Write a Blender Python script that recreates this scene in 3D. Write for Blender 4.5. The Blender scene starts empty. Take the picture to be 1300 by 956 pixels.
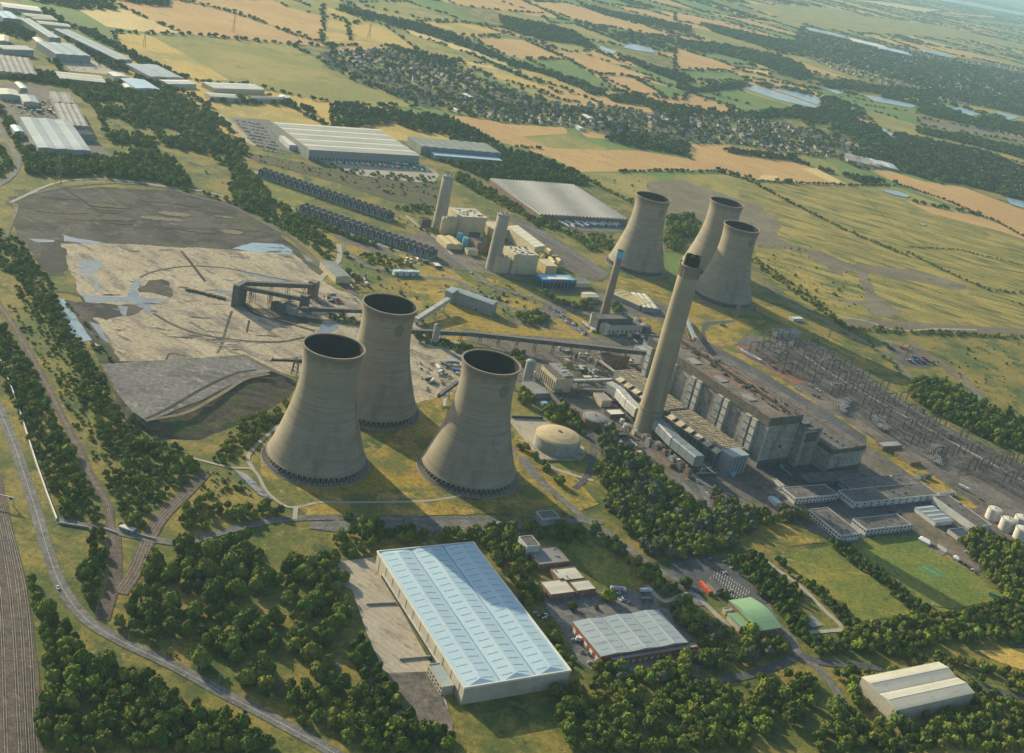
import bpy, bmesh, math, random
import numpy as np
from mathutils import Vector, Matrix
from mathutils.geometry import tessellate_polygon

random.seed(7); rng = np.random.default_rng(11)
SC = bpy.context.scene
COL = SC.collection
R = math.radians

# ------------------------------------------------------------------ camera
F_PX, PITCH, ROLL, CAM_H = 1493.23, R(21.3166), R(12.5757), 524.16   # solved from the cooling towers and the tall chimney
PX0, PY0, PW, PH = 650.0, 433.5, 1300.0, 956.0
_f = np.array([0, math.cos(PITCH), -math.sin(PITCH)]); _u = np.array([0, math.sin(PITCH), math.cos(PITCH)]); _r = np.array([1.0, 0, 0])
CR = math.cos(ROLL) * _r + math.sin(ROLL) * _u
CU = -math.sin(ROLL) * _r + math.cos(ROLL) * _u
cam_d = bpy.data.cameras.new('camera'); cam = bpy.data.objects.new('camera', cam_d); COL.objects.link(cam)
cam.matrix_world = Matrix(((CR[0], CU[0], -_f[0], 0), (CR[1], CU[1], -_f[1], 0), (CR[2], CU[2], -_f[2], CAM_H), (0, 0, 0, 1)))
cam_d.sensor_width = 36; cam_d.sensor_fit = 'HORIZONTAL'; cam_d.lens = 36 * F_PX / PW
cam_d.shift_x = 0; cam_d.shift_y = -(PH / 2 - PY0) / PW
cam_d.clip_start = 5; cam_d.clip_end = 200000
SC.camera = cam

# ------------------------------------------------------------------ light
SUN_AZ, SUN_EL = R(140), R(21.5)
world = bpy.data.worlds.new('World'); SC.world = world; world.use_nodes = True
wn = world.node_tree; bg = wn.nodes['Background']
sky = wn.nodes.new('ShaderNodeTexSky'); sky.sky_type = 'NISHITA'; sky.sun_disc = False
sky.sun_elevation = SUN_EL; sky.sun_rotation = R(90) - SUN_AZ
sky.air_density = 1.2; sky.dust_density = 2.0; sky.ozone_density = 2.2
wn.links.new(sky.outputs[0], bg.inputs[0]); bg.inputs[1].default_value = 0.12
sd = bpy.data.lights.new('sun', 'SUN'); sun = bpy.data.objects.new('sun', sd); COL.objects.link(sun)
sd.energy = 5.0; sd.angle = R(0.6); sd.color = (1.0, 0.86, 0.57)
sv = Vector((math.cos(SUN_AZ) * math.cos(SUN_EL), math.sin(SUN_AZ) * math.cos(SUN_EL), math.sin(SUN_EL)))
sun.rotation_euler = sv.to_track_quat('Z', 'Y').to_euler()
SC.view_settings.view_transform = 'Standard'; SC.view_settings.look = 'None'; SC.view_settings.exposure = 0.46; SC.view_settings.gamma = 1.0
SC.cycles.max_bounces = 6; SC.cycles.volume_bounces = 0; SC.cycles.use_denoising = True
HAZE_DENSITY = 4.5e-5; ZL = .0018

# ------------------------------------------------------------------ survey: photo measurement -> ground coordinates
def G(x, y, z=0.0):
    d = _f * F_PX + CR * (x - PX0) - CU * (y - PY0)
    t = (z - CAM_H) / d[2]
    return np.array([d[0] * t, d[1] * t, z])
def V(p): # world -> photo
    d = np.asarray(p, float) - np.array([0, 0, CAM_H]); z = d @ _f
    return PX0 + F_PX * (d @ CR) / z, PY0 - F_PX * (d @ CU) / z
TILES = dict(a=(0, 0, 2.9545), b=(430, 0, 2.9545), c=(860, 0, 2.9545), d=(0, 290, 2.9545), e=(430, 290, 2.9545), f=(860, 290, 2.9545),
             g=(0, 580, 2.9545), h=(430, 580, 2.9545), i=(860, 580, 2.9545), j=(0, 0, 4.643), k=(300, 190, 4.643), l=(540, 340, 4.0625),
             m=(280, 320, 6.842), n=(840, 400, 4.5536), o=(1040, 400, 4.781), p=(640, 460, 5.909), q=(860, 680, 5.032), r=(460, 650, 4.333),
             s=(960, 560, 3.8235), t=(640, 640, 4.554), u=(540, 210, 4.0625), v=(320, 340, 2.987), w=(760, 300, 2.988), x=(740, 430, 5.309), z=(0, 0, 1))
def S(tile, *pts):
    x0, y0, s = TILES[tile]
    return [(x0 + p[0] / s, y0 + p[1] / s) for p in pts]

# ------------------------------------------------------------------ materials
MATS = {}
def mat(name, base, layers=(), rough=0.9, coord='pos', metal=0.0, bump=None, obj_var=None, zband=None, spec=0.25, wave=None, grain=None):
    if grain is None: grain = .12 if name.startswith('roof') and name != 'roof_felt' else .25 if name.startswith(('concrete', 'path', 'roof_b', 'roof_w', 'roof_c', 'wall', 'sky', 'water', 'rooflight', 'line', 'door', 'glass', 'duct', 'chp', 'solar')) else 1.0
    """base colour, then layers (colour, noise scale, low, high, stretch) mixed in by thresholded noise"""
    m = bpy.data.materials.new(name); m.use_nodes = True; nt = m.node_tree; N = nt.nodes; L = nt.links
    b = N['Principled BSDF']; b.inputs['Roughness'].default_value = rough; b.inputs['Metallic'].default_value = metal
    b.inputs['Specular IOR Level'].default_value = spec
    if coord == 'pos':
        src = N.new('ShaderNodeNewGeometry').outputs['Position']
    else:
        src = N.new('ShaderNodeTexCoord').outputs['Object']
    rgb = N.new('ShaderNodeRGB'); rgb.outputs[0].default_value = (*base, 1); cur = rgb.outputs[0]
    for k, ly in enumerate(layers):
        c, sc, lo, hi = ly[:4]; st = ly[4] if len(ly) > 4 else (1, 1, 1); rot = ly[5] if len(ly) > 5 else 0; amt = ly[6] if len(ly) > 6 else 1.0
        mp = N.new('ShaderNodeMapping'); mp.inputs['Scale'].default_value = st; mp.inputs['Location'].default_value = (k * 31.7, k * 17.3, k * 5.1)
        rt = N.new('ShaderNodeMapping'); rt.inputs['Rotation'].default_value = (0, 0, rot); L.new(src, rt.inputs[0]); L.new(rt.outputs[0], mp.inputs[0])
        n = N.new('ShaderNodeTexNoise'); n.inputs['Scale'].default_value = sc; n.inputs['Detail'].default_value = 5; n.inputs['Roughness'].default_value = 0.62
        L.new(mp.outputs[0], n.inputs['Vector'])
        mr = N.new('ShaderNodeMapRange'); mr.interpolation_type = 'SMOOTHSTEP'
        mr.inputs['From Min'].default_value = lo; mr.inputs['From Max'].default_value = hi; mr.inputs['To Max'].default_value = amt
        L.new(n.outputs[0], mr.inputs['Value'])
        mx = N.new('ShaderNodeMix'); mx.data_type = 'RGBA'; L.new(mr.outputs[0], mx.inputs['Factor']); L.new(cur, mx.inputs['A']); mx.inputs['B'].default_value = (*c, 1)
        cur = mx.outputs['Result']
    if wave: # (scale, rotation, strength, colour): parallel lines such as seams, planks or mowing
        rt = N.new('ShaderNodeMapping'); rt.inputs['Rotation'].default_value = wave[1] if isinstance(wave[1], tuple) else (0, 0, wave[1]); L.new(src, rt.inputs[0])
        w = N.new('ShaderNodeTexWave'); w.inputs['Scale'].default_value = wave[0]; w.inputs['Distortion'].default_value = wave[4] if len(wave) > 4 else 0.4; w.inputs['Detail'].default_value = 2; L.new(rt.outputs[0], w.inputs['Vector'])
        mr = N.new('ShaderNodeMapRange'); mr.inputs['From Min'].default_value = 0.45; mr.inputs['From Max'].default_value = 0.8; mr.inputs['To Max'].default_value = wave[2]; L.new(w.outputs['Fac'], mr.inputs['Value'])
        mx = N.new('ShaderNodeMix'); mx.data_type = 'RGBA'; L.new(mr.outputs[0], mx.inputs['Factor']); L.new(cur, mx.inputs['A']); mx.inputs['B'].default_value = (*wave[3], 1); cur = mx.outputs['Result']
    if obj_var: # (dark factor, light factor): every copy of the thing has its own tone
        oi = N.new('ShaderNodeObjectInfo'); mr = N.new('ShaderNodeMapRange'); mr.inputs['To Min'].default_value = obj_var[0]; mr.inputs['To Max'].default_value = obj_var[1]
        L.new(oi.outputs['Random'], mr.inputs['Value'])
        mm = N.new('ShaderNodeVectorMath'); mm.operation = 'SCALE'; L.new(cur, mm.inputs[0]); L.new(mr.outputs[0], mm.inputs['Scale']); cur = mm.outputs[0]
        if len(obj_var) > 2:
            wn_ = N.new('ShaderNodeTexWhiteNoise'); wn_.noise_dimensions = '1D'; L.new(oi.outputs['Random'], wn_.inputs['W'])
            p_ = N.new('ShaderNodeMath'); p_.operation = 'POWER'; p_.inputs[1].default_value = 2.0; L.new(wn_.outputs['Value'], p_.inputs[0])
            mx = N.new('ShaderNodeMix'); mx.data_type = 'RGBA'; L.new(p_.outputs[0], mx.inputs['Factor']); L.new(cur, mx.inputs['A']); mx.inputs['B'].default_value = (*obj_var[2], 1); cur = mx.outputs['Result']
    if zband: # a stained band between two heights of the thing
        sx = N.new('ShaderNodeSeparateXYZ'); L.new(src, sx.inputs[0]); n = N.new('ShaderNodeTexNoise'); n.inputs['Scale'].default_value = .15; L.new(src, n.inputs['Vector'])
        ad = N.new('ShaderNodeMath'); ad.operation = 'MULTIPLY_ADD'; ad.inputs[1].default_value = 14; L.new(n.outputs[0], ad.inputs[0]); L.new(sx.outputs[2], ad.inputs[2])
        mr = N.new('ShaderNodeMapRange'); mr.interpolation_type = 'SMOOTHSTEP'; mr.inputs['From Min'].default_value = zband[0] + 7; mr.inputs['From Max'].default_value = zband[1] + 7; mr.inputs['To Max'].default_value = zband[2]; L.new(ad.outputs[0], mr.inputs['Value'])
        mx = N.new('ShaderNodeMix'); mx.data_type = 'RGBA'; L.new(mr.outputs[0], mx.inputs['Factor']); L.new(cur, mx.inputs['A']); mx.inputs['B'].default_value = (*zband[3], 1); cur = mx.outputs['Result']
    if coord == 'pos' and grain: # fine speckle and mottling that any real surface has
        for gs, ga in ((0.9, .42), (0.22, .34)):
            n = N.new('ShaderNodeTexNoise'); n.inputs['Scale'].default_value = gs; n.inputs['Detail'].default_value = 3; n.inputs['Roughness'].default_value = 0.7; L.new(src, n.inputs['Vector'])
            mr = N.new('ShaderNodeMapRange'); mr.inputs['From Min'].default_value = .3; mr.inputs['From Max'].default_value = .7; mr.inputs['To Min'].default_value = 1 - ga * grain; mr.inputs['To Max'].default_value = 1 + ga * grain; L.new(n.outputs[0], mr.inputs['Value'])
            mm = N.new('ShaderNodeVectorMath'); mm.operation = 'SCALE'; L.new(cur, mm.inputs[0]); L.new(mr.outputs[0], mm.inputs['Scale']); cur = mm.outputs[0]
    L.new(cur, b.inputs['Base Color'])
    if bump:
        n = N.new('ShaderNodeTexNoise'); n.inputs['Scale'].default_value = bump[0]; n.inputs['Detail'].default_value = 6; L.new(src, n.inputs['Vector'])
        bp = N.new('ShaderNodeBump'); bp.inputs['Strength'].default_value = bump[1]; bp.inputs['Distance'].default_value = bump[2]
        L.new(n.outputs[0], bp.inputs['Height']); L.new(bp.outputs[0], b.inputs['Normal'])
    MATS[name] = m; return m

A1 = R(57)
mat('turf_rough', (0.095, 0.115, 0.022), [((0.22, 0.175, 0.038), 0.016, .42, .58), ((0.04, 0.075, 0.016), 0.03, .5, .68), ((0.24, 0.19, 0.055), 0.05, .58, .7), ((0.035, 0.055, 0.016), 0.25, .55, .75)], bump=(.4, .6, .5))
mat('turf_golden', (0.29, 0.205, 0.03), [((0.12, 0.13, 0.026), 0.022, .45, .58), ((0.37, 0.25, 0.065), 0.035, .52, .66), ((0.17, 0.11, 0.045), 0.06, .56, .68), ((0.11, 0.12, 0.025), 0.15, .55, .75), ((0.3, 0.15, 0.05), 0.05, .66, .75)], bump=(.5, .5, .4))
mat('turf_mown', (0.12, 0.16, 0.026), [((0.18, 0.19, 0.034), 0.02, .4, .65), ((0.075, 0.11, 0.022), 0.2, .5, .75)], wave=(0.05, R(-33), .25, (.12, .17, .035)))
mat('turf_meadow', (0.14, 0.16, 0.024), [((0.24, 0.205, 0.035), 0.02, .45, .62), ((0.09, 0.12, 0.025), 0.07, .5, .7), ((0.2, 0.14, 0.07), 0.04, .66, .75)], bump=(.5, .5, .4))
mat('turf_field', (0.095, 0.16, 0.03), [((0.13, 0.185, 0.04), 0.004, .4, .6), ((0.08, 0.13, 0.035), 0.02, .5, .7)])
mat('turf_olive', (0.2, 0.19, 0.04), [((0.29, 0.235, 0.06), 0.005, .42, .6), ((0.12, 0.145, 0.04), 0.012, .52, .7), ((0.1, 0.12, 0.035), 0.06, .6, .75)])
mat('crop_gold', (0.46, 0.315, 0.07), [((0.3, 0.24, 0.06), 0.006, .45, .62), ((0.46, 0.32, 0.12), 0.02, .5, .7), ((0.2, 0.17, 0.06), 0.03, .6, .75, (1, 4, 1), R(50))])
mat('crop_tan', (0.42, 0.245, 0.085), [((0.47, 0.29, 0.1), 0.004, .4, .62), ((0.3, 0.2, 0.085), 0.012, .5, .72, (1, 5, 1), R(30))], wave=(0.012, R(-57), .25, (.42, .3, .14)))
mat('crop_pale', (0.56, 0.42, 0.17), [((0.48, 0.36, 0.14), 0.01, .45, .65)])
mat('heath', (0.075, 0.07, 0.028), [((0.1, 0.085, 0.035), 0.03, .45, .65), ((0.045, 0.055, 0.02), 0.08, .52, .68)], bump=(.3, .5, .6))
mat('moor', (0.2, 0.175, 0.036), [((0.33, 0.255, 0.06), 0.008, .42, .6, (1, 3, 1), R(20)), ((0.09, 0.105, 0.025), 0.012, .5, .62, (1, 4, 1), R(15)), ((0.17, 0.085, 0.045), 0.01, .6, .72, (1, 3, 1), R(10)), ((0.07, 0.09, 0.03), 0.08, .6, .75)], bump=(.2, .5, .8))
mat('bare_earth', (0.155, 0.125, 0.085), [((0.2, 0.165, 0.11), 0.01, .45, .65), ((0.11, 0.1, 0.06), 0.03, .5, .7), ((0.13, 0.13, 0.045), 0.015, .58, .7)], bump=(.3, .4, .5))
mat('ash_yard', (0.34, 0.285, 0.19), [((0.41, 0.345, 0.235), 0.012, .4, .65), ((0.22, 0.19, 0.145), 0.02, .48, .66, (1, 3, 1), R(35)), ((0.17, 0.15, 0.125), 0.014, .55, .64, (1, 2.5, 1), R(28)), ((0.13, 0.12, 0.105), 0.03, .57, .66, (1, 4, 1), R(25)), ((0.2, 0.18, 0.15), 0.2, .6, .75)], bump=(.15, .5, .6), wave=(0.018, R(25), .14, (.27, .22, .16), 3.0))
mat('coal_ground', (0.046, 0.042, 0.038), [((0.078, 0.066, 0.054), 0.012, .42, .6, (1, 3, 1), R(25)), ((0.02, 0.02, 0.02), 0.02, .46, .6), ((0.1, 0.085, 0.06), 0.06, .56, .68), ((0.045, 0.06, 0.022), 0.012, .58, .68), ((0.15, 0.125, 0.1), 0.02, .63, .74, (1, 5, 1), R(20))], bump=(.1, .6, 1.5))
mat('coal_ribbed', (0.17, 0.165, 0.16), [((0.1, 0.098, 0.096), 0.02, .42, .62), ((0.27, 0.25, 0.225), 0.05, .52, .7, (1, 3, 1), R(10)), ((0.05, 0.05, 0.048), 0.12, .55, .68, (1, 6, 1), R(8))], wave=(0.05, (0, 0, R(-12)), .2, (0.1, .095, .088), 6.0), bump=(.2, .6, 1.0))
mat('coal_slope', (0.07, 0.058, 0.04), [((0.11, 0.085, 0.045), 0.02, .45, .65), ((0.05, 0.08, 0.02), 0.025, .46, .6), ((0.14, 0.095, 0.05), 0.05, .62, .74)], bump=(.3, .5, .8))
mat('coal_black', (0.03, 0.028, 0.026), [((0.055, 0.05, 0.045), 0.06, .5, .7)], bump=(.2, .6, 1.0))
mat('asphalt', (0.075, 0.078, 0.08), [((0.12, 0.115, 0.108), 0.03, .45, .7), ((0.06, 0.058, 0.056), 0.15, .5, .75)])
mat('asphalt_light', (0.14, 0.138, 0.13), [((0.185, 0.18, 0.165), 0.03, .45, .7), ((0.1, 0.095, 0.088), 0.08, .5, .7)])
mat('site_ground', (0.125, 0.108, 0.088), [((0.18, 0.155, 0.12), 0.02, .45, .65), ((0.075, 0.07, 0.064), 0.05, .5, .68), ((0.11, 0.1, 0.045), 0.03, .6, .7), ((0.22, 0.19, 0.15), 0.1, .62, .75)], bump=(.6, .4, .4))
mat('gravel', (0.1, 0.088, 0.077), [((0.145, 0.127, 0.11), 0.02, .45, .65, (1, 3, 1), R(30)), ((0.075, 0.068, 0.06), 0.06, .5, .7), ((0.17, 0.13, 0.1), 0.3, .6, .75)], bump=(.8, .4, .3))
mat('ballast', (0.105, 0.08, 0.062), [((0.14, 0.108, 0.082), 0.05, .45, .7), ((0.08, 0.065, 0.055), 0.12, .5, .72)])
mat('concrete_slab', (0.37, 0.325, 0.245), [((0.42, 0.37, 0.28), 0.03, .4, .65), ((0.22, 0.195, 0.155), 0.06, .52, .7, (1, 3, 1), R(33)), ((0.16, 0.14, 0.12), 0.12, .62, .75)], wave=(0.06, R(-57), .18, (.2, .18, .15), .1))
mat('path_concrete', (0.36, 0.33, 0.27), [((0.27, 0.25, 0.2), 0.1, .45, .7)])
mat('water', (0.045, 0.065, 0.07), [((0.07, 0.09, 0.09), 0.01, .45, .7)], rough=0.12, spec=0.9)
mat('water_shallow', (0.14, 0.17, 0.18), [((0.09, 0.12, 0.13), 0.05, .45, .65)], rough=0.25, spec=0.8)
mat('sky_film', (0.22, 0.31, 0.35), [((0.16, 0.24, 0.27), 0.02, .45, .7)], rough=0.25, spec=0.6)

mat('tower_concrete', (0.275, 0.238, 0.168), [((0.32, 0.278, 0.2), 0.02, .42, .62, (1, 1, 2.5)), ((0.17, 0.155, 0.13), 0.03, .52, .72, (1.4, 1.4, .5)), ((0.22, 0.192, 0.15), 0.09, .5, .7, (.25, .25, 6)), ((0.19, 0.155, 0.115), 0.07, .58, .72, (.2, .2, 5)), ((0.3, 0.27, 0.22), 0.1, .56, .7, (.2, .2, 8)), ((0.14, 0.13, 0.11), 0.5, .55, .75, (1, 1, 3))],
    coord='obj', zband=(101, 112, .55, (.13, .1, .075)), wave=(0.45, (0, R(90), 0), .04, (.17, .15, .12), .6))
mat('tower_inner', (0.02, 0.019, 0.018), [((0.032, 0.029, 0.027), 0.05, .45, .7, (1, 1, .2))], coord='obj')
mat('tower_rim', (0.23, 0.19, 0.14), [((0.27, 0.22, 0.17), 0.1, .45, .65)], coord='obj')
mat('leg_concrete', (0.28, 0.255, 0.215), [((0.2, 0.18, 0.15), 0.4, .45, .7)], coord='obj')
mat('emblem_grey', (0.15, 0.137, 0.11), [((0.19, 0.17, 0.14), 0.3, .45, .7)], coord='obj')
mat('chimney_concrete', (0.31, 0.265, 0.18), [((0.36, 0.31, 0.21), 0.02, .45, .65), ((0.25, 0.2, 0.14), 0.08, .5, .68, (1, 1, .12)), ((0.19, 0.14, 0.1), 0.12, .6, .72, (1, 1, .06))], coord='obj', wave=(0.35, (0, R(90), 0), .12, (.22, .18, .13), .2))
mat('chimney_grey', (0.34, 0.3, 0.24), [((0.4, 0.355, 0.28), 0.03, .45, .65), ((0.25, 0.22, 0.18), 0.08, .5, .68, (1, 1, .15))], coord='obj')
mat('chimney_brown', (0.22, 0.17, 0.125), [((0.28, 0.21, 0.15), 0.05, .45, .65), ((0.15, 0.11, 0.085), 0.1, .55, .7, (1, 1, .1))], coord='obj')
mat('soot_black', (0.022, 0.022, 0.022), [((0.045, 0.042, 0.04), 0.2, .5, .7)], coord='obj')
mat('boiler_wall', (0.27, 0.26, 0.235), [((0.34, 0.32, 0.28), 0.03, .45, .65), ((0.14, 0.13, 0.12), 0.05, .52, .7, (1, 1, .25)), ((0.3, 0.26, 0.2), 0.02, .6, .75)], wave=(0.16, (0, 0, R(-33)), .22, (.13, .12, .11), .1))
mat('boiler_fascia', (0.105, 0.098, 0.085), [((0.14, 0.13, 0.11), 0.05, .45, .7)], wave=(0.3, (0, 0, R(-33)), .2, (.07, .066, .06), .1))
mat('boiler_roof', (0.15, 0.12, 0.095), [((0.2, 0.17, 0.14), 0.03, .45, .6, (1, 3, 1), R(-33)), ((0.21, 0.11, 0.06), 0.035, .52, .62), ((0.08, 0.07, 0.06), 0.06, .56, .68), ((0.28, 0.26, 0.22), 0.05, .63, .72)], bump=(.3, .4, .4))
mat('strip_glass', (0.30, 0.32, 0.33), [((0.42, 0.44, 0.45), 0.2, .45, .6), ((0.18, 0.19, 0.2), 0.4, .5, .7)], rough=.35, spec=.5, wave=(0.9, (0, R(90), 0), .5, (.13, .14, .15), .05))
mat('duct_blue', (0.17, 0.205, 0.225), [((0.22, 0.26, 0.28), 0.06, .45, .65), ((0.17, 0.2, 0.22), 0.1, .55, .7), ((0.24, 0.2, 0.16), 0.15, .63, .74)], rough=.55, spec=.4)
mat('duct_pale', (0.45, 0.45, 0.42), [((0.35, 0.35, 0.32), 0.08, .45, .65)], rough=.6)
mat('precip_roof', (0.36, 0.31, 0.21), [((0.26, 0.22, 0.155), 0.1, .45, .6), ((0.46, 0.41, 0.3), 0.12, .55, .7)], bump=(.6, .6, .5))
mat('hopper_white', (0.5, 0.43, 0.29), [((0.4, 0.34, 0.24), 0.1, .45, .7)])
mat('steel_dark', (0.045, 0.045, 0.043), [((0.08, 0.075, 0.066), 0.3, .45, .7)], coord='obj', rough=.7)
mat('steel_mid', (0.13, 0.125, 0.115), [((0.19, 0.18, 0.165), 0.3, .45, .7)], coord='obj', rough=.6)
mat('steel_pale', (0.36, 0.36, 0.35), [((0.28, 0.28, 0.27), 0.2, .45, .7)], coord='obj', rough=.5)
mat('steel_blue', (0.2, 0.24, 0.265), [((0.26, 0.3, 0.32), 0.1, .45, .7)], coord='obj', rough=.6)
mat('conveyor_clad', (0.085, 0.09, 0.088), [((0.13, 0.13, 0.125), 0.06, .45, .7), ((0.05, 0.048, 0.046), 0.1, .55, .7)], rough=.7)
mat('brick_brown', (0.2, 0.135, 0.095), [((0.26, 0.18, 0.13), 0.3, .45, .7), ((0.14, 0.1, 0.075), 0.1, .5, .7)])
mat('brick_red', (0.26, 0.095, 0.055), [((0.32, 0.14, 0.09), 0.3, .45, .7)])
mat('red_paint', (0.42, 0.07, 0.035), rough=.6)
mat('orange_paint', (0.55, 0.13, 0.04), rough=.5)
mat('wall_white', (0.5, 0.5, 0.48), [((0.4, 0.4, 0.38), 0.1, .45, .7)])
mat('wall_cream', (0.46, 0.42, 0.33), [((0.38, 0.34, 0.27), 0.06, .45, .7)], wave=(0.4, (0, 0, 0), .15, (.33, .3, .24), .05))
mat('wall_grey', (0.25, 0.26, 0.26), [((0.31, 0.32, 0.32), 0.05, .45, .7)], wave=(0.5, (0, 0, 0), .15, (.19, .2, .2), .05))
mat('wall_greygreen', (0.2, 0.225, 0.2), [((0.26, 0.28, 0.25), 0.04, .45, .7)], wave=(0.3, (0, 0, 0), .15, (.15, .17, .15), .05))
mat('wall_dark', (0.085, 0.085, 0.083), [((0.12, 0.12, 0.115), 0.08, .45, .7)])
mat('roof_blue', (0.38, 0.53, 0.61), [((0.41, 0.56, 0.63), 0.012, .4, .65)], rough=.5, wave=(0.55, R(57), .12, (.42, .5, .55), .05))
mat('roof_steel', (0.3, 0.36, 0.37), [((0.37, 0.43, 0.43), 0.012, .4, .65), ((0.24, 0.29, 0.3), 0.03, .5, .7, (1, 4, 1), R(-33))], rough=.55, wave=(0.3, R(57), .15, (.23, .28, .29), .05))
mat('roof_white', (0.66, 0.64, 0.55), [((0.55, 0.53, 0.46), 0.03, .45, .7)], rough=.6)
mat('roof_cream', (0.58, 0.55, 0.42), [((0.5, 0.48, 0.37), 0.02, .45, .65), ((0.42, 0.41, 0.34), 0.05, .56, .7, (1, 4, 1), R(-33))], rough=.6, wave=(0.022, R(58), .55, (.4, .4, .34), .05))
mat('roof_grey', (0.23, 0.225, 0.21), [((0.3, 0.29, 0.27), 0.03, .45, .65), ((0.17, 0.165, 0.155), 0.08, .5, .7)], rough=.8)
mat('roof_felt', (0.115, 0.108, 0.1), [((0.16, 0.15, 0.135), 0.04, .45, .65), ((0.08, 0.076, 0.07), 0.1, .5, .7), ((0.2, 0.19, 0.17), 0.15, .62, .74)], rough=.9)
mat('roof_green', (0.22, 0.36, 0.19), [((0.25, 0.4, 0.22), 0.05, .45, .7)], rough=.55, wave=(0.5, R(57), .12, (.22, .44, .3), .05))
mat('roof_tile', (0.16, 0.115, 0.095), [((0.13, 0.1, 0.085), 0.2, .45, .7)], coord='obj', obj_var=(.6, 1.5, (.2, .18, .17)))
mat('house_wall', (0.34, 0.3, 0.25), [((0.42, 0.36, 0.3), 0.3, .45, .7)], coord='obj', obj_var=(.7, 1.4, (.75, .72, .66)))
mat('rooflight', (0.26, 0.27, 0.2), rough=.5)
mat('door_dark', (0.05, 0.05, 0.05), rough=.7)
mat('glass_dark', (0.03, 0.04, 0.045), rough=.15, spec=.6)
mat('glass_blue', (0.09, 0.2, 0.3), rough=.2, spec=.6)
mat('blue_paint', (0.06, 0.16, 0.28), [((0.08, 0.2, 0.33), 0.1, .45, .7)], rough=.5)
mat('blue_light', (0.17, 0.42, 0.56), [((0.12, 0.34, 0.48), 0.1, .45, .7)], coord='obj', rough=.5)
mat('chp_cream', (0.55, 0.475, 0.3), [((0.47, 0.4, 0.25), 0.08, .45, .7), ((0.38, 0.3, 0.18), 0.1, .6, .74, (1, 1, .2))], rough=.6)
mat('chp_yellow', (0.56, 0.44, 0.2), [((0.5, 0.4, 0.2), 0.1, .45, .7)], rough=.6)
mat('solar_roof', (0.15, 0.155, 0.155), [((0.19, 0.195, 0.19), 0.02, .45, .65)], rough=0.6, spec=0.3, wave=(0.042, R(-33), .9, (.34, .34, .32), 0))
mat('tank_dome', (0.46, 0.37, 0.215), [((0.39, 0.31, 0.18), 0.06, .45, .65), ((0.3, 0.23, 0.14), 0.15, .6, .72)], coord='obj', rough=.8)
mat('tank_side', (0.27, 0.28, 0.265), [((0.34, 0.35, 0.33), 0.1, .45, .65), ((0.2, 0.2, 0.19), 0.2, .55, .7, (1, 1, .2))], coord='obj', rough=.6)
mat('tank_white', (0.6, 0.57, 0.5), [((0.4, 0.25, 0.14), 0.25, .6, .72, (1, 1, .3)), ((0.5, 0.46, 0.38), 0.2, .45, .7)], coord='obj', rough=.6)
mat('insulator', (0.26, 0.25, 0.24), rough=.4)
mat('insulator_white', (0.55, 0.56, 0.57), rough=.4)
mat('busbar_metal', (0.24, 0.23, 0.22), rough=.5)
mat('rail_steel', (0.26, 0.22, 0.18), rough=.4)
mat('line_white', (0.7, 0.69, 0.65), rough=.7)
mat('teal_cover', (0.08, 0.4, 0.3), rough=.6)
mat('tyre', (0.02, 0.02, 0.02), rough=.8)
for nm, c in dict(white=(.7, .7, .68), silver=(.4, .41, .42), black=(.025, .025, .028), blue=(.05, .12, .33), red=(.4, .04, .03), grey=(.14, .145, .15), green=(.05, .22, .14), yellow=(.6, .4, .04), orange=(.6, .15, .03)).items():
    mat('paint_' + nm, c, rough=.35, spec=.5)
mat('bark', (0.09, 0.07, 0.05), [((0.05, 0.04, 0.03), 1.0, .45, .7)], coord='obj')
mat('leaf_wood', (0.1, 0.145, 0.014), [((0.16, 0.195, 0.022), 0.12, .42, .62), ((0.06, 0.1, 0.012), 0.3, .5, .7)], obj_var=(.55, 1.5, (.17, .18, .03)), spec=.15)
mat('leaf_dark', (0.07, 0.112, 0.014), [((0.09, 0.13, 0.018), 0.12, .45, .65)], obj_var=(.6, 1.35), spec=.15)
mat('leaf_willow', (0.1, 0.12, 0.065), [((0.06, 0.085, 0.04), 0.3, .45, .65)], obj_var=(.8, 1.2), spec=.2)
mat('leaf_bright', (0.095, 0.13, 0.018), [((0.065, 0.1, 0.016), 0.3, .45, .65)], obj_var=(.7, 1.3), spec=.15)
mat('leaf_far', (0.06, 0.088, 0.02), [((0.08, 0.11, 0.024), 0.02, .45, .65)], obj_var=(.55, 1.5), spec=.1)

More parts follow.
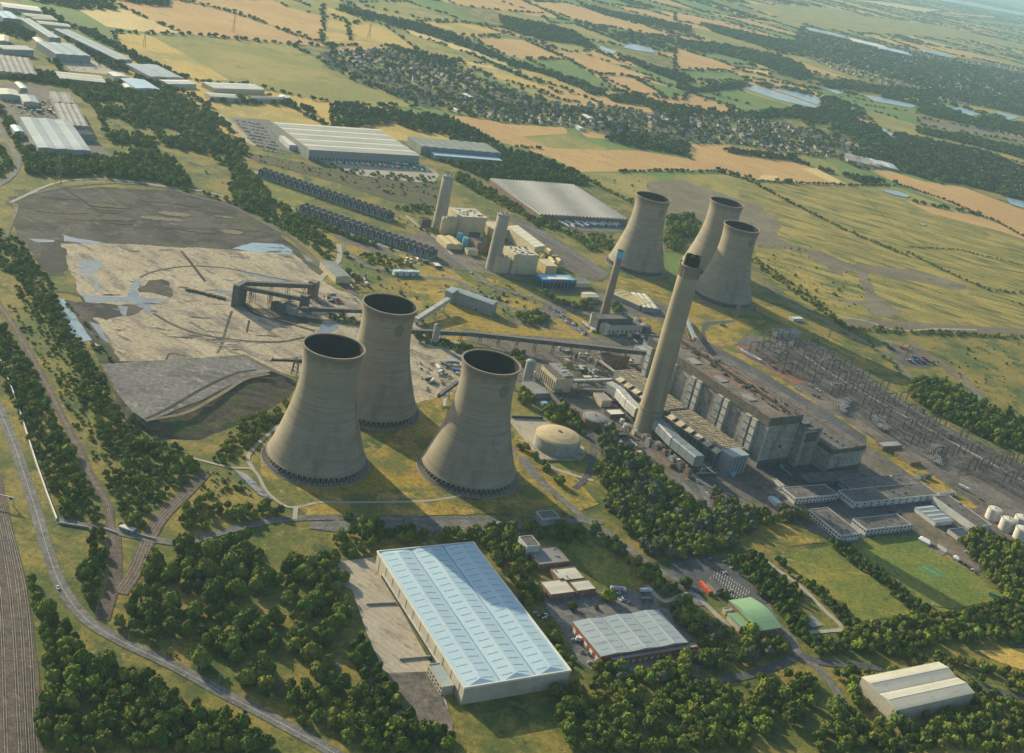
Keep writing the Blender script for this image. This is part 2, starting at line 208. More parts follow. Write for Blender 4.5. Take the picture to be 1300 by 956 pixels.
# ------------------------------------------------------------------ mesh building
class MB:
    def __init__(s): s.v = []; s.f = []
    def add(s, vs, fs):
        b = len(s.v); s.v += [tuple(map(float, p)) for p in vs]; s.f += [tuple(b + i for i in f) for f in fs]; return s
    def box(s, x0, x1, y0, y1, z0, z1):
        return s.add([(x0, y0, z0), (x1, y0, z0), (x1, y1, z0), (x0, y1, z0), (x0, y0, z1), (x1, y0, z1), (x1, y1, z1), (x0, y1, z1)],
                     [(0, 3, 2, 1), (4, 5, 6, 7), (0, 1, 5, 4), (1, 2, 6, 5), (2, 3, 7, 6), (3, 0, 4, 7)])
    def prism(s, poly, z0, z1, top=True):
        n = len(poly)
        ar = sum(poly[i][0] * poly[(i + 1) % n][1] - poly[(i + 1) % n][0] * poly[i][1] for i in range(n))
        if ar < 0: poly = poly[::-1]
        return s.add([(p[0], p[1], z0) for p in poly] + [(p[0], p[1], z1) for p in poly],
                     [(i, (i + 1) % n, n + (i + 1) % n, n + i) for i in range(n)] + ([tuple(range(n, 2 * n))] if top else []))
    def beam(s, p, q, w, h=None):
        h = h or w; p = Vector(p); q = Vector(q); d = (q - p)
        if d.length < 1e-6: return s
        d.normalize(); up = Vector((0, 0, 1)) if abs(d.z) < .95 else Vector((1, 0, 0))
        a = d.cross(up).normalized() * w / 2; b = a.cross(d).normalized() * h / 2
        vs = [p - a - b, p + a - b, p + a + b, p - a + b, q - a - b, q + a - b, q + a + b, q - a + b]
        return s.add(vs, [(0, 1, 2, 3), (7, 6, 5, 4), (0, 4, 5, 1), (1, 5, 6, 2), (2, 6, 7, 3), (3, 7, 4, 0)])
    def lathe(s, prof, n=24, x=0, y=0, cap=True):
        b = len(s.v)
        for r, z in prof:
            for k in range(n):
                a = 2 * math.pi * k / n; s.v.append((x + r * math.cos(a), y + r * math.sin(a), z))
        for i in range(len(prof) - 1):
            for k in range(n):
                k2 = (k + 1) % n; s.f.append((b + i * n + k, b + i * n + k2, b + (i + 1) * n + k2, b + (i + 1) * n + k))
        if cap:
            s.f.append(tuple(b + (len(prof) - 1) * n + k for k in range(n)))
        return s
    def tube(s, p, q, r, n=10, cap=True):
        p = Vector(p); q = Vector(q); d = (q - p).normalized(); up = Vector((0, 0, 1)) if abs(d.z) < .95 else Vector((1, 0, 0))
        a = d.cross(up).normalized(); c = a.cross(d); b0 = len(s.v)
        for o in (p, q):
            for k in range(n):
                t = 2 * math.pi * k / n; w = o + a * r * math.cos(t) + c * r * math.sin(t); s.v.append(tuple(w))
        for k in range(n): s.f.append((b0 + k, b0 + (k + 1) % n, b0 + n + (k + 1) % n, b0 + n + k))
        if cap: s.f.append(tuple(b0 + k for k in range(n))[::-1]); s.f.append(tuple(b0 + n + k for k in range(n)))
        return s
    def mesh(s, name, m, smooth=False):
        me = bpy.data.meshes.new(name); me.from_pydata(s.v, [], s.f); me.materials.append(MATS[m])
        if smooth: me.polygons.foreach_set('use_smooth', [True] * len(me.polygons))
        me.update(); return me
    def build(s, name, m, parent=None, smooth=False, loc=None, rz=0):
        o = bpy.data.objects.new(name, s.mesh(name, m, smooth)); COL.objects.link(o)
        if parent: o.parent = parent
        if loc is not None: o.location = loc
        if rz: o.rotation_euler.z = rz
        return o
def tag(o, label=None, cat=None, group=None, kind=None):
    if label: o['label'] = label
    if cat: o['category'] = cat
    if group: o['group'] = group
    if kind: o['kind'] = kind
    return o
def thing(name, label, cat, loc=(0, 0, 0), rz=0, group=None):
    o = bpy.data.objects.new(name, None); COL.objects.link(o); o.location = loc; o.rotation_euler = (0, 0, rz); o.empty_display_size = .5
    return tag(o, label, cat, group)
def dup(root, loc, rz=0, label=None, group=None, sc=None):
    r = root.copy(); COL.objects.link(r); r.location = loc; r.rotation_euler = (0, 0, rz)
    if sc is not None: r.scale = sc
    if label: r['label'] = label
    if group: r['group'] = group
    for ch in root.children:
        c = ch.copy(); COL.objects.link(c); c.parent = r
        for g in ch.children:
            d = g.copy(); COL.objects.link(d); d.parent = c
    return r
LVL = [0]
def poly_sheet(name, pts, m, z=None, kind='structure', label=None, cat=None):
    """a flat sheet over world xy points"""
    if z is None: LVL[0] += 1; z = 0.03 + ZL * LVL[0]
    tri = tessellate_polygon([[Vector((p[0], p[1], 0)) for p in pts]])
    me = bpy.data.meshes.new(name); me.from_pydata([(p[0], p[1], 0) for p in pts], [], [tuple(t) for t in tri])
    bm = bmesh.new(); bm.from_mesh(me)
    for fc in bm.faces:
        if fc.normal.z < 0: fc.normal_flip()
    bm.to_mesh(me); bm.free()
    me.materials.append(MATS[m]); o = bpy.data.objects.new(name, me); COL.objects.link(o); o.location.z = z
    tag(o, label, cat, None, kind); return o
def roughen(pts, amp, step):
    out = []
    rr = random.Random(len(pts) * 13 + int(abs(pts[0][0])))
    for a, b in zip(pts, pts[1:] + pts[:1]):
        L = math.hypot(b[0] - a[0], b[1] - a[1]); n = max(1, int(L / step)); w = 0
        for k in range(n):
            t = k / n; w = .6 * w + rr.uniform(-1, 1) * amp * .8
            nx, ny = -(b[1] - a[1]) / (L + 1e-6), (b[0] - a[0]) / (L + 1e-6)
            e = w if k else 0
            out.append((a[0] + (b[0] - a[0]) * t + nx * e, a[1] + (b[1] - a[1]) * t + ny * e))
    return out
def patch(name, px, m, rough=0, step=6, z=None):
    pts = [tuple(G(*p)[:2]) for p in px]
    if rough: pts = roughen(pts, rough, step)
    return poly_sheet(name, pts, m, z)
def smooth_line(pts, n=6):
    """Catmull-Rom through the points"""
    P = [np.array(p, float) for p in pts]; P = [2 * P[0] - P[1]] + P + [2 * P[-1] - P[-2]]; out = []
    for i in range(1, len(P) - 2):
        for k in range(n):
            t = k / n; a, b, c, d = P[i - 1:i + 3]
            out.append(.5 * ((2 * b) + (c - a) * t + (2 * a - 5 * b + 4 * c - d) * t * t + (3 * b - a - 3 * c + d) * t ** 3))
    out.append(P[-2]); return out
def ribbon(pts, w, off=0.0):
    """left and right edges of a strip of width w along world points"""
    pts = [np.array(p[:2], float) for p in pts]; L = []; Rr = []
    for i, p in enumerate(pts):
        a = pts[max(i - 1, 0)]; b = pts[min(i + 1, len(pts) - 1)]; d = (b - a) / (np.linalg.norm(b - a) + 1e-9); n = np.array([-d[1], d[0]])
        L.append(p + n * (off + w / 2)); Rr.append(p + n * (off - w / 2))
    return L, Rr
def road(name, px, w, m, curve=True, world_pts=None, off=0.0, z=None):
    pts = world_pts if world_pts is not None else [G(*p) for p in px]
    if curve and len(pts) > 2: pts = smooth_line(pts)
    if z is None: LVL[0] += 1; z = 0.03 + ZL * LVL[0]
    if w > 2 and name != 'track_bed': ROADS.append((np.array([p[:2] for p in pts]), w / 2))
    L, Rr = ribbon(pts, w, off); n = len(L); mb = MB()
    mb.add([(*p, z) for p in L] + [(*p, z) for p in Rr], [(i, n + i, n + i + 1, i + 1) for i in range(n - 1)])
    o = mb.build(name, m); tag(o, kind='structure'); return pts

# ------------------------------------------------------------------ the ground
gb = MB(); gb.add([(-60000, -4000, 0), (90000, -4000, 0), (90000, 110000, 0), (-60000, 110000, 0)], [(0, 1, 2, 3)])
tag(gb.build('ground', 'turf_rough'), kind='structure')

ROADS = []
TREES = []   # x, y, crown radius, height, kind index, area key
def inside(poly, X, Y):
    c = np.zeros(X.shape, bool); n = len(poly); j = n - 1
    for i in range(n):
        xi, yi = poly[i]; xj, yj = poly[j]
        if yi != yj:
            c ^= ((yi > Y) != (yj > Y)) & (X < (xj - xi) * (Y - yi) / (yj - yi) + xi)
        j = i
    return c
CLEAR = []  # world polygons where no tree may stand
def wood(area, px, sp, rad=(3.2, 5.2), hgt=(8, 13), kind=0, keep=1.0, world_pts=None, clump=0):
    poly = world_pts or [tuple(G(*p)[:2]) for p in px]
    P = np.array(poly); lo = P.min(0); hi = P.max(0)
    nx, ny = int((hi[0] - lo[0]) / sp) + 1, int((hi[1] - lo[1]) / (sp * .87)) + 1
    X, Y = np.meshgrid(np.arange(nx), np.arange(ny)); X = X + .5 * (Y % 2)
    X = lo[0] + X * sp + rng.uniform(-.36, .36, X.shape) * sp; Y = lo[1] + Y * sp * .87 + rng.uniform(-.36, .36, Y.shape) * sp
    X = X.ravel(); Y = Y.ravel(); ok = inside(poly, X, Y)
    for c in CLEAR: ok &= ~inside(c, X, Y)
    if clump:
        f = np.sin(X / clump + 1.3) * np.sin(Y / clump * 1.2 + .7) + .6 * np.sin(X / clump * 2.3 + Y / clump * 1.9)
        ok &= (f + rng.normal(0, .35, f.shape)) > np.quantile(f, 1 - keep)
    elif keep < 1: ok &= rng.random(X.shape) < keep
    for x, y in zip(X[ok], Y[ok]):
        big = rng.random(); r_ = rad[0] + (rad[1] - rad[0]) * big; h_ = hgt[0] + (hgt[1] - hgt[0]) * (.65 * big + .35 * rng.random())
        g_ = math.exp(rng.normal(-.03, .2)); r_ *= g_; h_ *= g_ ** .7
        TREES.append((x, y, r_, h_, kind if not isinstance(kind, (list, tuple)) else kind[int(rng.integers(len(kind)))], area))
def hedge(area, px, sp=5, rad=(1.8, 3), hgt=(3, 6), kind=0, jit=1.2, keep=1.0, world_pts=None):
    pts = world_pts or [G(*p) for p in px]
    for a, b in zip(pts, pts[1:]):
        a = np.array(a[:2]); b = np.array(b[:2]); L = np.linalg.norm(b - a); n = max(1, int(L / sp))
        for k in range(n):
            if rng.random() > keep: continue
            p = a + (b - a) * (k + rng.random() * .6) / n + rng.normal(0, jit, 2); q = rng.random()
            TREES.append((p[0], p[1], rad[0] + (rad[1] - rad[0]) * q, hgt[0] + (hgt[1] - hgt[0]) * q, kind, area))
#@@SETTING
# ---- far countryside: parcels with hedges, from 2.3 km out to 26 km
def far_parcels():
    e1 = np.array([math.cos(R(-50)), math.sin(R(-50))]); e2 = np.array([math.cos(R(28)), math.sin(R(28))])
    pr = random.Random(5); kinds = ['turf_field', 'crop_tan', 'turf_olive', 'crop_gold', 'turf_field', 'turf_olive', 'crop_tan', 'turf_rough']
    cells = {k: MB() for k in set(kinds)}
    S1, S2 = 520, 300
    def node(i, j):
        q = random.Random(i * 7919 + j * 104729); return e1 * (i + q.uniform(-.25, .25)) * S1 + e2 * (j + q.uniform(-.22, .22) + .35 * math.sin(i * 1.7)) * S2
    done = set()
    for i in range(-75, 60):
        for j in range(-20, 130):
            c = (node(i, j) + node(i + 1, j + 1)) / 2
            if c[1] < 420 or c[1] > 30000: continue
            vx, vy = V((c[0], c[1], 0))
            if not (-420 < vx < 1750 and vy > -60): continue
            if c[1] < 2250 and -330 < vx < 1600 and vy < 1130: continue
            q = [node(i, j), node(i + 1, j), node(i + 1, j + 1), node(i, j + 1)]
            k = pr.choice(kinds); z = 0.012 if c[1] < 6000 else 0.5
            p4 = [(*p, z) for p in q]
            ar = sum(p4[t][0] * p4[(t + 1) % 4][1] - p4[(t + 1) % 4][0] * p4[t][1] for t in range(4))
            cells[k].add(p4 if ar > 0 else p4[::-1], [(0, 1, 2, 3)])
            d = math.hypot(*c); sp = 14 + d / 350
            for a, b, kk in ((q[0], q[1], (i, j, 0)), (q[0], q[3], (i, j, 1))):
                if kk in done: continue
                done.add(kk)
                if pr.random() < .72:
                    hedge('far', None, sp * .55, (3 + d / 1100, 5 + d / 600), (6, 12), 4, 2 + d / 1500, .8, world_pts=[a, b])
            if pr.random() < .16 and c[1] > 3600: # a copse or a village wood
                m = [p * .75 + c * .25 for p in q]
                wood('far', None, 16 + d / 260, (7 + d / 900, 12 + d / 700), (9, 15), 4, .8, world_pts=[tuple(p) for p in m])
    for k, mb in cells.items():
        if mb.v: tag(mb.build('field', k), kind='structure')
far_parcels()
NPAR = len(TREES)

FIELDS = [ # tile, points, material, hedge spacing or 0
 ('a', [(-40, 130), (90, -10), (160, 10), (300, 38), (395, 100), (415, 122), (480, 200), (330, 130), (150, 60)], 'turf_field', 0),
 ('a', [(298, 38), (470, 35), (690, 125), (560, 122), (400, 100)], 'crop_pale', 0),
 ('a', [(400, -5), (640, -3), (900, 50), (1100, 130), (1255, 176), (1070, 163), (690, 126), (470, 35)], 'crop_tan', 1),
 ('a', [(640, -5), (1090, -5), (1300, 80), (1320, 180), (1260, 172), (1050, 105), (780, 20)], 'crop_tan', 1),
 ('a', [(1000, -8), (1250, -8), (1400, 60), (1320, 90), (1090, 30)], 'turf_olive', 1),
 ('a', [(415, 121), (700, 130), (1080, 166), (1320, 280), (1560, 400), (1300, 392), (1150, 368), (960, 325), (740, 305), (650, 270), (480, 200)], 'turf_olive', 1),
 ('a', [(420, 122), (560, 132), (690, 200), (860, 300), (740, 304), (650, 268), (480, 198)], 'crop_gold', 0),
 ('b', [(-60, 20), (180, 100), (300, 190), (210, 175), (-60, 170)], 'crop_gold', 1),
 ('b', [(170, 98), (300, 130), (490, 218), (380, 212), (290, 185)], 'turf_olive', 0),
 ('b', [(215, 98), (270, 112), (655, 238), (640, 248), (500, 207), (250, 120)], 'crop_pale', 1),
 ('b', [(290, 80), (500, 88), (640, 130), (520, 136), (430, 130)], 'crop_gold', 1),
 ('b', [(500, 138), (690, 150), (855, 222), (690, 221), (600, 200)], 'crop_tan', 1),
 ('b', [(780, 180), (900, 195), (1200, 298), (1100, 290), (950, 272)], 'crop_tan', 1),
 ('b', [(700, 221), (855, 222), (950, 278), (1045, 335), (880, 300)], 'turf_field', 1),
 ('b', [(965, 278), (1100, 287), (1225, 360), (1110, 348)], 'crop_tan', 1),
 ('b', [(445, 232), (560, 240), (800, 335), (690, 325), (560, 280)], 'crop_gold', 1),
 ('b', [(450, 232), (545, 235), (600, 262), (540, 250)], 'crop_pale', 0),
 ('b', [(620, 255), (740, 262), (1005, 362), (900, 350), (760, 305)], 'crop_gold', 1),
 ('b', [(745, 345), (880, 350), (995, 392), (850, 380)], 'crop_tan', 1),
 ('b', [(880, 352), (900, 354), (992, 391), (975, 391)], 'crop_pale', 0),
 ('b', [(405, 258), (560, 288), (800, 385), (690, 372)], 'turf_field', 1),
 ('b', [(385, 432), (520, 440), (620, 465), (850, 478), (865, 520), (1000, 560), (1130, 566), (1320, 598), (1330, 640), (900, 645), (800, 592), (700, 560), (620, 537), (540, 505)], 'crop_tan', 0),
 ('b', [(690, 512), (860, 500), (1030, 565), (800, 556)], 'turf_olive', 0),
 ('b', [(290, 455), (370, 458), (520, 520), (500, 532), (400, 512)], 'crop_gold', 0),
 ('b', [(890, 648), (1130, 650), (1200, 668), (1180, 725), (1110, 750), (1000, 700)], 'turf_olive', 0),
 ('b', [(900, 488), (1060, 510), (1100, 530), (930, 515)], 'crop_tan', 0),
 ('b', [(1100, 290), (1310, 345), (1290, 378), (1225, 360)], 'turf_field', 1),
 ('b', [(380, -10), (560, -5), (760, 50), (620, 40), (450, 20)], 'crop_tan', 1),
 ('b', [(20, 10), (250, 5), (420, 60), (480, 85), (330, 75), (180, 40)], 'turf_olive', 1),
 ('b', [(700, 5), (850, 10), (1280, 140), (1180, 130), (900, 80)], 'crop_tan', 1),
 ('b', [(760, 60), (900, 85), (860, 90), (790, 85)], 'turf_field', 1),
 ('b', [(740, 148), (880, 158), (950, 192), (860, 195)], 'turf_olive', 1),
 ('b', [(1100, 55), (1330, 130), (1290, 135), (1150, 90)], 'turf_field', 1),
 ('c', [(60, 575), (140, 545), (200, 548), (440, 600), (632, 690), (440, 682), (290, 672), (170, 622)], 'crop_tan', 0),
 ('c', [(465, 632), (520, 630), (632, 689), (590, 689)], 'crop_pale', 0),
 ('c', [(320, 656), (375, 660), (388, 678), (295, 674)], 'crop_pale', 0),
 ('c', [(-10, 590), (150, 612), (180, 636), (-10, 640)], 'crop_tan', 0),
 ('c', [(-10, 655), (180, 655), (290, 690), (320, 715), (60, 700), (-10, 690)], 'turf_olive', 0),
 ('c', [(590, 620), (640, 618), (705, 648), (692, 670), (610, 645)], 'turf_field', 0),
 ('c', [(680, 622), (760, 630), (920, 680), (1080, 705), (1330, 800), (1330, 880), (1200, 832), (880, 712)], 'crop_tan', 0),
 ('c', [(680, 408), (760, 425), (900, 470), (1320, 605), (1310, 618), (1000, 535), (880, 512), (760, 485)], 'turf_olive', 1),
 ('c', [(900, 442), (1320, 520), (1320, 538), (920, 472)], 'bare_earth', 1),
 ('c', [(-10, 265), (200, 270), (275, 305), (60, 300)], 'turf_field', 1),
 ('c', [(-10, 180), (40, 190), (245, 262), (200, 266), (-10, 255)], 'crop_tan', 1),
 ('c', [(220, 254), (350, 268), (345, 282), (250, 270)], 'crop_pale', 1),
 ('c', [(-10, 48), (60, 60), (295, 117), (250, 122), (80, 90), (-10, 80)], 'crop_tan', 1),
 ('c', [(200, 12), (560, 28), (680, 58), (1000, 98), (1330, 178), (1330, 195), (1100, 150), (740, 125), (400, 90), (350, 50)], 'turf_olive', 0),
 ('c', [(640, -2), (760, 5), (1000, 40), (930, 48), (800, 25)], 'crop_pale', 1),
 ('c', [(980, 42), (1200, 62), (1190, 70), (1020, 55)], 'crop_tan', 1),
 ('c', [(1070, 64), (1330, 95), (1330, 110), (1150, 88)], 'turf_field', 1),
 ('c', [(470, 208), (520, 220), (642, 265), (610, 266)], 'crop_tan', 0),
 ('c', [(-10, 355), (150, 388), (205, 410), (180, 428), (60, 402), (-10, 378)], 'crop_tan', 1),
 ('c', [(100, 345), (220, 335), (440, 402), (432, 428), (250, 387)], 'turf_field', 1),
 ('c', [(560, 345), (740, 385), (1000, 425), (980, 435), (700, 395)], 'turf_field', 1),
 ('c', [(40, 195), (200, 205), (290, 245), (200, 240)], 'turf_field', 1),
 ('c', [(130, 428), (210, 443), (190, 452)], 'crop_pale', 0),
]
for tl, pts, m, h in FIELDS:
    px = S(tl, *pts); y0 = min(G(*p)[1] for p in px)
    LVL[0] += 1
    patch('field', px, m, z=.05 + ZL * LVL[0] + (0.0 if y0 < 4500 else .7))
    if h:
        sp = 9 + y0 / 400
        hedge('far', px + px[:1], sp, (4 + y0 / 1400, 6 + y0 / 900), (5, 11), 4, 2.5, .62)
OPEN = [[tuple(G(*p)[:2]) for p in S(tl, *pts)] for tl, pts, m, h in FIELDS]
OPEN += [[tuple(G(*p)[:2]) for p in q] for q in ([(820, 225), (975, 232), (1080, 236), (1150, 255), (1180, 270), (1275, 295), (1330, 312), (1330, 620), (850, 620), (640, 330), (740, 230)], [(-60, -20), (120, -20), (330, 150), (520, 190), (760, 330), (760, 450), (-60, 450)])]
_par = TREES[:NPAR]; _X = np.array([p[0] for p in _par]); _Y = np.array([p[1] for p in _par]); _in = np.zeros(len(_par), bool)
for q in OPEN: _in |= inside(q, _X, _Y)
TREES[:NPAR] = [p for p, i in zip(_par, _in) if not i]
# moor to the right of the northern towers
patch('moor', [(935, 232), (975, 232), (1080, 236), (1150, 255), (1180, 270), (1275, 295), (1320, 312), (1320, 425), (1240, 422), (1110, 418), (1060, 405), (1000, 375), (965, 340), (950, 290)], 'moor')
patch('moor', [(1120, 432), (1330, 425), (1330, 620), (1300, 570), (1250, 540), (1215, 510), (1170, 470)], 'turf_rough')
patch('bare_ground', [(820, 232), (862, 228), (900, 240), (965, 262), (992, 283), (985, 300), (955, 310), (860, 300), (840, 270)], 'bare_earth', 5, 12)
patch('bare_ground', S('f', (290, 0), (430, 60), (640, 130), (860, 150), (1090, 212), (1060, 232), (900, 200), (720, 165), (740, 240), (850, 320), (740, 335), (690, 290), (540, 262), (700, 270), (690, 180), (640, 150), (620, 180), (440, 80), (300, 70)), 'bare_earth', 5, 12)
patch('bare_ground', S('f', (620, 340), (860, 350), (1320, 380), (1320, 400), (960, 385), (740, 375), (640, 370)), 'bare_earth', 3, 12)
patch('gravel_pad', S('o', (380, 170), (560, 190), (640, 240), (700, 320), (620, 330), (500, 300)), 'gravel', 3, 8)
patch('track_spur', S('o', (520, 150), (560, 150), (720, 265), (900, 380), (1010, 500), (960, 500), (840, 380), (640, 250)), 'bare_earth', 1.5, 8)
# ash and coal yard
patch('coal_ground', [(10, 250), (60, 240), (150, 238), (235, 243), (305, 262), (350, 293), (385, 325), (420, 352), (300, 320), (76, 309), (70, 330), (85, 352), (60, 350), (40, 320), (20, 290)], 'coal_ground', 3, 8)
patch('coal_ground', S('d', (200, 260), (380, 290), (520, 300), (480, 340), (400, 380), (420, 450), (450, 505), (370, 505), (340, 430), (250, 290)), 'coal_ground', 2, 8)
patch('ash_yard', [(77, 309), (160, 310), (240, 314), (300, 318), (372, 321), (392, 340), (412, 358), (440, 372), (500, 395), (560, 420), (592, 442), (590, 470), (575, 500), (530, 512), (470, 510), (440, 490), (372, 478), (352, 474), (318, 462), (290, 452), (250, 455), (200, 461), (152, 459), (135, 425), (108, 385), (90, 345)], 'ash_yard', 3, 7)
patch('coal_ground', S('d', (290, 275), (480, 285), (540, 300), (520, 318), (450, 330), (400, 345), (340, 335)), 'coal_ground', 4, 6)
patch('coal_ground', S('d', (520, 240), (560, 195), (610, 190), (650, 250), (640, 262)), 'coal_ground', 4, 6)
patch('coal_ground', S('d', (930, 300), (1010, 335), (1200, 370), (1210, 345), (1120, 330), (1010, 300)), 'coal_ground', 3, 6)
patch('coal_ground', S('d', (215, 60), (245, 75), (255, 155), (200, 170), (140, 150), (150, 60)), 'coal_black', 3, 6)
LAKES = []
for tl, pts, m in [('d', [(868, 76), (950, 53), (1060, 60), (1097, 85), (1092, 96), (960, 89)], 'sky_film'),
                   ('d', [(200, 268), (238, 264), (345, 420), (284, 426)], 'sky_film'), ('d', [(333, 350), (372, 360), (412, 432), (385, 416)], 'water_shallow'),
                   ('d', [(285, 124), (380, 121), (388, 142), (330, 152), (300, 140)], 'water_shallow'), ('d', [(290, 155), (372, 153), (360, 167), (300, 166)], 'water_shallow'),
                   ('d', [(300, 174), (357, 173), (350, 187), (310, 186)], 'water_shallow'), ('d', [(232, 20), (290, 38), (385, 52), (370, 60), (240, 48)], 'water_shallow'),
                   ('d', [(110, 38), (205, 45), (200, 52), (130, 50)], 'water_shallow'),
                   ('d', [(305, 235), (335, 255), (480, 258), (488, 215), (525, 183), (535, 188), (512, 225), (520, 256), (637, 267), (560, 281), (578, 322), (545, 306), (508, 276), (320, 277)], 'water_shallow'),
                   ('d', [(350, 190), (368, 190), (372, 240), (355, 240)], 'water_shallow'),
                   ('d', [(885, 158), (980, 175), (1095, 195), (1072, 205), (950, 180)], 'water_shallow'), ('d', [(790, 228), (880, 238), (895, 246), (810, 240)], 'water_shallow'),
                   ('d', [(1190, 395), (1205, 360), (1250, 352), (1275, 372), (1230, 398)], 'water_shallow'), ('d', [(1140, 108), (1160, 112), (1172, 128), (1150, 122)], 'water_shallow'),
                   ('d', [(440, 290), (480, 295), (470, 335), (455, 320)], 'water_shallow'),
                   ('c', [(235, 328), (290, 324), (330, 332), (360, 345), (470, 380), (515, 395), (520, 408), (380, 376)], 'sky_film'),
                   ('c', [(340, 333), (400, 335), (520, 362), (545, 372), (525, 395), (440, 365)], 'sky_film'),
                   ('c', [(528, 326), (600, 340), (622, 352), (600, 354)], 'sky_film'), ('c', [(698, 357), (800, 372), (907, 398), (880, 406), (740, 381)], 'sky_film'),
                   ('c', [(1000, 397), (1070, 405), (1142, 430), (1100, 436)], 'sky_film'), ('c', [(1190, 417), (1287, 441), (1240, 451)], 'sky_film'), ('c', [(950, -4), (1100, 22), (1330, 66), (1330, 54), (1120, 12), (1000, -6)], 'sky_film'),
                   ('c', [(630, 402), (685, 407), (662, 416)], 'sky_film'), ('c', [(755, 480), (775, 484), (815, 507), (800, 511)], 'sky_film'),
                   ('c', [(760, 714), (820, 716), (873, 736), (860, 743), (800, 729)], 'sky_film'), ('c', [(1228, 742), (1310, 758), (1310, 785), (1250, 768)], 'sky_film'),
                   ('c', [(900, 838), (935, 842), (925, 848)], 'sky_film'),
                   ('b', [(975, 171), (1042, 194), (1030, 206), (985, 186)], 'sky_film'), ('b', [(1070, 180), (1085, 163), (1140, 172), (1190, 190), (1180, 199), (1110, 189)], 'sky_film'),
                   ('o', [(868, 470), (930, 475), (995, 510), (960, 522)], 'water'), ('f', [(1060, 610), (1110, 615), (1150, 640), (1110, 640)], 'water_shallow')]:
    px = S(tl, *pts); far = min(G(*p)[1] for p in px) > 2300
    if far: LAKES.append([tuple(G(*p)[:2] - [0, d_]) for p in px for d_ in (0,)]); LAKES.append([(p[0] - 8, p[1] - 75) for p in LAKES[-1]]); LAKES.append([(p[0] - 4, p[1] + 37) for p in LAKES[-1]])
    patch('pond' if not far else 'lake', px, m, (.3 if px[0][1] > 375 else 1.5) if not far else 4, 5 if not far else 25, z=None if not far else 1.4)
# reclaimer track rings and ditches in the ash yard
for pts, w, m in [([(525, 185), (560, 168), (620, 153), (720, 142), (850, 150), (960, 172), (1100, 200)], 3.5, 'coal_ground'), ([(575, 320), (650, 362), (740, 395), (850, 415), (960, 425), (1060, 425), (1150, 408)], 4.5, 'coal_ground'),
                  ([(680, 85), (720, 135), (770, 200)], 4, 'coal_ground'), ([(870, 310), (850, 370), (830, 440), (815, 468)], 3, 'coal_ground'), ([(935, 345), (925, 390)], 2.5, 'coal_black'),
                  ([(370, 503), (480, 500), (620, 497), (740, 488)], 2.5, 'coal_black'), ([(170, 238), (250, 240), (300, 255), (318, 280)], 3, 'coal_black'),
                  ([(900, 270), (950, 318), (1040, 345), (1180, 385)], 5, 'coal_ground'), ([(620, 500), (640, 470), (700, 480)], 2, 'coal_black')]:
    road('track', S('d', *pts), w, m)
CLEAR += LAKES; _X = np.array([p[0] for p in TREES]); _Y = np.array([p[1] for p in TREES]); _in = np.zeros(len(TREES), bool)
for q in LAKES: _in |= inside(q, _X, _Y)
TREES[:] = [p for p, i in zip(TREES, _in) if not i]
rr_ = random.Random(3)
for k in range(45): # scraped heaps of ash and coal dust lying on the yard
    c = G(*S('d', (rr_.uniform(380, 1180), rr_.uniform(70, 460)))[0]); a = R(28) + rr_.uniform(-.3, .3); L_ = rr_.uniform(4, 16); w_ = rr_.uniform(1, 3)
    q = [(c[0] + math.cos(a) * L_ * math.cos(t) - math.sin(a) * w_ * math.sin(t), c[1] + math.sin(a) * L_ * math.cos(t) + math.cos(a) * w_ * math.sin(t)) for t in np.arange(0, 6.28, .7)]
    poly_sheet('ash_stain', roughen(q, 1.2, 1.6), rr_.choice(['coal_ground', 'coal_ribbed', 'coal_ribbed', 'coal_slope']))
# power station ground
patch('station_ground', [(560, 425), (600, 420), (650, 405), (700, 385), (690, 360), (600, 345), (530, 335), (430, 310), (425, 290), (560, 300), (640, 345), (720, 360), (760, 372), (830, 380), (870, 398), (905, 412), (1000, 440), (1120, 520), (1300, 625), (1330, 700), (1240, 700), (1210, 690), (1180, 720), (1060, 690), (1010, 665), (960, 648), (900, 640), (840, 612), (760, 580), (730, 545), (690, 520), (660, 500), (655, 470), (620, 440)], 'site_ground', 2, 8)
patch('grass', [(465, 585), (530, 520), (560, 500), (590, 500), (600, 530), (640, 545), (690, 600), (708, 640), (640, 652), (520, 655), (390, 655), (372, 642), (330, 600), (330, 585), (360, 560), (430, 560)], 'turf_golden', 1.5, 8)
patch('grass', [(650, 540), (700, 570), (760, 640), (735, 650), (700, 620), (655, 590)], 'turf_golden', 1.5, 8)
patch('grass', S('p', (310, 735), (620, 735), (640, 800), (600, 855), (520, 830), (340, 760)), 'turf_meadow', 1, 6)
patch('grass', S('p', (55, 375), (250, 385), (280, 420), (60, 418)), 'turf_meadow', 1, 6)
patch('grass', [(510, 395), (525, 372), (575, 372), (640, 400), (650, 412), (700, 418), (760, 432), (640, 425), (540, 420)], 'turf_golden', 1.5, 7)
patch('grass', [(500, 318), (530, 318), (575, 345), (650, 395), (560, 370), (510, 385)], 'turf_golden', 1.5, 7)
patch('grass', [(693, 412), (720, 398), (762, 405), (780, 428), (740, 428)], 'turf_golden', 1, 7)
patch('grass', S('l', (30, 250), (130, 190), (240, 240), (280, 300), (200, 330), (120, 320)), 'turf_golden', 1, 7)
patch('grass', S('l', (390, 150), (480, 150), (580, 205), (560, 240), (440, 250), (380, 200)), 'turf_golden', 1, 7)
patch('grass', S('l', (310, 50), (420, 60), (480, 100), (440, 110), (330, 80)), 'turf_golden', 1, 7)
patch('grass', S('l', (640, 130), (800, 140), (800, 180), (700, 185)), 'turf_meadow', 1, 7)
patch('grass', S('l', (700, 490), (790, 500), (830, 545), (720, 545)), 'turf_golden', 1, 7)
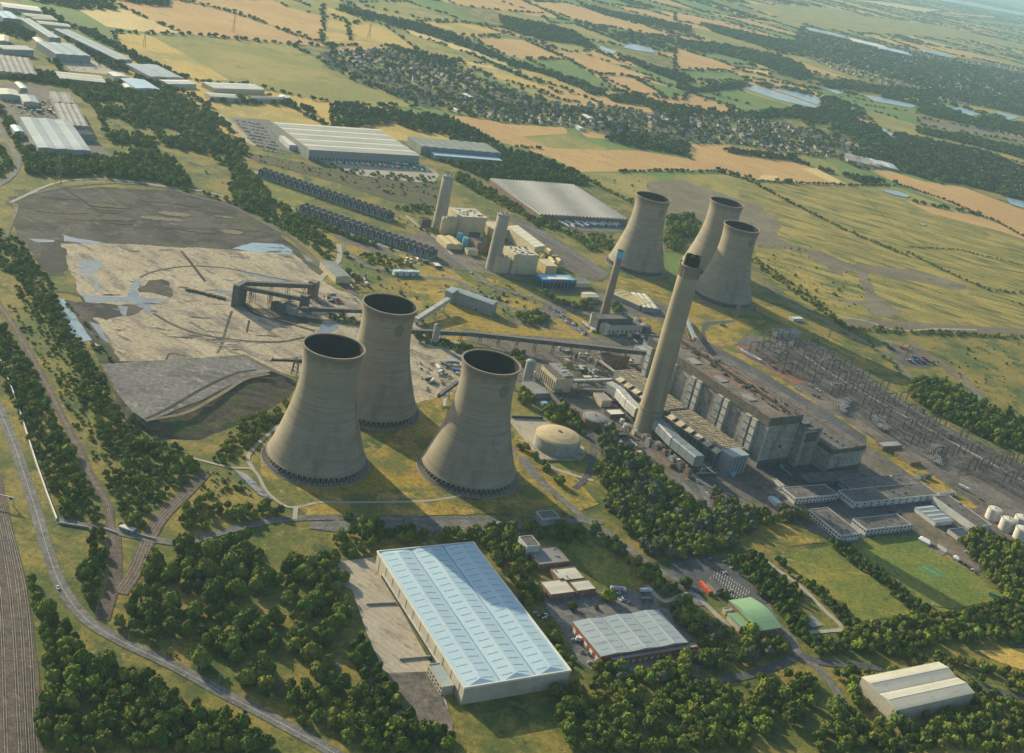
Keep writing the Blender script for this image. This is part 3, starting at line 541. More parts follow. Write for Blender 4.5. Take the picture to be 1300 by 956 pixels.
patch('grass', S('l', (90, 350), (200, 355), (230, 375), (110, 375)), 'turf_golden', 1, 7)
patch('grass', S('k', (100, 120), (200, 150), (440, 260), (480, 290), (330, 340), (200, 290), (0, 120), (0, 80)), 'turf_meadow', 2, 8)
patch('grass', S('k', (900, 340), (1200, 470), (1180, 500), (960, 400)), 'turf_golden', 2, 8)
patch('grass', S('k', (430, 460), (780, 600), (1000, 700), (860, 710), (600, 560)), 'turf_golden', 2, 8)
patch('grass', S('w', (355, 245), (520, 310), (640, 320), (560, 370), (480, 440), (400, 390), (330, 390), (340, 300)), 'turf_golden', 1.5, 7)
patch('grass', S('w', (100, 300), (260, 320), (240, 370), (120, 360)), 'turf_golden', 1.5, 7)
patch('grass', S('w', (60, 150), (200, 180), (340, 240), (260, 240), (110, 200)), 'turf_golden', 1.5, 7)
patch('grass', S('w', (250, 60), (310, 70), (330, 120), (290, 160), (250, 140)), 'turf_field', 1, 7)
patch('grass', S('w', (580, 230), (680, 280), (800, 340), (900, 400), (1016, 460), (1016, 490), (900, 430), (760, 360), (600, 290)), 'turf_golden', 1.5, 7)
patch('grass', S('f', (180, 455), (230, 440), (300, 490), (440, 600), (530, 660), (490, 665), (380, 605), (230, 510)), 'turf_golden')
patch('grass', S('f', (580, 700), (610, 705), (700, 770), (870, 880), (920, 925), (880, 920), (680, 800), (600, 740)), 'turf_golden')
patch('grass', S('i', (830, -10), (900, 30), (1130, 190), (1100, 195), (960, 130), (790, 5)), 'turf_golden')
patch('road', S('w', (395, 330), (410, 325), (510, 318), (520, 326), (420, 340), (402, 360), (412, 400), (560, 480), (760, 600), (1016, 760), (1016, 790), (700, 600), (480, 470), (396, 400), (388, 360)), 'asphalt', 0)
patch('turbine_forecourt', S('w', (400, 400), (830, 640), (1016, 760), (1016, 830), (700, 640), (380, 440)), 'asphalt')
# switchyard
patch('switchyard', S('f', (215, 465), (300, 420), (420, 405), (480, 425), (600, 480), (900, 690), (1320, 900), (1320, 1060), (1160, 960), (960, 880), (800, 800), (640, 690), (520, 620), (300, 490)), 'gravel')
for pts, w, m in [([(280, 430), (430, 540), (650, 680), (900, 830), (1100, 960), (1320, 1080)], 7, 'asphalt_light'), ([(480, 420), (620, 500), (900, 690), (1080, 790), (1320, 905)], 9, 'asphalt_light'),
                  ([(420, 440), (600, 560), (880, 720), (1320, 960)], 5, 'path_concrete'), ([(300, 180), (420, 280), (560, 350), (760, 460), (880, 560)], 8, 'asphalt_light')]:
    road('service_road', S('f', *pts), w, m)
patch('gravel_compound', S('n', (420, 195), (520, 180), (760, 320), (830, 390), (770, 400), (640, 330), (480, 240)), 'brick_red')
patch('gravel_compound', S('n', (440, 200), (515, 192), (745, 322), (800, 385), (640, 320), (490, 240)), 'gravel')
# office forecourt and sports grounds
patch('car_park', S('s', (0, 150), (90, 170), (200, 280), (250, 330), (360, 480), (560, 480), (800, 440), (860, 500), (1000, 600), (1080, 640), (1170, 560), (1000, 470), (1140, 440), (860, 260), (700, 200), (500, 170), (250, 120), (60, 120), (0, 120)), 'asphalt')
patch('car_park', S('i', (15, 90), (120, 80), (320, 200), (220, 205), (120, 200), (70, 150)), 'asphalt')
patch('apron', S('s', (690, 345), (800, 345), (960, 480), (1080, 570), (1080, 630), (960, 560), (850, 500)), 'bare_earth')
patch('cricket_field', S('s', (455, 500), (520, 480), (600, 462), (790, 462), (835, 522), (1050, 640), (1215, 765), (1150, 778), (960, 815), (840, 800), (700, 690), (560, 590)), 'turf_mown')
patch('meadow', S('s', (140, 545), (350, 512), (440, 590), (560, 662), (765, 838), (640, 860), (500, 875), (430, 800), (300, 700), (130, 600)), 'turf_meadow')
patch('meadow', S('i', (300, 262), (400, 250), (470, 262), (552, 322), (415, 338), (330, 310)), 'turf_golden', 1, 6)
road('footpath', S('s', (150, 575), (350, 620), (550, 655)), 2.2, 'turf_golden')
patch('cricket_square', S('s', (770, 610), (860, 600), (935, 640), (900, 680), (820, 680), (760, 640)), 'turf_field', 1, 4)
patch('car_park', S('q', (-60, 230), (0, 140), (170, 140), (320, 140), (390, 230), (590, 400), (555, 450), (450, 400), (340, 400), (240, 360), (90, 370), (-40, 330)), 'asphalt')
patch('crop', S('i', (1110, 725), (1300, 720), (1400, 730), (1400, 800), (1290, 800), (1180, 760)), 'crop_gold', 1, 8)
patch('yard', S('t', (200, 440), (540, 500), (640, 480), (860, 520), (900, 600), (1000, 620), (1100, 800), (1184, 880), (1100, 1000), (500, 960), (420, 900), (330, 720), (240, 600)), 'asphalt_light', .5, 8)
patch('lawn', S('t', (370, 250), (400, 205), (500, 215), (640, 330), (780, 470), (580, 490), (470, 370)), 'turf_meadow', 1, 8)
patch('yard', S('h', (-10, 395), (130, 378), (180, 480), (345, 775), (350, 800), (400, 900), (420, 1000), (280, 1000), (170, 810), (100, 650), (50, 500), (-10, 470)), 'concrete_slab')
patch('yard', S('h', (170, 812), (350, 806), (430, 1000), (420, 1110), (200, 1000)), 'site_ground')
patch('works_ground', [(0, 105), (60, 108), (110, 170), (150, 205), (125, 205), (30, 190), (0, 160)], 'site_ground', 2, 12)
patch('works_ground', S('j', (350, 360), (520, 350), (700, 400), (740, 450), (420, 420)), 'concrete_slab', 2, 15)
patch('works_ground', S('j', (200, 400), (310, 410), (350, 460), (220, 440)), 'asphalt_light', 2, 15)
patch('car_park', S('a', (860, 440), (1010, 450), (1100, 575), (960, 545)), 'asphalt_light')
patch('lorry_park', [(392, 196), (548, 215), (558, 222), (552, 232), (480, 230), (420, 212)], 'concrete_slab')
patch('lorry_park', S('u', (570, 255), (1060, 290), (1000, 345), (800, 340), (680, 310)), 'asphalt_light')
patch('depot_yard', S('b', (340, 580), (640, 590), (650, 615), (440, 615)), 'concrete_slab')
patch('switchyard_track', S('u', (430, 280), (520, 290), (700, 390), (950, 560), (900, 600), (720, 540), (640, 430)), 'gravel')
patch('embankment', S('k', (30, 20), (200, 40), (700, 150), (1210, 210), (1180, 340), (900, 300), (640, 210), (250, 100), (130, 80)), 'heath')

# roads and railways
main_road = road('road', [(-40, 440), (-8, 505), (16, 560), (33, 610), (46, 650), (60, 698), (78, 745), (108, 785), (150, 812), (200, 836), (240, 856), (290, 884), (350, 915), (430, 960), (500, 1010)], 9.0, 'asphalt_light')
road('road_line', None, .16, 'line_white', world_pts=[p for p in main_road[:]], curve=False)
patch('railway_bed', [(-60, 560), (0, 600), (10, 640), (22, 710), (42, 790), (50, 870), (54, 975), (-80, 975)], 'ballast', .6, 8)
for k, (a, b, c) in enumerate([((-6, 640), (14, 760), (26, 960)), ((2, 640), (24, 760), (36, 960)), ((-18, 650), (0, 760), (8, 960)), ((10, 660), (34, 765), (46, 960)), ((-28, 650), (-14, 760), (-8, 960))]):
    for off in (-.75, .75):
        wp = [G(*a), G(*b), G(*c)]; pass
    road('track_bed', [a, b, c], 3.0, 'coal_ground')
    for off in (-.75, .75): road('rail', None, .4, 'rail_steel', world_pts=wp, off=off)
for pts, w in [([(-20, 250), (0, 292), (60, 380), (100, 450), (150, 540), (200, 640), (250, 740), (300, 830), (340, 930), (400, 1030), (415, 1130), (428, 1200)], 7), ([(770, 915), (700, 990), (610, 1080), (560, 1160), (510, 1280), (450, 1370)], 11), ([(430, 1150), (432, 1300), (400, 1420), (385, 1470)], 9)]:
    road('railway_bed', S('d', *pts), w, 'ballast')
for off in (-.75, .75):
    road('rail', S('d', (0, 292), (60, 380), (150, 540), (250, 740), (340, 930), (400, 1030), (428, 1200)), .25, 'rail_steel', off=off)
for k in (-4, -1.5, 1, 3.5):
    road('rail', S('d', (700, 990), (610, 1080), (560, 1160), (510, 1280), (450, 1370)), .35, 'rail_steel', off=k)
road('road', S('g', (215, 240), (330, 262), (440, 283), (560, 308), (680, 322), (800, 292), (960, 252), (1090, 233), (1300, 228), (1600, 234), (1860, 232)), 8, 'asphalt_light')
patch('car_park', S('h', (-100, 245), (0, 240), (120, 245), (640, 242), (700, 235), (740, 240), (760, 275), (640, 275), (500, 290), (200, 285), (0, 285), (-110, 270)), 'asphalt_light', .5, 8)
road('road', S('h', (690, 0), (760, 90), (850, 170), (930, 240), (1000, 280), (1080, 340), (1180, 410), (1290, 480), (1360, 560)), 8, 'asphalt_light')
road('road', S('h', (750, 240), (930, 240), (990, 245)), 8, 'asphalt_light')
road('road', S('p', (60, 640), (170, 800), (300, 940)), 4, 'asphalt_light')
road('road', S('p', (50, 440), (180, 600), (330, 770), (500, 840), (670, 890)), 5, 'path_concrete')
road('railway_bed', S('p', (640, 520), (665, 640), (650, 780), (600, 880), (530, 950)), 6, 'asphalt')
road('path', S('g', (700, 0), (860, 40), (950, 50), (1000, 130), (1060, 180), (1110, 190), (1200, 172), (1330, 172), (1600, 166), (1750, 140), (1790, 115), (1740, 70), (1700, 0), (1660, -40)), 3.0, 'path_concrete')
road('path', S('g', (950, 50), (930, 0), (980, -60), (1050, -120)), 4, 'path_concrete')
road('path', S('g', (1110, 190), (1105, 235)), 4, 'path_concrete')
road('road', S('i', (0, 80), (120, 200), (60, 60), (0, -20)), 6, 'asphalt_light')
road('road', S('q', (-200, 320), (-80, 420), (90, 370), (200, 460), (330, 590)), 5, 'path_concrete')
road('road', S('q', (560, 440), (640, 560), (740, 680), (780, 760), (900, 850), (990, 960), (1060, 1080)), 7.5, 'asphalt_light')
road('road', S('q', (100, 930), (300, 920), (500, 880), (680, 810), (760, 760)), 8, 'asphalt')
road('road', S('q', (780, 770), (950, 815), (1150, 830), (1350, 860), (1700, 920), (2100, 1010), (2500, 1100)), 8, 'asphalt')
road('road', S('q', (530, 140), (640, 220), (800, 340), (940, 480), (1050, 590), (960, 610), (840, 620)), 4.5, 'path_concrete')
road('road', S('i', (-20, 20), (120, 110), (320, 200), (340, 215)), 6, 'asphalt_light')
patch('tennis_court', S('q', (780, 520), (860, 512), (930, 575), (860, 590)), 'wall_greygreen')
road('road', S('a', (-20, 440), (20, 520), (65, 590), (60, 640), (20, 680), (-20, 700)), 8, 'asphalt_light')
road('road', S('a', (660, 350), (740, 390), (820, 430), (880, 480), (930, 530), (960, 548)), 10, 'path_concrete')
road('track', S('a', (60, 740), (200, 710), (350, 690), (500, 690), (640, 710), (760, 745), (860, 770), (960, 820), (1100, 900), (1200, 990), (1300, 1080), (1400, 1150)), 7, 'gravel')
road('track', S('a', (40, 760), (200, 690), (340, 672), (480, 680), (620, 700), (740, 715), (860, 740)), 5, 'path_concrete')
road('track', S('a', (20, 890), (60, 780), (40, 760)), 6, 'bare_earth')
road('road', S('e', (0, 60), (100, 140), (220, 160), (330, 185), (430, 195), (520, 240), (650, 300), (830, 330), (950, 410)), 9, 'asphalt_light')
road('road', S('e', (330, 50), (460, 130), (560, 210), (680, 250), (800, 290), (860, 360), (950, 410), (1060, 440)), 8, 'asphalt_light')
road('road', S('e', (0, 60), (0, 120), (-60, 180), (-100, 250)), 7, 'path_concrete')
road('track', S('k', (380, 360), (330, 345), (360, 375), (560, 450), (900, 580), (1140, 640)), 5, 'path_concrete')
road('track', S('k', (145, 150), (100, 130), (140, 165), (500, 270), (880, 390)), 5, 'path_concrete')
road('track', S('k', (480, 270), (700, 350), (900, 400), (1100, 500), (1250, 640)), 6, 'site_ground')
road('path', S('k', (1000, 390), (1100, 470), (1200, 540), (1270, 620)), 5, 'path_concrete')
road('track', [(845, 232), (920, 262), (1000, 300), (1100, 345), (1240, 395)], 4, 'bare_earth')
road('track', [(1085, 236), (1140, 290), (1220, 330), (1320, 350)], 5, 'turf_rough')
road('road', [(1240, 419), (1190, 418), (1140, 420), (1100, 408), (1065, 402)], 5, 'path_concrete')
for off in (-9, -6, -3, 0, 3, 6): # busy strip beside the combined cycle station
    road('rail', S('u', (440, 285), (560, 330), (700, 410), (830, 490), (960, 590)), .7, 'busbar_metal', off=off)

# the coal bank: a raised, flat-topped heap with a steep grassy flank
def bank(name, top_px, foot_px, h, mt, ms):
    T_ = [G(*p, h)[:2] for p in top_px]; F_ = [G(*p)[:2] for p in foot_px]; n = len(T_)
    mb = MB(); mb.add([(*p, -.5) for p in F_] + [(*p, h) for p in T_], [(i, (i + 1) % n, n + (i + 1) % n, n + i) for i in range(n)])
    o = mb.build(name, ms); tag(o, kind='structure')
    bm = bmesh.new(); bm.from_mesh(o.data); bmesh.ops.subdivide_edges(bm, edges=bm.edges, cuts=4, use_grid_fill=True)
    q = random.Random(2)
    for v in bm.verts: v.co.x += q.uniform(-.8, .8); v.co.y += q.uniform(-.8, .8); v.co.z += q.uniform(-.5, .1)
    bmesh.ops.recalc_face_normals(bm, faces=bm.faces); bm.to_mesh(o.data); bm.free()
    poly_sheet(name + '_top', roughen([tuple(p) for p in T_], .8, 5), mt, h + .05)
bank('coal_bank', S('d', (385, 512), (500, 500), (740, 490), (900, 476), (1020, 535), (930, 556), (840, 600), (740, 650), (640, 690), (550, 725), (500, 690), (450, 630)),
     S('d', (365, 510), (500, 497), (745, 484), (920, 468), (1125, 575), (1095, 640), (1010, 690), (900, 745), (760, 800), (590, 790), (470, 720), (430, 650)), 9, 'coal_ribbed', 'coal_slope')
road('track', None, 4, 'bare_earth', world_pts=[G(*p, 9) for p in S('d', (560, 718), (700, 690), (830, 620), (920, 566), (1010, 545))], z=9.3)
road('track', None, 3, 'coal_black', world_pts=[G(*p, 9) for p in S('d', (545, 715), (640, 670), (760, 600), (880, 545), (960, 530))], z=9.25)

for k in range(26): # weeds creeping over the dark ground behind the ash yard
    c = G(*S('a', (rr_.uniform(60, 980), rr_.uniform(740, 880)))[0]); L_ = rr_.uniform(6, 30); w_ = rr_.uniform(3, 9); a = R(25)
    q = [(c[0] + math.cos(a) * L_ * math.cos(t) - math.sin(a) * w_ * math.sin(t), c[1] + math.sin(a) * L_ * math.cos(t) + math.cos(a) * w_ * math.sin(t)) for t in np.arange(0, 6.28, .5)]
    if inside([tuple(G(*p)[:2]) for p in [(30, 262), (60, 248), (235, 250), (305, 270), (370, 318), (90, 300)]], np.array([c[0]]), np.array([c[1]]))[0]: poly_sheet('coal_ground_patch', roughen(q, 2.5, 3), rr_.choice(['coal_black', 'heath', 'bare_earth', 'coal_slope', 'coal_black']))
# ---- woods and hedges
def cl(px): CLEAR.append([tuple(G(*p)[:2]) for p in px])
cl(S('h', (-16, 390), (130, 370), (180, 480), (400, 900), (420, 1010), (280, 1010), (120, 690), (40, 480)))
cl(S('s', (455, 495), (600, 455), (790, 455), (850, 520), (1070, 640), (1230, 780), (960, 835), (830, 815), (560, 600)))
cl(S('s', (130, 545), (350, 505), (440, 585), (560, 658), (775, 850), (640, 885), (500, 890), (430, 820), (300, 720), (130, 620)))
cl(S('g', (930, 530), (1040, 520), (1010, 590), (960, 640))); cl(S('g', (600, 690), (740, 660), (760, 760), (640, 730))); cl(S('g', (980, 750), (1090, 740), (1080, 800), (1000, 800)))
cl(S('g', (940, 320), (990, 340), (1060, 400), (1010, 410))); cl(S('g', (910, 640), (970, 650), (940, 710), (890, 700)))
for c in [('a', [(375, 440), (440, 435), (505, 480), (500, 508), (420, 500)]), ('a', [(565, 465), (640, 480), (710, 518), (640, 520)]), ('a', [(690, 600), (760, 570), (860, 640), (870, 700), (720, 700), (680, 650)]), ('a', [(400, 380), (450, 375), (470, 400), (420, 405)]), ('a', [(400, 535), (520, 545), (560, 570), (440, 575)]),
          ('g', (930, 530)), ]:
    if isinstance(c[1], list): cl(S(c[0], *c[1]))
for c in [[(915, 330), (960, 330), (1060, 410), (1030, 430)], [(1080, 320), (1140, 380), (1200, 400), (1180, 430), (1100, 400)], [(1030, 540), (1070, 560), (1060, 620), (1020, 600)], [(500, 560), (560, 600), (560, 640), (520, 620)], [(880, 560), (990, 560), (980, 620), (900, 600)], [(680, 690), (760, 700), (900, 790), (900, 840), (760, 780)], [(980, 730), (1080, 745), (1090, 790), (1000, 800)]]: cl(S('g', *c))
wood('band', S('d', (-30, -10), (70, 45), (125, 130), (190, 200), (235, 330), (300, 420), (345, 480), (440, 690), (560, 790), (720, 850), (780, 915), (700, 980), (600, 1090), (540, 1130), (430, 1130), (400, 1000), (390, 850), (330, 620), (270, 500), (170, 330), (60, 180), (-30, 130)), 7.2, (2.4, 4.8), (4, 9), [0, 0, 5], .78)
wood('embank', S('d', (-30, 330), (20, 380), (80, 470), (180, 640), (280, 830), (380, 1060), (385, 1130), (330, 1125), (230, 1110), (180, 960), (90, 740), (0, 560), (-30, 480)), 7.2, (2.6, 4.6), (5, 9), [0, 0, 5], .85)
wood('north', S('d', (0, 290), (60, 300), (140, 430), (250, 560), (330, 700), (430, 860), (390, 900), (340, 860), (250, 700), (120, 470), (60, 370)), 5.5, (1.2, 2.6), (1.6, 4.2), [0, 5], .42)
wood('north', S('d', (60, 150), (200, 330), (300, 480), (400, 700), (540, 840), (430, 860), (300, 640), (180, 440), (60, 250)), 6, (1.6, 3.4), (2.5, 6), [0, 5], .5)
wood('spinney', S('g', (345, 290), (400, 292), (420, 400), (425, 520), (370, 610), (310, 520), (285, 440), (335, 380)), 7, (3, 4.8), (7, 11), 1, .95)
wood('roadwood', S('g', (565, 345), (760, 315), (880, 275), (940, 330), (1010, 405), (1090, 400), (1230, 400), (1280, 470), (1290, 560), (1290, 640), (1240, 790), (1240, 850), (1060, 830), (900, 860), (760, 790), (620, 700), (460, 650), (400, 600), (440, 500), (500, 420)), 9.6, (4.2, 7.6), (9, 16), [0, 0, 0, 1, 5], .7)
wood('railwood', S('g', (140, 590), (250, 580), (335, 610), (350, 690), (320, 760), (300, 850), (300, 1110), (150, 1110), (148, 848)), 9.2, (4.2, 7), (9, 15), [0, 0, 1, 5], .88)
wood('railwood', S('g', (345, 665), (440, 690), (560, 745), (700, 820), (860, 930), (1100, 1110), (300, 1110), (300, 850)), 9.2, (4.2, 7), (9, 15), [0, 0, 1, 5], .88)
wood('roadwood', S('g', (900, 870), (1080, 850), (1260, 850), (1500, 900), (1700, 1110), (1150, 1110), (900, 940)), 9.5, (4.2, 6.4), (9, 14), [0, 0, 1], .9)
wood('verge', S('g', (95, 380), (150, 420), (200, 490), (250, 570), (130, 585), (100, 480)), 7, (3, 4.5), (6, 10), 0, .9)
wood('verge', S('g', (440, 640), (600, 720), (780, 800), (860, 840), (830, 850), (600, 745)), 5.5, (1.6, 2.6), (2.5, 4.5), 0, .8)
wood('towertrees', S('g', (640, 240), (670, 180), (760, 150), (900, 190), (1030, 180), (1100, 195), (1085, 225), (960, 245), (800, 280), (690, 310)), 8.5, (3.6, 5.6), (7, 11), 0, .78)
wood('towertrees', S('g', (740, 60), (800, 50), (880, 130), (760, 140)), 7, (1.4, 2.4), (2, 4), 0, .3)
wood('towertrees', S('d', (790, 880), (850, 790), (900, 720), (1000, 700), (1070, 650), (1085, 670), (1000, 770), (900, 860), (820, 900)), 6, (2.2, 4.2), (4, 8), 0, .8)
cl(S('h', (140, 340), (510, 325), (880, 860), (500, 1000), (430, 850), (180, 500)))
cl(S('t', (70, 170), (180, 170), (560, 480), (560, 560), (380, 570), (190, 450))); cl(S('t', (390, 650), (880, 590), (1120, 820), (600, 940)))
wood('whtrees', S('h', (0, 280), (120, 255), (210, 270), (330, 290), (460, 295), (620, 255), (760, 285), (930, 260), (930, 320), (860, 325), (800, 300), (730, 320), (690, 310), (740, 400), (770, 480), (790, 560), (700, 575), (600, 430), (520, 320), (330, 325), (140, 335), (20, 390), (-40, 350)), 8.5, (3.8, 6), (8, 13), [0, 0, 1], .92)
wood('whtrees', S('h', (-180, 390), (-60, 380), (20, 390), (-10, 420), (-60, 470), (-150, 480)), 8.5, (3.8, 6), (8, 13), 0, .9)
wood('yardtrees', S('h', (-90, 420), (0, 440), (60, 570), (50, 640), (-20, 650), (-60, 500)), 8.5, (3.8, 5.6), (7, 12), 0, .9)
wood('yardtrees', S('h', (55, 690), (100, 700), (170, 810), (250, 860), (420, 1000), (420, 1110), (100, 1110), (80, 850), (40, 760)), 8, (3, 5), (6, 10), 1, .9)
wood('whstrip', S('h', (740, 560), (800, 620), (830, 690), (900, 800), (920, 870), (1050, 1110), (820, 1110), (880, 850), (740, 590)), 7.5, (2.6, 4.2), (4, 7), 0, .75)
wood('roadside', S('h', (930, 270), (1000, 290), (1070, 350), (1150, 400), (1290, 475), (1320, 560), (1320, 700), (1250, 600), (1180, 500), (1060, 390), (960, 310)), 8, (3.6, 5.6), (8, 12), [0, 0, 2], .95)
wood('midwood', S('p', (680, 560), (720, 500), (820, 500), (840, 600), (1000, 680), (1060, 740), (1130, 830), (1160, 900), (1290, 900), (1600, 980), (1900, 1150), (1900, 1290), (1600, 1300), (1350, 1290), (1200, 1290), (1060, 1180), (860, 1080), (790, 1010), (660, 900), (640, 800)), 9, (4, 7), (9, 14), [0, 0, 5, 2, 3], .88)
wood('midwood', S('t', (560, 20), (640, 60), (660, 140), (750, 220), (840, 310), (900, 325), (1050, 310), (1200, 285), (1320, 270), (1300, 60), (1100, -40), (800, -60), (640, -20)), 8.8, (4, 6.6), (8, 13), [0, 0, 5, 2, 3], .9)
wood('tankwood', S('p', (290, 380), (380, 340), (480, 340), (560, 400), (580, 480), (500, 500), (420, 470), (300, 420)), 8, (4, 5.6), (8, 12), 0, .9)
wood('tankwood', S('p', (90, 220), (150, 190), (240, 220), (260, 300), (170, 340), (80, 310)), 9, (4.5, 6), (9, 12), 0, .95)
wood('tankwood', S('p', (100, 640), (180, 640), (260, 740), (360, 850), (440, 930), (340, 960), (220, 820), (120, 720)), 8, (3.4, 5), (6, 10), 0, .72)
wood('tankwood', S('p', (540, 510), (620, 520), (660, 560), (620, 600), (560, 590)), 7.5, (3.4, 4.6), (6, 10), 0, .9)
wood('midwood', S('i', (-10, 170), (110, 195), (210, 205), (480, 205), (500, 240), (260, 262), (220, 330), (100, 370), (-10, 385)), 8.6, (4, 6), (8, 13), [0, 0, 3], .93)
wood('hedgerow', S('i', (565, 315), (610, 310), (650, 340), (780, 440), (960, 560), (930, 585), (870, 590), (760, 510), (600, 365)), 6.2, (2.4, 3.6), (5, 8), 1, .95)
wood('belt', S('i', (180, 385), (300, 375), (340, 440), (460, 515), (455, 590), (430, 600), (330, 540)), 7, (3.4, 4.8), (8, 12), 1, .97)
wood('belt', S('i', (330, 560), (400, 555), (490, 640), (500, 680), (450, 700)), 7, (3.4, 4.8), (8, 12), 1, .97)
wood('hedgerow', S('i', (365, 385), (430, 410), (560, 500), (690, 620), (640, 655), (600, 630), (480, 520)), 6.2, (2.4, 3.6), (5, 8), 1, .95)
wood('belt', S('i', (450, 700), (560, 665), (700, 640), (870, 600), (1040, 590), (1200, 555), (1320, 535), (1400, 540), (1400, 700), (1200, 690), (1000, 700), (860, 740), (640, 735), (520, 745)), 8, (3.4, 5.8), (7, 12), [0, 0, 1, 5], .92)
wood('belt', S('i', (760, 725), (1000, 745), (1180, 790), (1320, 830), (1320, 845), (1000, 775), (790, 748)), 6, (2.4, 3.8), (5, 8), 0, .95)
wood('corner', S('i', (-10, 600), (30, 480), (90, 560), (160, 640), (250, 640), (420, 680), (425, 740), (330, 770), (180, 790), (60, 830), (-10, 840), (-60, 850), (-200, 860), (-330, 850), (-300, 800), (-80, 800), (-20, 740)), 8.6, (3.8, 6.4), (8, 12), [0, 0, 5, 3], .85)
wood('corner', S('i', (1040, 300), (1130, 290), (1300, 360), (1330, 400), (1330, 560), (1210, 530), (1130, 420)), 8, (3.8, 5.8), (8, 13), 0, .97)
wood('bottom', S('i', (570, 850), (600, 800), (780, 775), (1000, 790), (1060, 840), (1320, 850), (1400, 1110), (500, 1110), (590, 900)), 8.4, (3.8, 6.2), (8, 12), [0, 0, 5], .84)
wood('bottom', S('i', (-10, 860), (150, 800), (340, 800), (520, 830), (540, 900), (300, 1110), (-400, 1110), (-500, 900), (-300, 870)), 8.8, (3.8, 6.4), (8, 12), [0, 0, 5], .82)
wood('screen', S('f', (870, 590), (900, 570), (980, 575), (1100, 640), (1200, 690), (1320, 750), (1320, 850), (1180, 805), (1050, 740), (960, 695), (870, 640)), 8, (3.8, 5.8), (9, 14), [0, 0, 1], .97)
hedge('far', S('f', (285, 130), (400, 210), (500, 280), (620, 370), (760, 460), (880, 565)), 5, (2.4, 4.5), (3, 7), 0, 5)
hedge('far', S('f', (285, 110), (400, 190), (500, 260), (620, 360), (700, 400)), 5, (2.4, 4), (3, 6), 0, 4)
hedge('far', S('f', (620, 370), (740, 385), (900, 392), (1100, 405), (1320, 410)), 5, (2.2, 4), (3, 6), 0, 2.5)
hedge('far', S('f', (740, 375), (940, 388), (1120, 398)), 4, (2.2, 4), (3, 6), 1, 2)
hedge('far', S('f', (860, 90), (1000, 160), (1180, 240)), 5, (2.4, 3.6), (3, 6), 0, 1.5)
hedge('far', S('f', (860, 70), (1050, 80), (1320, 145)), 6, (1.8, 2.8), (2, 4), 0, 1.5)
hedge('far', S('f', (1200, 235), (1320, 250)), 6, (2.4, 3.6), (3, 6), 0, 2); hedge('far', S('f', (1260, 280), (1320, 300)), 6, (2.4, 3.6), (3, 6), 0, 2)
hedge('far', S('c', (290, 680), (440, 688), (640, 695), (820, 698)), 7, (3, 5), (4, 7), 0, 2); hedge('far', S('c', (180, 640), (290, 690), (440, 770), (640, 870), (860, 960)), 7, (3, 5), (4, 7), 0, 2)
hedge('far', S('c', (820, 690), (1000, 750), (1200, 835), (1320, 900)), 7, (3, 5), (4, 7), 0, 2); hedge('far', S('c', (0, 645), (180, 645)), 9, (3, 5), (4, 7), 0, 2)
hedge('far', S('b', (890, 650), (980, 700), (1090, 760), (1100, 750)), 7, (3, 5), (4, 8), 0, 2)
hedge('far', S('b', (1050, 645), (1300, 640)), 9, (4, 6), (4, 7), 0, 3, .8); hedge('far', S('b', (680, 552), (760, 556)), 6, (4, 6), (4, 7), 0, 3, .8)
wood('north', S('a', (255, 320), (420, 310), (560, 335), (640, 340), (700, 350), (760, 380), (830, 440), (870, 490), (940, 560), (900, 590), (860, 620), (800, 590), (700, 560), (650, 590), (680, 650), (720, 690), (640, 700), (480, 665), (300, 660), (100, 655), (75, 600), (110, 560), (300, 580), (440, 605), (420, 560), (350, 400), (270, 345)), 9, (4, 7), (8, 13), [0, 0, 0, 5], .66, clump=38)
wood('north', S('a', (260, 325), (420, 315), (640, 345), (800, 420), (880, 510), (790, 570), (700, 520), (570, 460), (520, 500), (440, 440), (340, 400)), 11, (4, 7), (8, 13), [0, 0, 1], .42)
wood('north', S('a', (80, 560), (330, 590), (430, 610), (560, 580), (700, 640), (640, 690), (300, 655), (100, 650)), 9, (4.5, 7), (9, 14), [0, 0, 1], .78)
wood('north', S('a', (840, 640), (920, 640), (1010, 740), (1000, 785), (940, 790), (870, 750)), 8, (5, 7.5), (10, 15), 0, .95)
wood('north', S('a', (700, 600), (860, 610), (900, 640), (850, 660), (760, 650)), 9, (4, 6), (8, 12), 0, .6)
hedge('north', S('a', (560, 690), (700, 710), (860, 755), (980, 810), (1100, 880), (1250, 980), (1350, 1060)), 5.5, (3, 5), (4, 8), 0, 4); hedge('north', S('a', (900, 780), (1020, 800), (1140, 850), (1300, 880)), 6, (3.4, 5), (5, 9), 0, 6)
wood('north', S('k', (200, 290), (340, 350), (520, 420), (800, 540), (820, 570), (700, 540), (480, 450), (300, 400)), 7, (3, 5), (5, 9), 0, .9)
wood('north', S('k', (470, 500), (650, 620), (640, 650), (500, 560), (300, 480), (180, 400), (300, 400)), 7, (3, 5), (5, 9), 0, .75)
wood('north', S('k', (720, 620), (860, 620), (1060, 690), (900, 700), (730, 660)), 8, (2.6, 4.4), (4, 7), 0, .7)
wood('north', S('k', (820, 560), (960, 560), (1060, 600), (960, 610)), 7, (2.4, 4), (3, 6), 0, .7)
wood('north', S('k', (430, 60), (640, 110), (800, 130), (1150, 160), (1250, 120), (1280, 160), (1220, 200), (1000, 190), (700, 150), (480, 90)), 8, (3, 5), (3, 5), 0, .4)
wood('north', S('k', (920, 330), (1100, 330), (1180, 350), (1160, 380), (960, 370)), 8, (3, 4.6), (4, 7), 0, .7)
wood('north', S('k', (0, 100), (80, 130), (200, 300), (180, 340), (60, 300), (0, 260)), 8.5, (4.4, 6.6), (8, 13), 0, .85)
wood('north', S('a', (-20, 255), (100, 270), (300, 300), (260, 325), (120, 305), (-20, 290)), 9, (4.5, 6.5), (9, 13), [0, 1], .95)
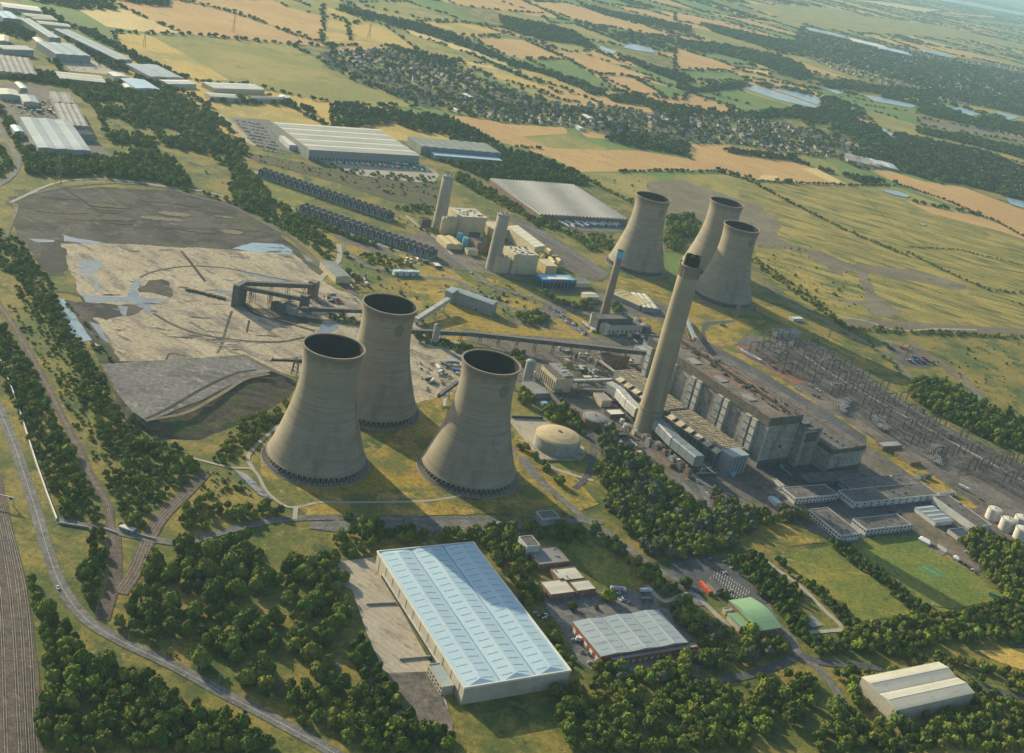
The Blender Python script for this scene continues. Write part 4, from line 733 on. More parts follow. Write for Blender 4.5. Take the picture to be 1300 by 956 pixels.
wood('north', S('a', (-20, 560), (60, 590), (60, 640), (-20, 660)), 9, (4, 6), (8, 12), 0, .6); wood('north', S('a', (-20, 380), (40, 440), (90, 590), (60, 560), (10, 480), (-20, 440)), 9, (4, 6), (8, 12), 0, .7)
wood('north', S('b', (-30, 400), (60, 395), (250, 430), (400, 440), (470, 470), (600, 540), (620, 570), (540, 545), (430, 520), (380, 490), (330, 505), (200, 460), (60, 480), (-30, 480)), 12, (5, 8), (8, 13), 1, .85)
wood('north', S('b', (370, 600), (480, 620), (600, 560), (740, 590), (900, 655), (940, 700), (860, 685), (700, 675), (560, 680), (500, 650)), 9.5, (4.5, 6.5), (8, 13), 1, .93)
wood('north', S('b', (440, 640), (520, 690), (640, 750), (740, 790), (780, 850), (700, 820), (580, 760), (440, 680)), 9, (3.6, 5.6), (6, 10), 0, .8)
wood('north', S('u', (540, 280), (700, 310), (690, 330), (560, 320)), 8, (3, 5), (5, 9), 0, .8); wood('north', S('u', (700, 340), (960, 370), (960, 440), (840, 450), (790, 400)), 9, (3, 5), (5, 9), 0, .65)
wood('north', S('w', (250, -10), (320, 5), (300, 60), (250, 40)), 8, (5, 7), (9, 13), 0, 1)
wood('north', S('z', (846, 282), (872, 275), (890, 290), (888, 302), (850, 300)), 9, (5.5, 7.5), (11, 16), 0, 1)
wood('north', S('l', (580, 110), (640, 140), (720, 180), (800, 190), (860, 160), (830, 130), (900, 180), (860, 215), (740, 215), (640, 175)), 8, (3.6, 5), (6, 9), 0, .6)
wood('north', S('l', (470, 250), (520, 235), (620, 225), (640, 260), (600, 290), (500, 295)), 8, (4.4, 6), (7, 10), 0, .95)
wood('north', S('l', (930, 200), (1010, 190), (1020, 220), (960, 235)), 8, (3.6, 5), (6, 9), 0, .8)
wood('north', S('e', (290, 385), (420, 430), (430, 460), (340, 440), (290, 420)), 7, (2.6, 4), (3, 6), 1, .95); wood('north', S('e', (435, 440), (500, 440), (480, 470), (430, 470)), 7, (3, 4.2), (4, 7), 1, .95)
wood('north', S('e', (620, 470), (700, 470), (710, 530), (650, 500)), 8, (3.4, 5), (5, 9), 0, .9)
wood('north', S('m', (920, 560), (1010, 540), (1060, 560), (1200, 600), (1200, 650), (1060, 620), (940, 590)), 6, (2, 3.6), (3, 7), 0, .9)
wood('north', S('d', (240, 260), (300, 330), (390, 440), (430, 500), (360, 490), (300, 450), (345, 430), (290, 340), (245, 290)), 7, (2, 3.4), (3, 5), 0, .5)
for a, b, n in [((395, 590), (470, 630), 16), ((500, 200), (560, 230), 8), ((110, 100), (190, 140), 6), ((385, 600), (400, 640), 5), ((250, 480), (340, 500), 10)]:
    hedge('north', S('l', a, b), 6, (1.4, 2.4), (2.5, 5), 0, 2)
# woods round the industrial estate, top left
wood('far', S('j', (150, -10), (440, -5), (640, 20), (680, 60), (560, 55), (440, 50), (250, 20)), 15, (7, 10), (9, 13), 4, .9)
wood('far', S('a', (400, -8), (640, -2), (635, 25), (520, 15)), 16, (7, 11), (9, 14), 4, .95)
for pts in [[(230, 60), (330, 80), (420, 160), (560, 180), (660, 260), (800, 330), (900, 370), (1000, 410), (1100, 470), (1040, 465), (860, 400), (640, 270), (470, 190), (300, 110)],
            [(80, 170), (200, 200), (200, 240), (80, 230)], [(380, 200), (560, 290), (640, 330), (720, 370), (690, 380), (520, 330), (380, 230)], [(240, 330), (420, 420), (340, 410)],
            [(560, 340), (740, 380), (860, 440), (740, 430), (640, 400), (560, 360)], [(840, 440), (960, 470), (1060, 540), (1000, 560), (820, 500), (760, 500)], [(1180, 590), (1420, 620), (1700, 620), (1860, 680), (1840, 640), (1640, 600), (1300, 575)],
            [(-10, 130), (120, 160), (200, 210), (60, 210), (-10, 190)], [(0, 400), (180, 420), (380, 480), (300, 500), (100, 460), (0, 450)]]:
    wood('far', S('j', *pts), 12, (5.5, 8), (8, 12), 4, .82)
# belts between the villages and the river, upper right
for pts, k in [([(560, 430), (640, 440), (760, 490), (880, 515), (1000, 540), (1150, 570), (1310, 640), (1310, 760), (1180, 720), (1060, 690), (920, 670), (760, 620), (640, 590), (720, 560), (640, 500)], .9),
               ([(440, 400), (560, 365), (640, 390), (700, 420), (620, 470), (480, 460), (430, 430)], .9), ([(0, 400), (60, 410), (180, 430), (420, 410), (440, 440), (300, 450), (150, 440), (40, 430)], .9),
               ([(80, 85), (260, 125), (440, 160), (430, 200), (300, 170), (130, 120)], .85), ([(0, 150), (180, 170), (380, 210), (460, 240), (520, 300), (430, 290), (300, 240), (60, 180), (0, 170)], .7),
               ([(0, 330), (90, 335), (230, 310), (460, 345), (520, 355), (440, 340), (280, 315), (120, 345), (40, 345)], .9), ([(760, 360), (960, 400), (1150, 440), (1320, 470), (1320, 510), (1150, 480), (960, 440), (780, 380)], .8),
               ([(160, 560), (420, 590), (560, 650), (830, 690), (700, 690), (620, 660), (430, 605), (200, 575)], .95), ([(900, 480), (1000, 500), (1320, 560), (1320, 600), (1100, 545), (900, 500)], .85),
               ([(1000, 370), (1320, 440), (1320, 420), (1000, 350)], .5), ([(520, 300), (1320, 380), (1320, 395), (740, 350), (560, 330)], .7)]:
    wood('far', S('c', *pts), 14, (6.5, 9.5), (9, 14), 4, k)
for pts, k in [([(0, 20), (150, 60), (300, 90), (480, 150), (560, 190), (640, 230), (860, 290), (1000, 350), (960, 360), (800, 290), (600, 230), (450, 170), (300, 120), (0, 40)], .8), ([(600, 60), (760, 90), (880, 120), (960, 180), (1200, 300), (1100, 250), (900, 170), (760, 150), (620, 110)], .7),
               ([(1000, 360), (1100, 360), (1310, 410), (1310, 480), (1150, 400), (1020, 380)], .8), ([(980, 520), (1100, 500), (1310, 545), (1310, 585), (1130, 560)], .85), ([(200, 180), (300, 200), (460, 230), (400, 250), (250, 210)], .8),
               ([(900, 20), (1320, 100), (1320, 130), (1000, 60)], .5), ([(1040, 210), (1320, 290), (1320, 330), (1100, 240)], .7)]:
    wood('far', S('b', *pts), 13, (6, 9), (9, 13), 4, k)
wood('far', [(1020, 30), (1100, 60), (1300, 95), (1320, 150), (1200, 120), (1080, 85), (1000, 60)], 30, (11, 17), (10, 16), 4, .55)
# keep carriageways and tracks free of trees; the curving road also keeps an open verge on its near side
_X = np.array([p[0] for p in TREES]); _Y = np.array([p[1] for p in TREES]); _Rr = np.array([p[2] for p in TREES]); _bad = np.zeros(len(TREES), bool)
def near_line(P, wd):
    for a, b in zip(P, P[1:]):
        d = b - a; L2 = d @ d + 1e-9; m = (np.abs(_X - (a[0] + b[0]) / 2) < 60 + abs(d[0])) & (np.abs(_Y - (a[1] + b[1]) / 2) < 60 + abs(d[1]))
        if not m.any(): continue
        t = np.clip(((_X[m] - a[0]) * d[0] + (_Y[m] - a[1]) * d[1]) / L2, 0, 1); D = np.hypot(_X[m] - a[0] - t * d[0], _Y[m] - a[1] - t * d[1]); w = wd if np.isscalar(wd) else wd[m]
        _bad[np.where(m)[0][D < w]] = True
for P, hw in ROADS:
    if P[:, 1].min() < 2300: near_line(P, hw + _Rr * .75)
_mr = np.array([p[:2] for p in main_road]); near_line(_mr + np.array([-2.0, -7.0]), 11.5)
TREES[:] = [p for p, b in zip(TREES, _bad) if not b]
#@@OBJECTS
# ================================================================== buildings
SIDE_N = {'f': (0, -1), 'r': (1, 0), 'b': (0, 1), 'l': (-1, 0)}
SNAP = R(32)
FOOT = []
class Frame:
    """a rectangle on the ground measured from three roof corners: A-B one edge, C beyond B"""
    def __init__(s, A, B, C, h, base=0, snap=False):
        a, b, c = (G(*p, base + h)[:2] for p in (A, B, C)); u = b - a; L = np.linalg.norm(u); u /= L
        if snap:
            an = math.atan2(u[1], u[0]); an = SNAP + round((an - SNAP) / (math.pi / 2)) * math.pi / 2; u = np.array([math.cos(an), math.sin(an)]); L = (b - a) @ u; b = a + u * L
        n = np.array([-u[1], u[0]]); W = (c - b) @ n
        if W < 0: a, u, n, W = b, -u, -n, -W
        s.o = a; s.u = u; s.n = n; s.L = L; s.W = W; s.h = h; s.base = base; s.ang = math.atan2(u[1], u[0])
        cam2 = -(a + u * L / 2 + n * W / 2)
        s.near_long = 'f' if cam2 @ (-n) > 0 else 'b'; s.near_short = 'r' if cam2 @ u > 0 else 'l'
        if L < W: s.near_long, s.near_short = s.near_short, s.near_long
    def root(s, name, label, cat, group=None):
        return thing(name, label, cat, (s.o[0], s.o[1], s.base), s.ang, group)
    def side(s, k): # origin, direction, length, outward normal in local coordinates
        return {'f': ((0, 0), (1, 0), s.L, (0, -1)), 'r': ((s.L, 0), (0, 1), s.W, (1, 0)), 'b': ((s.L, s.W), (-1, 0), s.L, (0, 1)), 'l': ((0, s.W), (0, -1), s.W, (-1, 0))}[k]
def on_side(fr, k, t, w, z0, z1, d=.15, sink=.05):
    """a box on wall side k centred t metres along it"""
    (ox, oy), (dx, dy), L, (nx, ny) = fr.side(k); mb = MB()
    p = [(ox + dx * (t - w / 2) - nx * sink, oy + dy * (t - w / 2) - ny * sink), (ox + dx * (t + w / 2) - nx * sink, oy + dy * (t + w / 2) - ny * sink),
         (ox + dx * (t + w / 2) + nx * d, oy + dy * (t + w / 2) + ny * d), (ox + dx * (t - w / 2) + nx * d, oy + dy * (t - w / 2) + ny * d)]
    return mb.prism(p, z0, z1)
def hall(name, label, cat, A, B, C, h, wm='wall_grey', rm='roof_steel', roof='gable', bays=1, ridge='long', rise=None, doors=(), windows=(), lights=0, group=None, over=.4, plinth=None, base=0, lm='rooflight', parapet=True, snap=True):
    fr = Frame(A, B, C, h, base, snap); L, W = fr.L, fr.W; t = fr.root(name, label, cat, group)
    MB().box(0, L, 0, W, -.3, h).build('wall', wm, t)
    lng = (L >= W) == (ridge == 'long')     # ridge parallel to local x?
    X, Y = (L, W) if lng else (W, L)
    if roof == 'flat':
        MB().box(.4, L - .4, .4, W - .4, h, h + .25).build('roof', rm, t)
        if parapet:
            mb = MB(); q = .4; hh = .7
            mb.box(-.1, L + .1, -.1, q, h + .01, h + hh).box(-.1, L + .1, W - q, W + .1, h + .01, h + hh).box(-.1, q, q, W - q, h + .01, h + hh).box(L - q, L + .1, q, W - q, h + .01, h + hh)
            mb.build('parapet', wm if parapet is True else parapet, t)
        fr.top = h + .25
    else:
        mb = MB(); bw = Y / bays; rs = rise if rise is not None else bw * .09
        def P(x, y, z): return (x, y, z) if lng else (y, x, z)
        for k in range(bays):
            y0, y1 = k * bw, (k + 1) * bw
            if roof == 'arch':
                n = 10; prof = [(y0 + (y1 - y0) * i / n, rs * math.sin(math.pi * i / n)) for i in range(n + 1)]
            elif roof == 'saw': prof = [(y0, 0), (y0 + bw * .75, rs), (y1, 0)]
            elif roof == 'mono': prof = [(y0, 0), (y1, rs)]
            else: prof = [(y0, 0), ((y0 + y1) / 2, rs), (y1, 0)]
            if k == 0: prof[0] = (prof[0][0] - over, prof[0][1])
            if k == bays - 1: prof[-1] = (prof[-1][0] + over, prof[-1][1])
            n = len(prof); z = h + .12; hip = (roof == 'hip') * bw * .2
            vs = []
            for i, (y, zz) in enumerate(prof): vs.append(P(-over + (hip if 0 < i < n - 1 else 0), y, z + zz))
            for i, (y, zz) in enumerate(prof): vs.append(P(X + over - (hip if 0 < i < n - 1 else 0), y, z + zz))
            fs = [(i, n + i, n + i + 1, i + 1) for i in range(n - 1)] + [tuple(range(n)), tuple(range(2 * n - 1, n - 1, -1))]
            mb.add(vs, fs)
            if k == 0: mb.add([P(-over, -over, h), P(X + over, -over, h), P(X + over, -over, z), P(-over, -over, z)], [(0, 1, 2, 3)])
        if bays > 1 and bays < 6 and (roof in ('gable', 'hip')):
            for k in range(1, bays): y = k * bw; q = MB(); a_, b_ = P(0, y - .35, h + .16), P(X, y + .35, h + .34); q.box(min(a_[0], b_[0]), max(a_[0], b_[0]), min(a_[1], b_[1]), max(a_[1], b_[1]), h + .2, h + .34).build('valley_gutter', 'wall_grey', t)
            for k in range(bays): y = (k + .5) * bw; a_, b_ = P(bw * .2 if roof == 'hip' else 0, y - .25, 0), P(X - (bw * .2 if roof == 'hip' else 0), y + .25, 0); MB().box(min(a_[0], b_[0]), max(a_[0], b_[0]), min(a_[1], b_[1]), max(a_[1], b_[1]), h + .05 + rs, h + .2 + rs).build('ridge_cap', 'roof_white', t)
        # closing band under the sheets
        mb.box(-over, L + over, -over, W + over, h + .01, h + .1)
        mb.build('roof', rm, t)
        fr.top = h + .12 + rs / 2
        if lights:
            cnt = 0; rest = MB()
            for k in range(bays):
                for sgn in (0, 1):
                    yc = k * bw + bw * (.27 if sgn == 0 else .73); zc = h + .2 + rs * .54; sl = rs / (bw / 2) * (1 if sgn == 0 else -1)
                    for i in range(lights):
                        x = X * (i + .8) / (lights + .6); wy = bw * .15; wx = min(.32, X / lights * .3)
                        q = MB() if cnt < 96 else rest
                        q.add([P(x - wx, yc - wy, zc - sl * wy), P(x + wx, yc - wy, zc - sl * wy), P(x + wx, yc + wy, zc + sl * wy), P(x - wx, yc + wy, zc + sl * wy),
                               P(x - wx, yc - wy, zc - sl * wy - .3), P(x + wx, yc - wy, zc - sl * wy - .3), P(x + wx, yc + wy, zc + sl * wy - .3), P(x - wx, yc + wy, zc + sl * wy - .3)],
                              [(0, 1, 2, 3), (0, 4, 5, 1), (1, 5, 6, 2), (2, 6, 7, 3), (3, 7, 4, 0)])
                        if cnt < 96: q.build('rooflight', lm, t)
                        cnt += 1
            if rest.v: tag(rest.build('rooflight', lm, t), kind='stuff')
    for (k, n, w, z0, z1, m) in doors:
        k = {'L': fr.near_long, 'S': fr.near_short}.get(k, k); Ls = fr.side(k)[2]
        for i in range(n): on_side(fr, k, Ls * (i + .5) / n, w, z0, z1).build('door', m, t)
    for (k, n, w, z0, z1, m) in windows:
        k = {'L': fr.near_long, 'S': fr.near_short}.get(k, k); Ls = fr.side(k)[2]
        for i in range(n): on_side(fr, k, Ls * (i + .5) / n, w, z0, z1, .08).build('window', m, t)
    if plinth:
        MB().box(-.12, L + .12, -.12, W + .12, -.3, plinth[0]).build('plinth', plinth[1], t)
    e = 3.0; o_ = fr.o; FOOT.append([tuple(o_ + fr.u * a_ + fr.n * b_) for a_, b_ in ((-e, -e), (L + e, -e), (L + e, W + e), (-e, W + e))]); fr.t = t; return fr
def roof_kit(fr, n, m='steel_mid', seed=1, size=(1, 3), name='roof_vent'):
    q = random.Random(seed)
    for k in range(n):
        x = q.uniform(.08, .92) * fr.L; y = q.uniform(.12, .88) * fr.W; w = q.uniform(*size); d = q.uniform(*size)
        mb = MB().box(x, x + w, y, y + d, fr.top - .2, fr.top + q.uniform(.6, 1.6)); mb.box(x - .15, x + w + .15, y - .15, y + d + .15, fr.top + .5, fr.top + .62) if k % 2 else None
        mb.build(name, m, fr.t)

# ---- cooling towers
def tower_r(z): return 25.3 * math.sqrt(1 + ((z - 92) / 58.5) ** 2)
def make_tower():
    t = thing('cooling_tower', None, 'cooling tower'); n = 96; H = 114
    zs = [6.9 + (H - 6.9) * (i / 40) for i in range(41)]
    prof = [(tower_r(z), z) for z in zs]; prof[0] = (prof[0][0] + .25, prof[0][1]); inner = [(r - .5, z) for r, z in prof][::-1]
    MB().lathe(prof, n, cap=False).build('shell', 'tower_concrete', t, True)
    # lining, seen through the mouth
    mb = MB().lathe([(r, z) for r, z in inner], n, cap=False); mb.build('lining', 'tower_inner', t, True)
    r = tower_r(H); MB().lathe([(r - .9, H - .4), (r - .9, H + .75), (r + .75, H + .75), (r + .75, H - .9), (r + .05, H - 1.3)], n, cap=False).build('rim', 'tower_rim', t)
    rb = tower_r(6.9); MB().lathe([(rb + .7, 6.7), (rb + .7, 7.6), (rb - .1, 8.1)], n, cap=False).build('base_ring', 'tower_rim', t)
    MB().lathe([(49.5, -.5), (49.5, 1.0), (48.6, 1.0), (48.6, 0.3)], n).build('basin', 'leg_concrete', t)
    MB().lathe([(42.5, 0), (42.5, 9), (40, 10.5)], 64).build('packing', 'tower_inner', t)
    NL = 60
    for k in range(NL):
        a = 2 * math.pi * k / NL; mb = MB(); da = 2 * math.pi / NL * .46
        for sgn in (-1, 1):
            mb.beam((48.2 * math.cos(a), 48.2 * math.sin(a), .4), ((rb + .4) * math.cos(a + sgn * da), (rb + .4) * math.sin(a + sgn * da), 7.0), .46)
        mb.build('leg', 'leg_concrete', t)
    return t
# the mark painted on some shells: a round badge of upright strokes in a ring
def emblem(t, az, zc=97, R0=5.2):
    mb = MB()
    def pt(s, z): a = az + s / tower_r(z); r = tower_r(z) + .12; return (r * math.cos(a), r * math.sin(a), z)
    def strip(poly): # poly of (s, z) quads
        mb.add([pt(*p) for p in poly], [tuple(range(len(poly)))])
    n = 28
    for k in range(n):
        a0, a1 = 2 * math.pi * k / n, 2 * math.pi * (k + 1) / n
        strip([(R0 * .95 * math.cos(a0), zc + R0 * 1.2 * math.sin(a0)), (R0 * .95 * math.cos(a1), zc + R0 * 1.2 * math.sin(a1)), (R0 * .78 * math.cos(a1), zc + R0 * math.sin(a1)), (R0 * .78 * math.cos(a0), zc + R0 * math.sin(a0))])
    for s0 in (-2.9, -1.45, 0, 1.45, 2.9):
        hh = R0 * math.sqrt(max(.05, 1 - (s0 / (R0 * .8)) ** 2))
        for i in range(4):
            z0 = zc - hh + 2 * hh * i / 4; z1 = z0 + hh / 2; strip([(s0 - .42, z0), (s0 + .42, z0), (s0 + .42, z1), (s0 - .42, z1)])
    o = mb.build('emblem', 'emblem_grey', t); return o
tw = [((-151.1, 946.1), 'broad concrete cooling tower nearest the coal bank, leftmost of the three front towers', None),
      ((-124.3, 1077.4), 'concrete cooling tower standing half hidden behind the leftmost front tower, dark badge near its mouth', R(-52)),
      ((-14.0, 988.9), 'concrete cooling tower beside the domed oil tank, with another tower\'s shadow across its sunlit flank', R(-48)),
      ((163.4, 1774.9), 'distant cooling tower behind the blue-capped thin chimney, nearest the long ribbed grey roof', R(-50)),
      ((285.9, 1851.0), 'distant cooling tower partly hidden by the tall chimney, farthest of all six', None),
      ((296.0, 1712.7), 'distant cooling tower nearest the switchyard, right of the tall chimney top', R(-50))]
tower0 = make_tower(); TW = []
for i, (p, lab, em) in enumerate(tw):
    o = tower0 if i == 0 else dup(tower0, (*p, 0), 0)
    o.location = (*p, 0); o['label'] = lab; o['group'] = 'cooling towers of the power station'; TW.append(o)
for o, (p, lab, em) in zip(TW, tw):
    if em: emblem(o, em)

# ---- main chimney with four flues
def flues(t, zt, spread, rf, hf, m='soot_black', rot=.6, n=4):
    for k in range(n):
        a = rot + 2 * math.pi * k / n; x, y = spread * math.cos(a), spread * math.sin(a)
        MB().lathe([(rf, zt - 1), (rf, zt + hf), (rf * .8, zt + hf), (rf * .8, zt + hf - 1.5)], 20, x, y).build('flue', m, t)
t = thing('chimney', 'very tall tapering concrete chimney with four black flues, in front of the boiler house', 'chimney', (163.3, 1173.2, 0))
mb = MB(); prof = [(13.6, -.3), (13.2, 26), (12.3, 70), (11.5, 120), (10.9, 160), (10.6, 192), (9.7, 192.3)]; mb.lathe(prof, 64); mb.build('shaft', 'chimney_concrete', t, False)
for p in t.children: p.data.polygons.foreach_set('use_smooth', [True] * len(p.data.polygons))
MB().lathe([(13.1, 26), (14.3, 26.4), (14.3, 27.3), (13.1, 27.6)], 64, cap=False).build('collar', 'chimney_brown', t)
for k in range(24):
    a = 2 * math.pi * k / 24; MB().box(-.4, .4, -.5, .3, 180, 192.2).build('crown_rib', 'chimney_brown', t, loc=(10.75 * math.cos(a), 10.75 * math.sin(a), 0), rz=a + math.pi / 2)
flues(t, 192, 5.2, 4.3, 10)
# ---- chimneys of the combined cycle station
for p, h, lab in [((-148.8, 1744.5), 84, 'pale concrete stack with short flues, beside the farther cream generating block'), ((-50.3, 1604.7), 83, 'pale concrete stack with short flues, beside the nearer cream generating block')]:
    t = thing('chimney', lab, 'chimney', (*p, 0), 0, 'stacks of the cream generating blocks')
    MB().lathe([(10.4, -.3), (9.9, 20), (9.0, 60), (8.5, h), (7.8, h + .3)], 40).build('shaft', 'chimney_grey', t, True)
    MB().lathe([(8.4, h - 3), (9.2, h - 2.6), (9.2, h + .9), (8.3, h + .9)], 40, cap=False).build('collar', 'chimney_grey', t)
    flues(t, h, 4.2, 1.5, 4.0, 'steel_pale', .4, 3)
t = thing('chimney', 'thin brown chimney with a bright blue cap, standing behind the small generator building', 'chimney', (113.7, 1498.4, 0))
MB().lathe([(6.4, -.3), (5.4, 40), (4.6, 88)], 28).build('shaft', 'chimney_brown', t, True)
MB().lathe([(4.7, 88), (5.1, 88.3), (5.0, 97.5), (4.2, 97.8), (4.2, 96)], 28, cap=True).build('cap', 'blue_light', t)
MB().lathe([(4.1, 97), (4.1, 99), (3.4, 99)], 24).build('flue', 'soot_black', t)

# ---- boiler house and turbine hall
fr = Frame((861, 452), (979, 531), (1021, 528), 55); Lb = fr.L + 38
u, n = fr.u, fr.n
bo = fr.o.copy()
# the measured edge is the camera side; extend the far end behind the tall chimney
near = 'f' if fr.near_long == 'f' else 'b'
far_first = G(861, 452, 59)[:2]; cor = G(979, 531, 59)[:2]; ux = (far_first - cor) / np.linalg.norm(far_first - cor); nx = np.array([-ux[1], ux[0]]); nx = nx if nx @ np.array([1, 0.3]) > 0 else -nx
ang = math.atan2(ux[1], ux[0]); yy = 1 if (np.array([-ux[1], ux[0]]) @ nx) > 0 else -1
t = thing('boiler_house', 'huge grey boiler house with glazed vertical strips and a flat rust-stained roof', 'power station', (cor[0], cor[1], 0), ang)
def bb(mb, x0, x1, y0, y1, z0, z1):
    return mb.box(x0, x1, min(y0 * yy, y1 * yy), max(y0 * yy, y1 * yy), z0, z1)
LB = 205
t.scale = (1, 1.08, 59 / 55)
bb(MB(), 0, LB, 0, 44, -.3, 46.5).build('wall', 'boiler_wall', t)
bb(MB(), -1.2, LB + 1, -1.6, 45, 46.5, 54.6).build('fascia', 'boiler_fascia', t)
bb(MB(), -.6, LB + .4, -1, 44.4, 54.6, 55.0).build('roof', 'boiler_roof', t)
mb = MB(); bb(mb, -1.2, LB + 1, -1.6, -.9, 54.61, 55.6); bb(mb, -1.2, LB + 1, 44.4, 45, 54.61, 55.6); bb(mb, -1.2, -.6, -.9, 44.4, 54.61, 55.6); bb(mb, LB + .4, LB + 1, -.9, 44.4, 54.61, 55.6); mb.build('parapet', 'boiler_fascia', t)
bb(MB(), -.3, .6, -.3, .8, 0, 46.4).build('corner_trim', 'wall_cream', t)
q = random.Random(4)
for k, x in enumerate([17, 27, 62, 72, 108, 118, 153, 163, 197]):
    s = bb(MB(), x - 3.4, x + 3.4, -3.8, 0.02, 12, 45.5); sp = s.build('glazed_strip', 'strip_glass' if k % 2 else 'duct_pale', t)
    for zz in (12, 20.3, 28.6, 36.9): bb(MB(), x - 3.7, x + 3.7, -4.15, -3.7, zz, zz + .9).build('sill', 'wall_dark', sp)
    bb(MB(), x - 3.8, x + 3.8, -4.3, 0.05, 45.5, 46.4).build('head', 'wall_cream', sp)
for x0 in (38, 84, 130, 174): bb(MB(), x0, x0 + 15, 4, 15, 55.0, 55.8).build('roof_hatch', 'roof_grey', t)
for k in range(70):
    x, y, w, d, hh = q.uniform(4, LB - 6), q.uniform(20, 41), q.uniform(1, 5), q.uniform(1, 3), q.uniform(.6, 3.0)
    bb(MB(), x, x + w, y, y + d, 55.0, 55 + hh).build('roof_vent', q.choice(['steel_dark', 'steel_mid', 'boiler_roof', 'steel_dark']), t)
mb = MB(); bb(mb, 5, LB - 5, 30, 31.2, 55, 57.2); mb.build('roof_duct', 'steel_dark', t); bb(MB(), 3, LB - 8, 36, 38, 55, 56.4).build('roof_duct', 'brick_brown', t)
for x, z in ((14, 0), (30, 0)): bb(MB(), -1.0, .02, x - 2.5, x + 2.5, 0, 5).build('door', 'door_dark', t)
bb(MB(), -.6, .02, 24, 27, 20, 22.5).build('window', 'glass_dark', t)
bb(MB(), -1.0, -.02, 1, 44, 0, 7.2).build('plinth', 'wall_dark', t)
def local(x, y): w = cor + ux * x + nx * y; return (w[0], w[1])
t = thing('stair_tower', 'tall blank grey tower block against the end wall of the boiler house', 'tower block', (*local(-5, 48), 0), ang); t.scale = (1, 1.7, 1)
bb(MB(), -4, 40, .5, 17, -.3, 44).build('wall', 'boiler_wall', t); bb(MB(), -4.5, 40.5, 0.6, 17.5, 44, 45).build('roof', 'roof_felt', t)
bb(MB(), -4.7, -3.98, 3, 14, 30, 41).build('louvre', 'wall_dark', t); bb(MB(), 5, 12, 4, 11, 45, 47).build('roof_hatch', 'steel_mid', t)
t = thing('bunker_bay', 'long mid-height bay with brown flat roof between boiler house and turbine hall', 'power station', (*local(36, 48), 0), ang)
bb(MB(), .5, LB - 40, .5, 27, -.3, 38).build('wall', 'boiler_wall', t); bb(MB(), .3, LB - 40, .6, 27.4, 38, 39).build('roof', 'boiler_roof', t)
for k in range(30):
    x, w = q.uniform(2, LB - 48), q.uniform(1, 4); bb(MB(), x, x + w, 3 + q.uniform(0, 8), 12, 39, 39.6 + q.random() * 2).build('roof_vent', q.choice(['steel_dark', 'steel_mid']), t)
bb(MB(), 3, LB - 42, 13, 14.6, 39, 40.6).build('roof_duct', 'brick_brown', t)
t = thing('turbine_hall', 'long lower turbine hall with weathered flat roof beside the switchyard road', 'power station', (*local(-30, 77), 0), ang)
bb(MB(), 0, LB + 30, 0.5, 54, -.3, 24).build('wall', 'boiler_wall', t); bb(MB(), -.6, LB + 30.5, 0, 54.6, 24, 29).build('fascia', 'boiler_fascia', t)
bb(MB(), -.2, LB + 30, .4, 54.2, 29, 29.5).build('roof', 'roof_felt', t); bb(MB(), -.9, -.02, 1, 54, 0, 6).build('plinth', 'wall_dark', t)
for k in range(22): bb(MB(), 6 + k * 9, 9 + k * 9, 20, 24, 29.5, 30.6).build('roof_vent', 'steel_mid', t)
bb(MB(), 2, LB, 40, 42, 29.5, 30.6).build('roof_duct', 'brick_brown', t)

# ---- precipitators, gas ducts and hoppers in front of the boiler house
for seg, (x0, x1, lab) in enumerate([(8, 98, 'long ribbed buff casing roof of dust precipitators in front of the boiler house near end'), (102, 202, 'long ribbed buff casing roof of dust precipitators beyond the tall chimney')]):
    t = thing('precipitator', lab, 'dust precipitator', (*local(x0, -45), 0), ang, 'precipitators along the boiler house')
    L = x1 - x0; bb(MB(), 0, L, 0, 29, -.3, 19).build('casing', 'duct_blue', t); bb(MB(), -.3, L + .3, -.3, 29.3, 19, 19.8).build('roof', 'roof_grey', t)
    nrib = int(L / 3.4)
    for k in range(nrib):
        mb = MB()
        for j in range(7): bb(mb, k * 3.4 + .3 + (j % 2) * .5, k * 3.4 + 2.5 + (j % 2) * .5, .5 + j * 4.1, 3.7 + j * 4.1, 19.8, 21.0 + (k % 3) * .2)
        mb.build('rib', 'precip_roof', t)
    mb = MB(); bb(mb, 0, L, 10.6, 11.5, 21, 21.5); bb(mb, 0, L, 1, 1.6, 21, 21.4); mb.build('walkway', 'steel_mid', t)
    nh = int(L / 15)
    for k in range(nh):
        xc = 8 + k * 15; mb = MB(); w = 4.6
        mb.add([(xc - w, 0, 18.6), (xc + w, 0, 18.6), (xc + w, -7.5 * yy, 15.5), (xc - w, -7.5 * yy, 15.5), (xc, -3.5 * yy, 8)], [(0, 1, 2, 3), (0, 4, 1), (1, 4, 2), (2, 4, 3), (3, 4, 0)])
        mb.build('hopper', 'hopper_white', t)
    for k in range(int(L / 6)): bb(MB(), k * 6 + 1, k * 6 + 1.6, -8, -7.4, -.3, 15.5).build('column', 'steel_dark', t)
    bb(MB(), 0, L, -8.2, -7.2, 14.8, 15.7).build('beam', 'steel_mid', t)
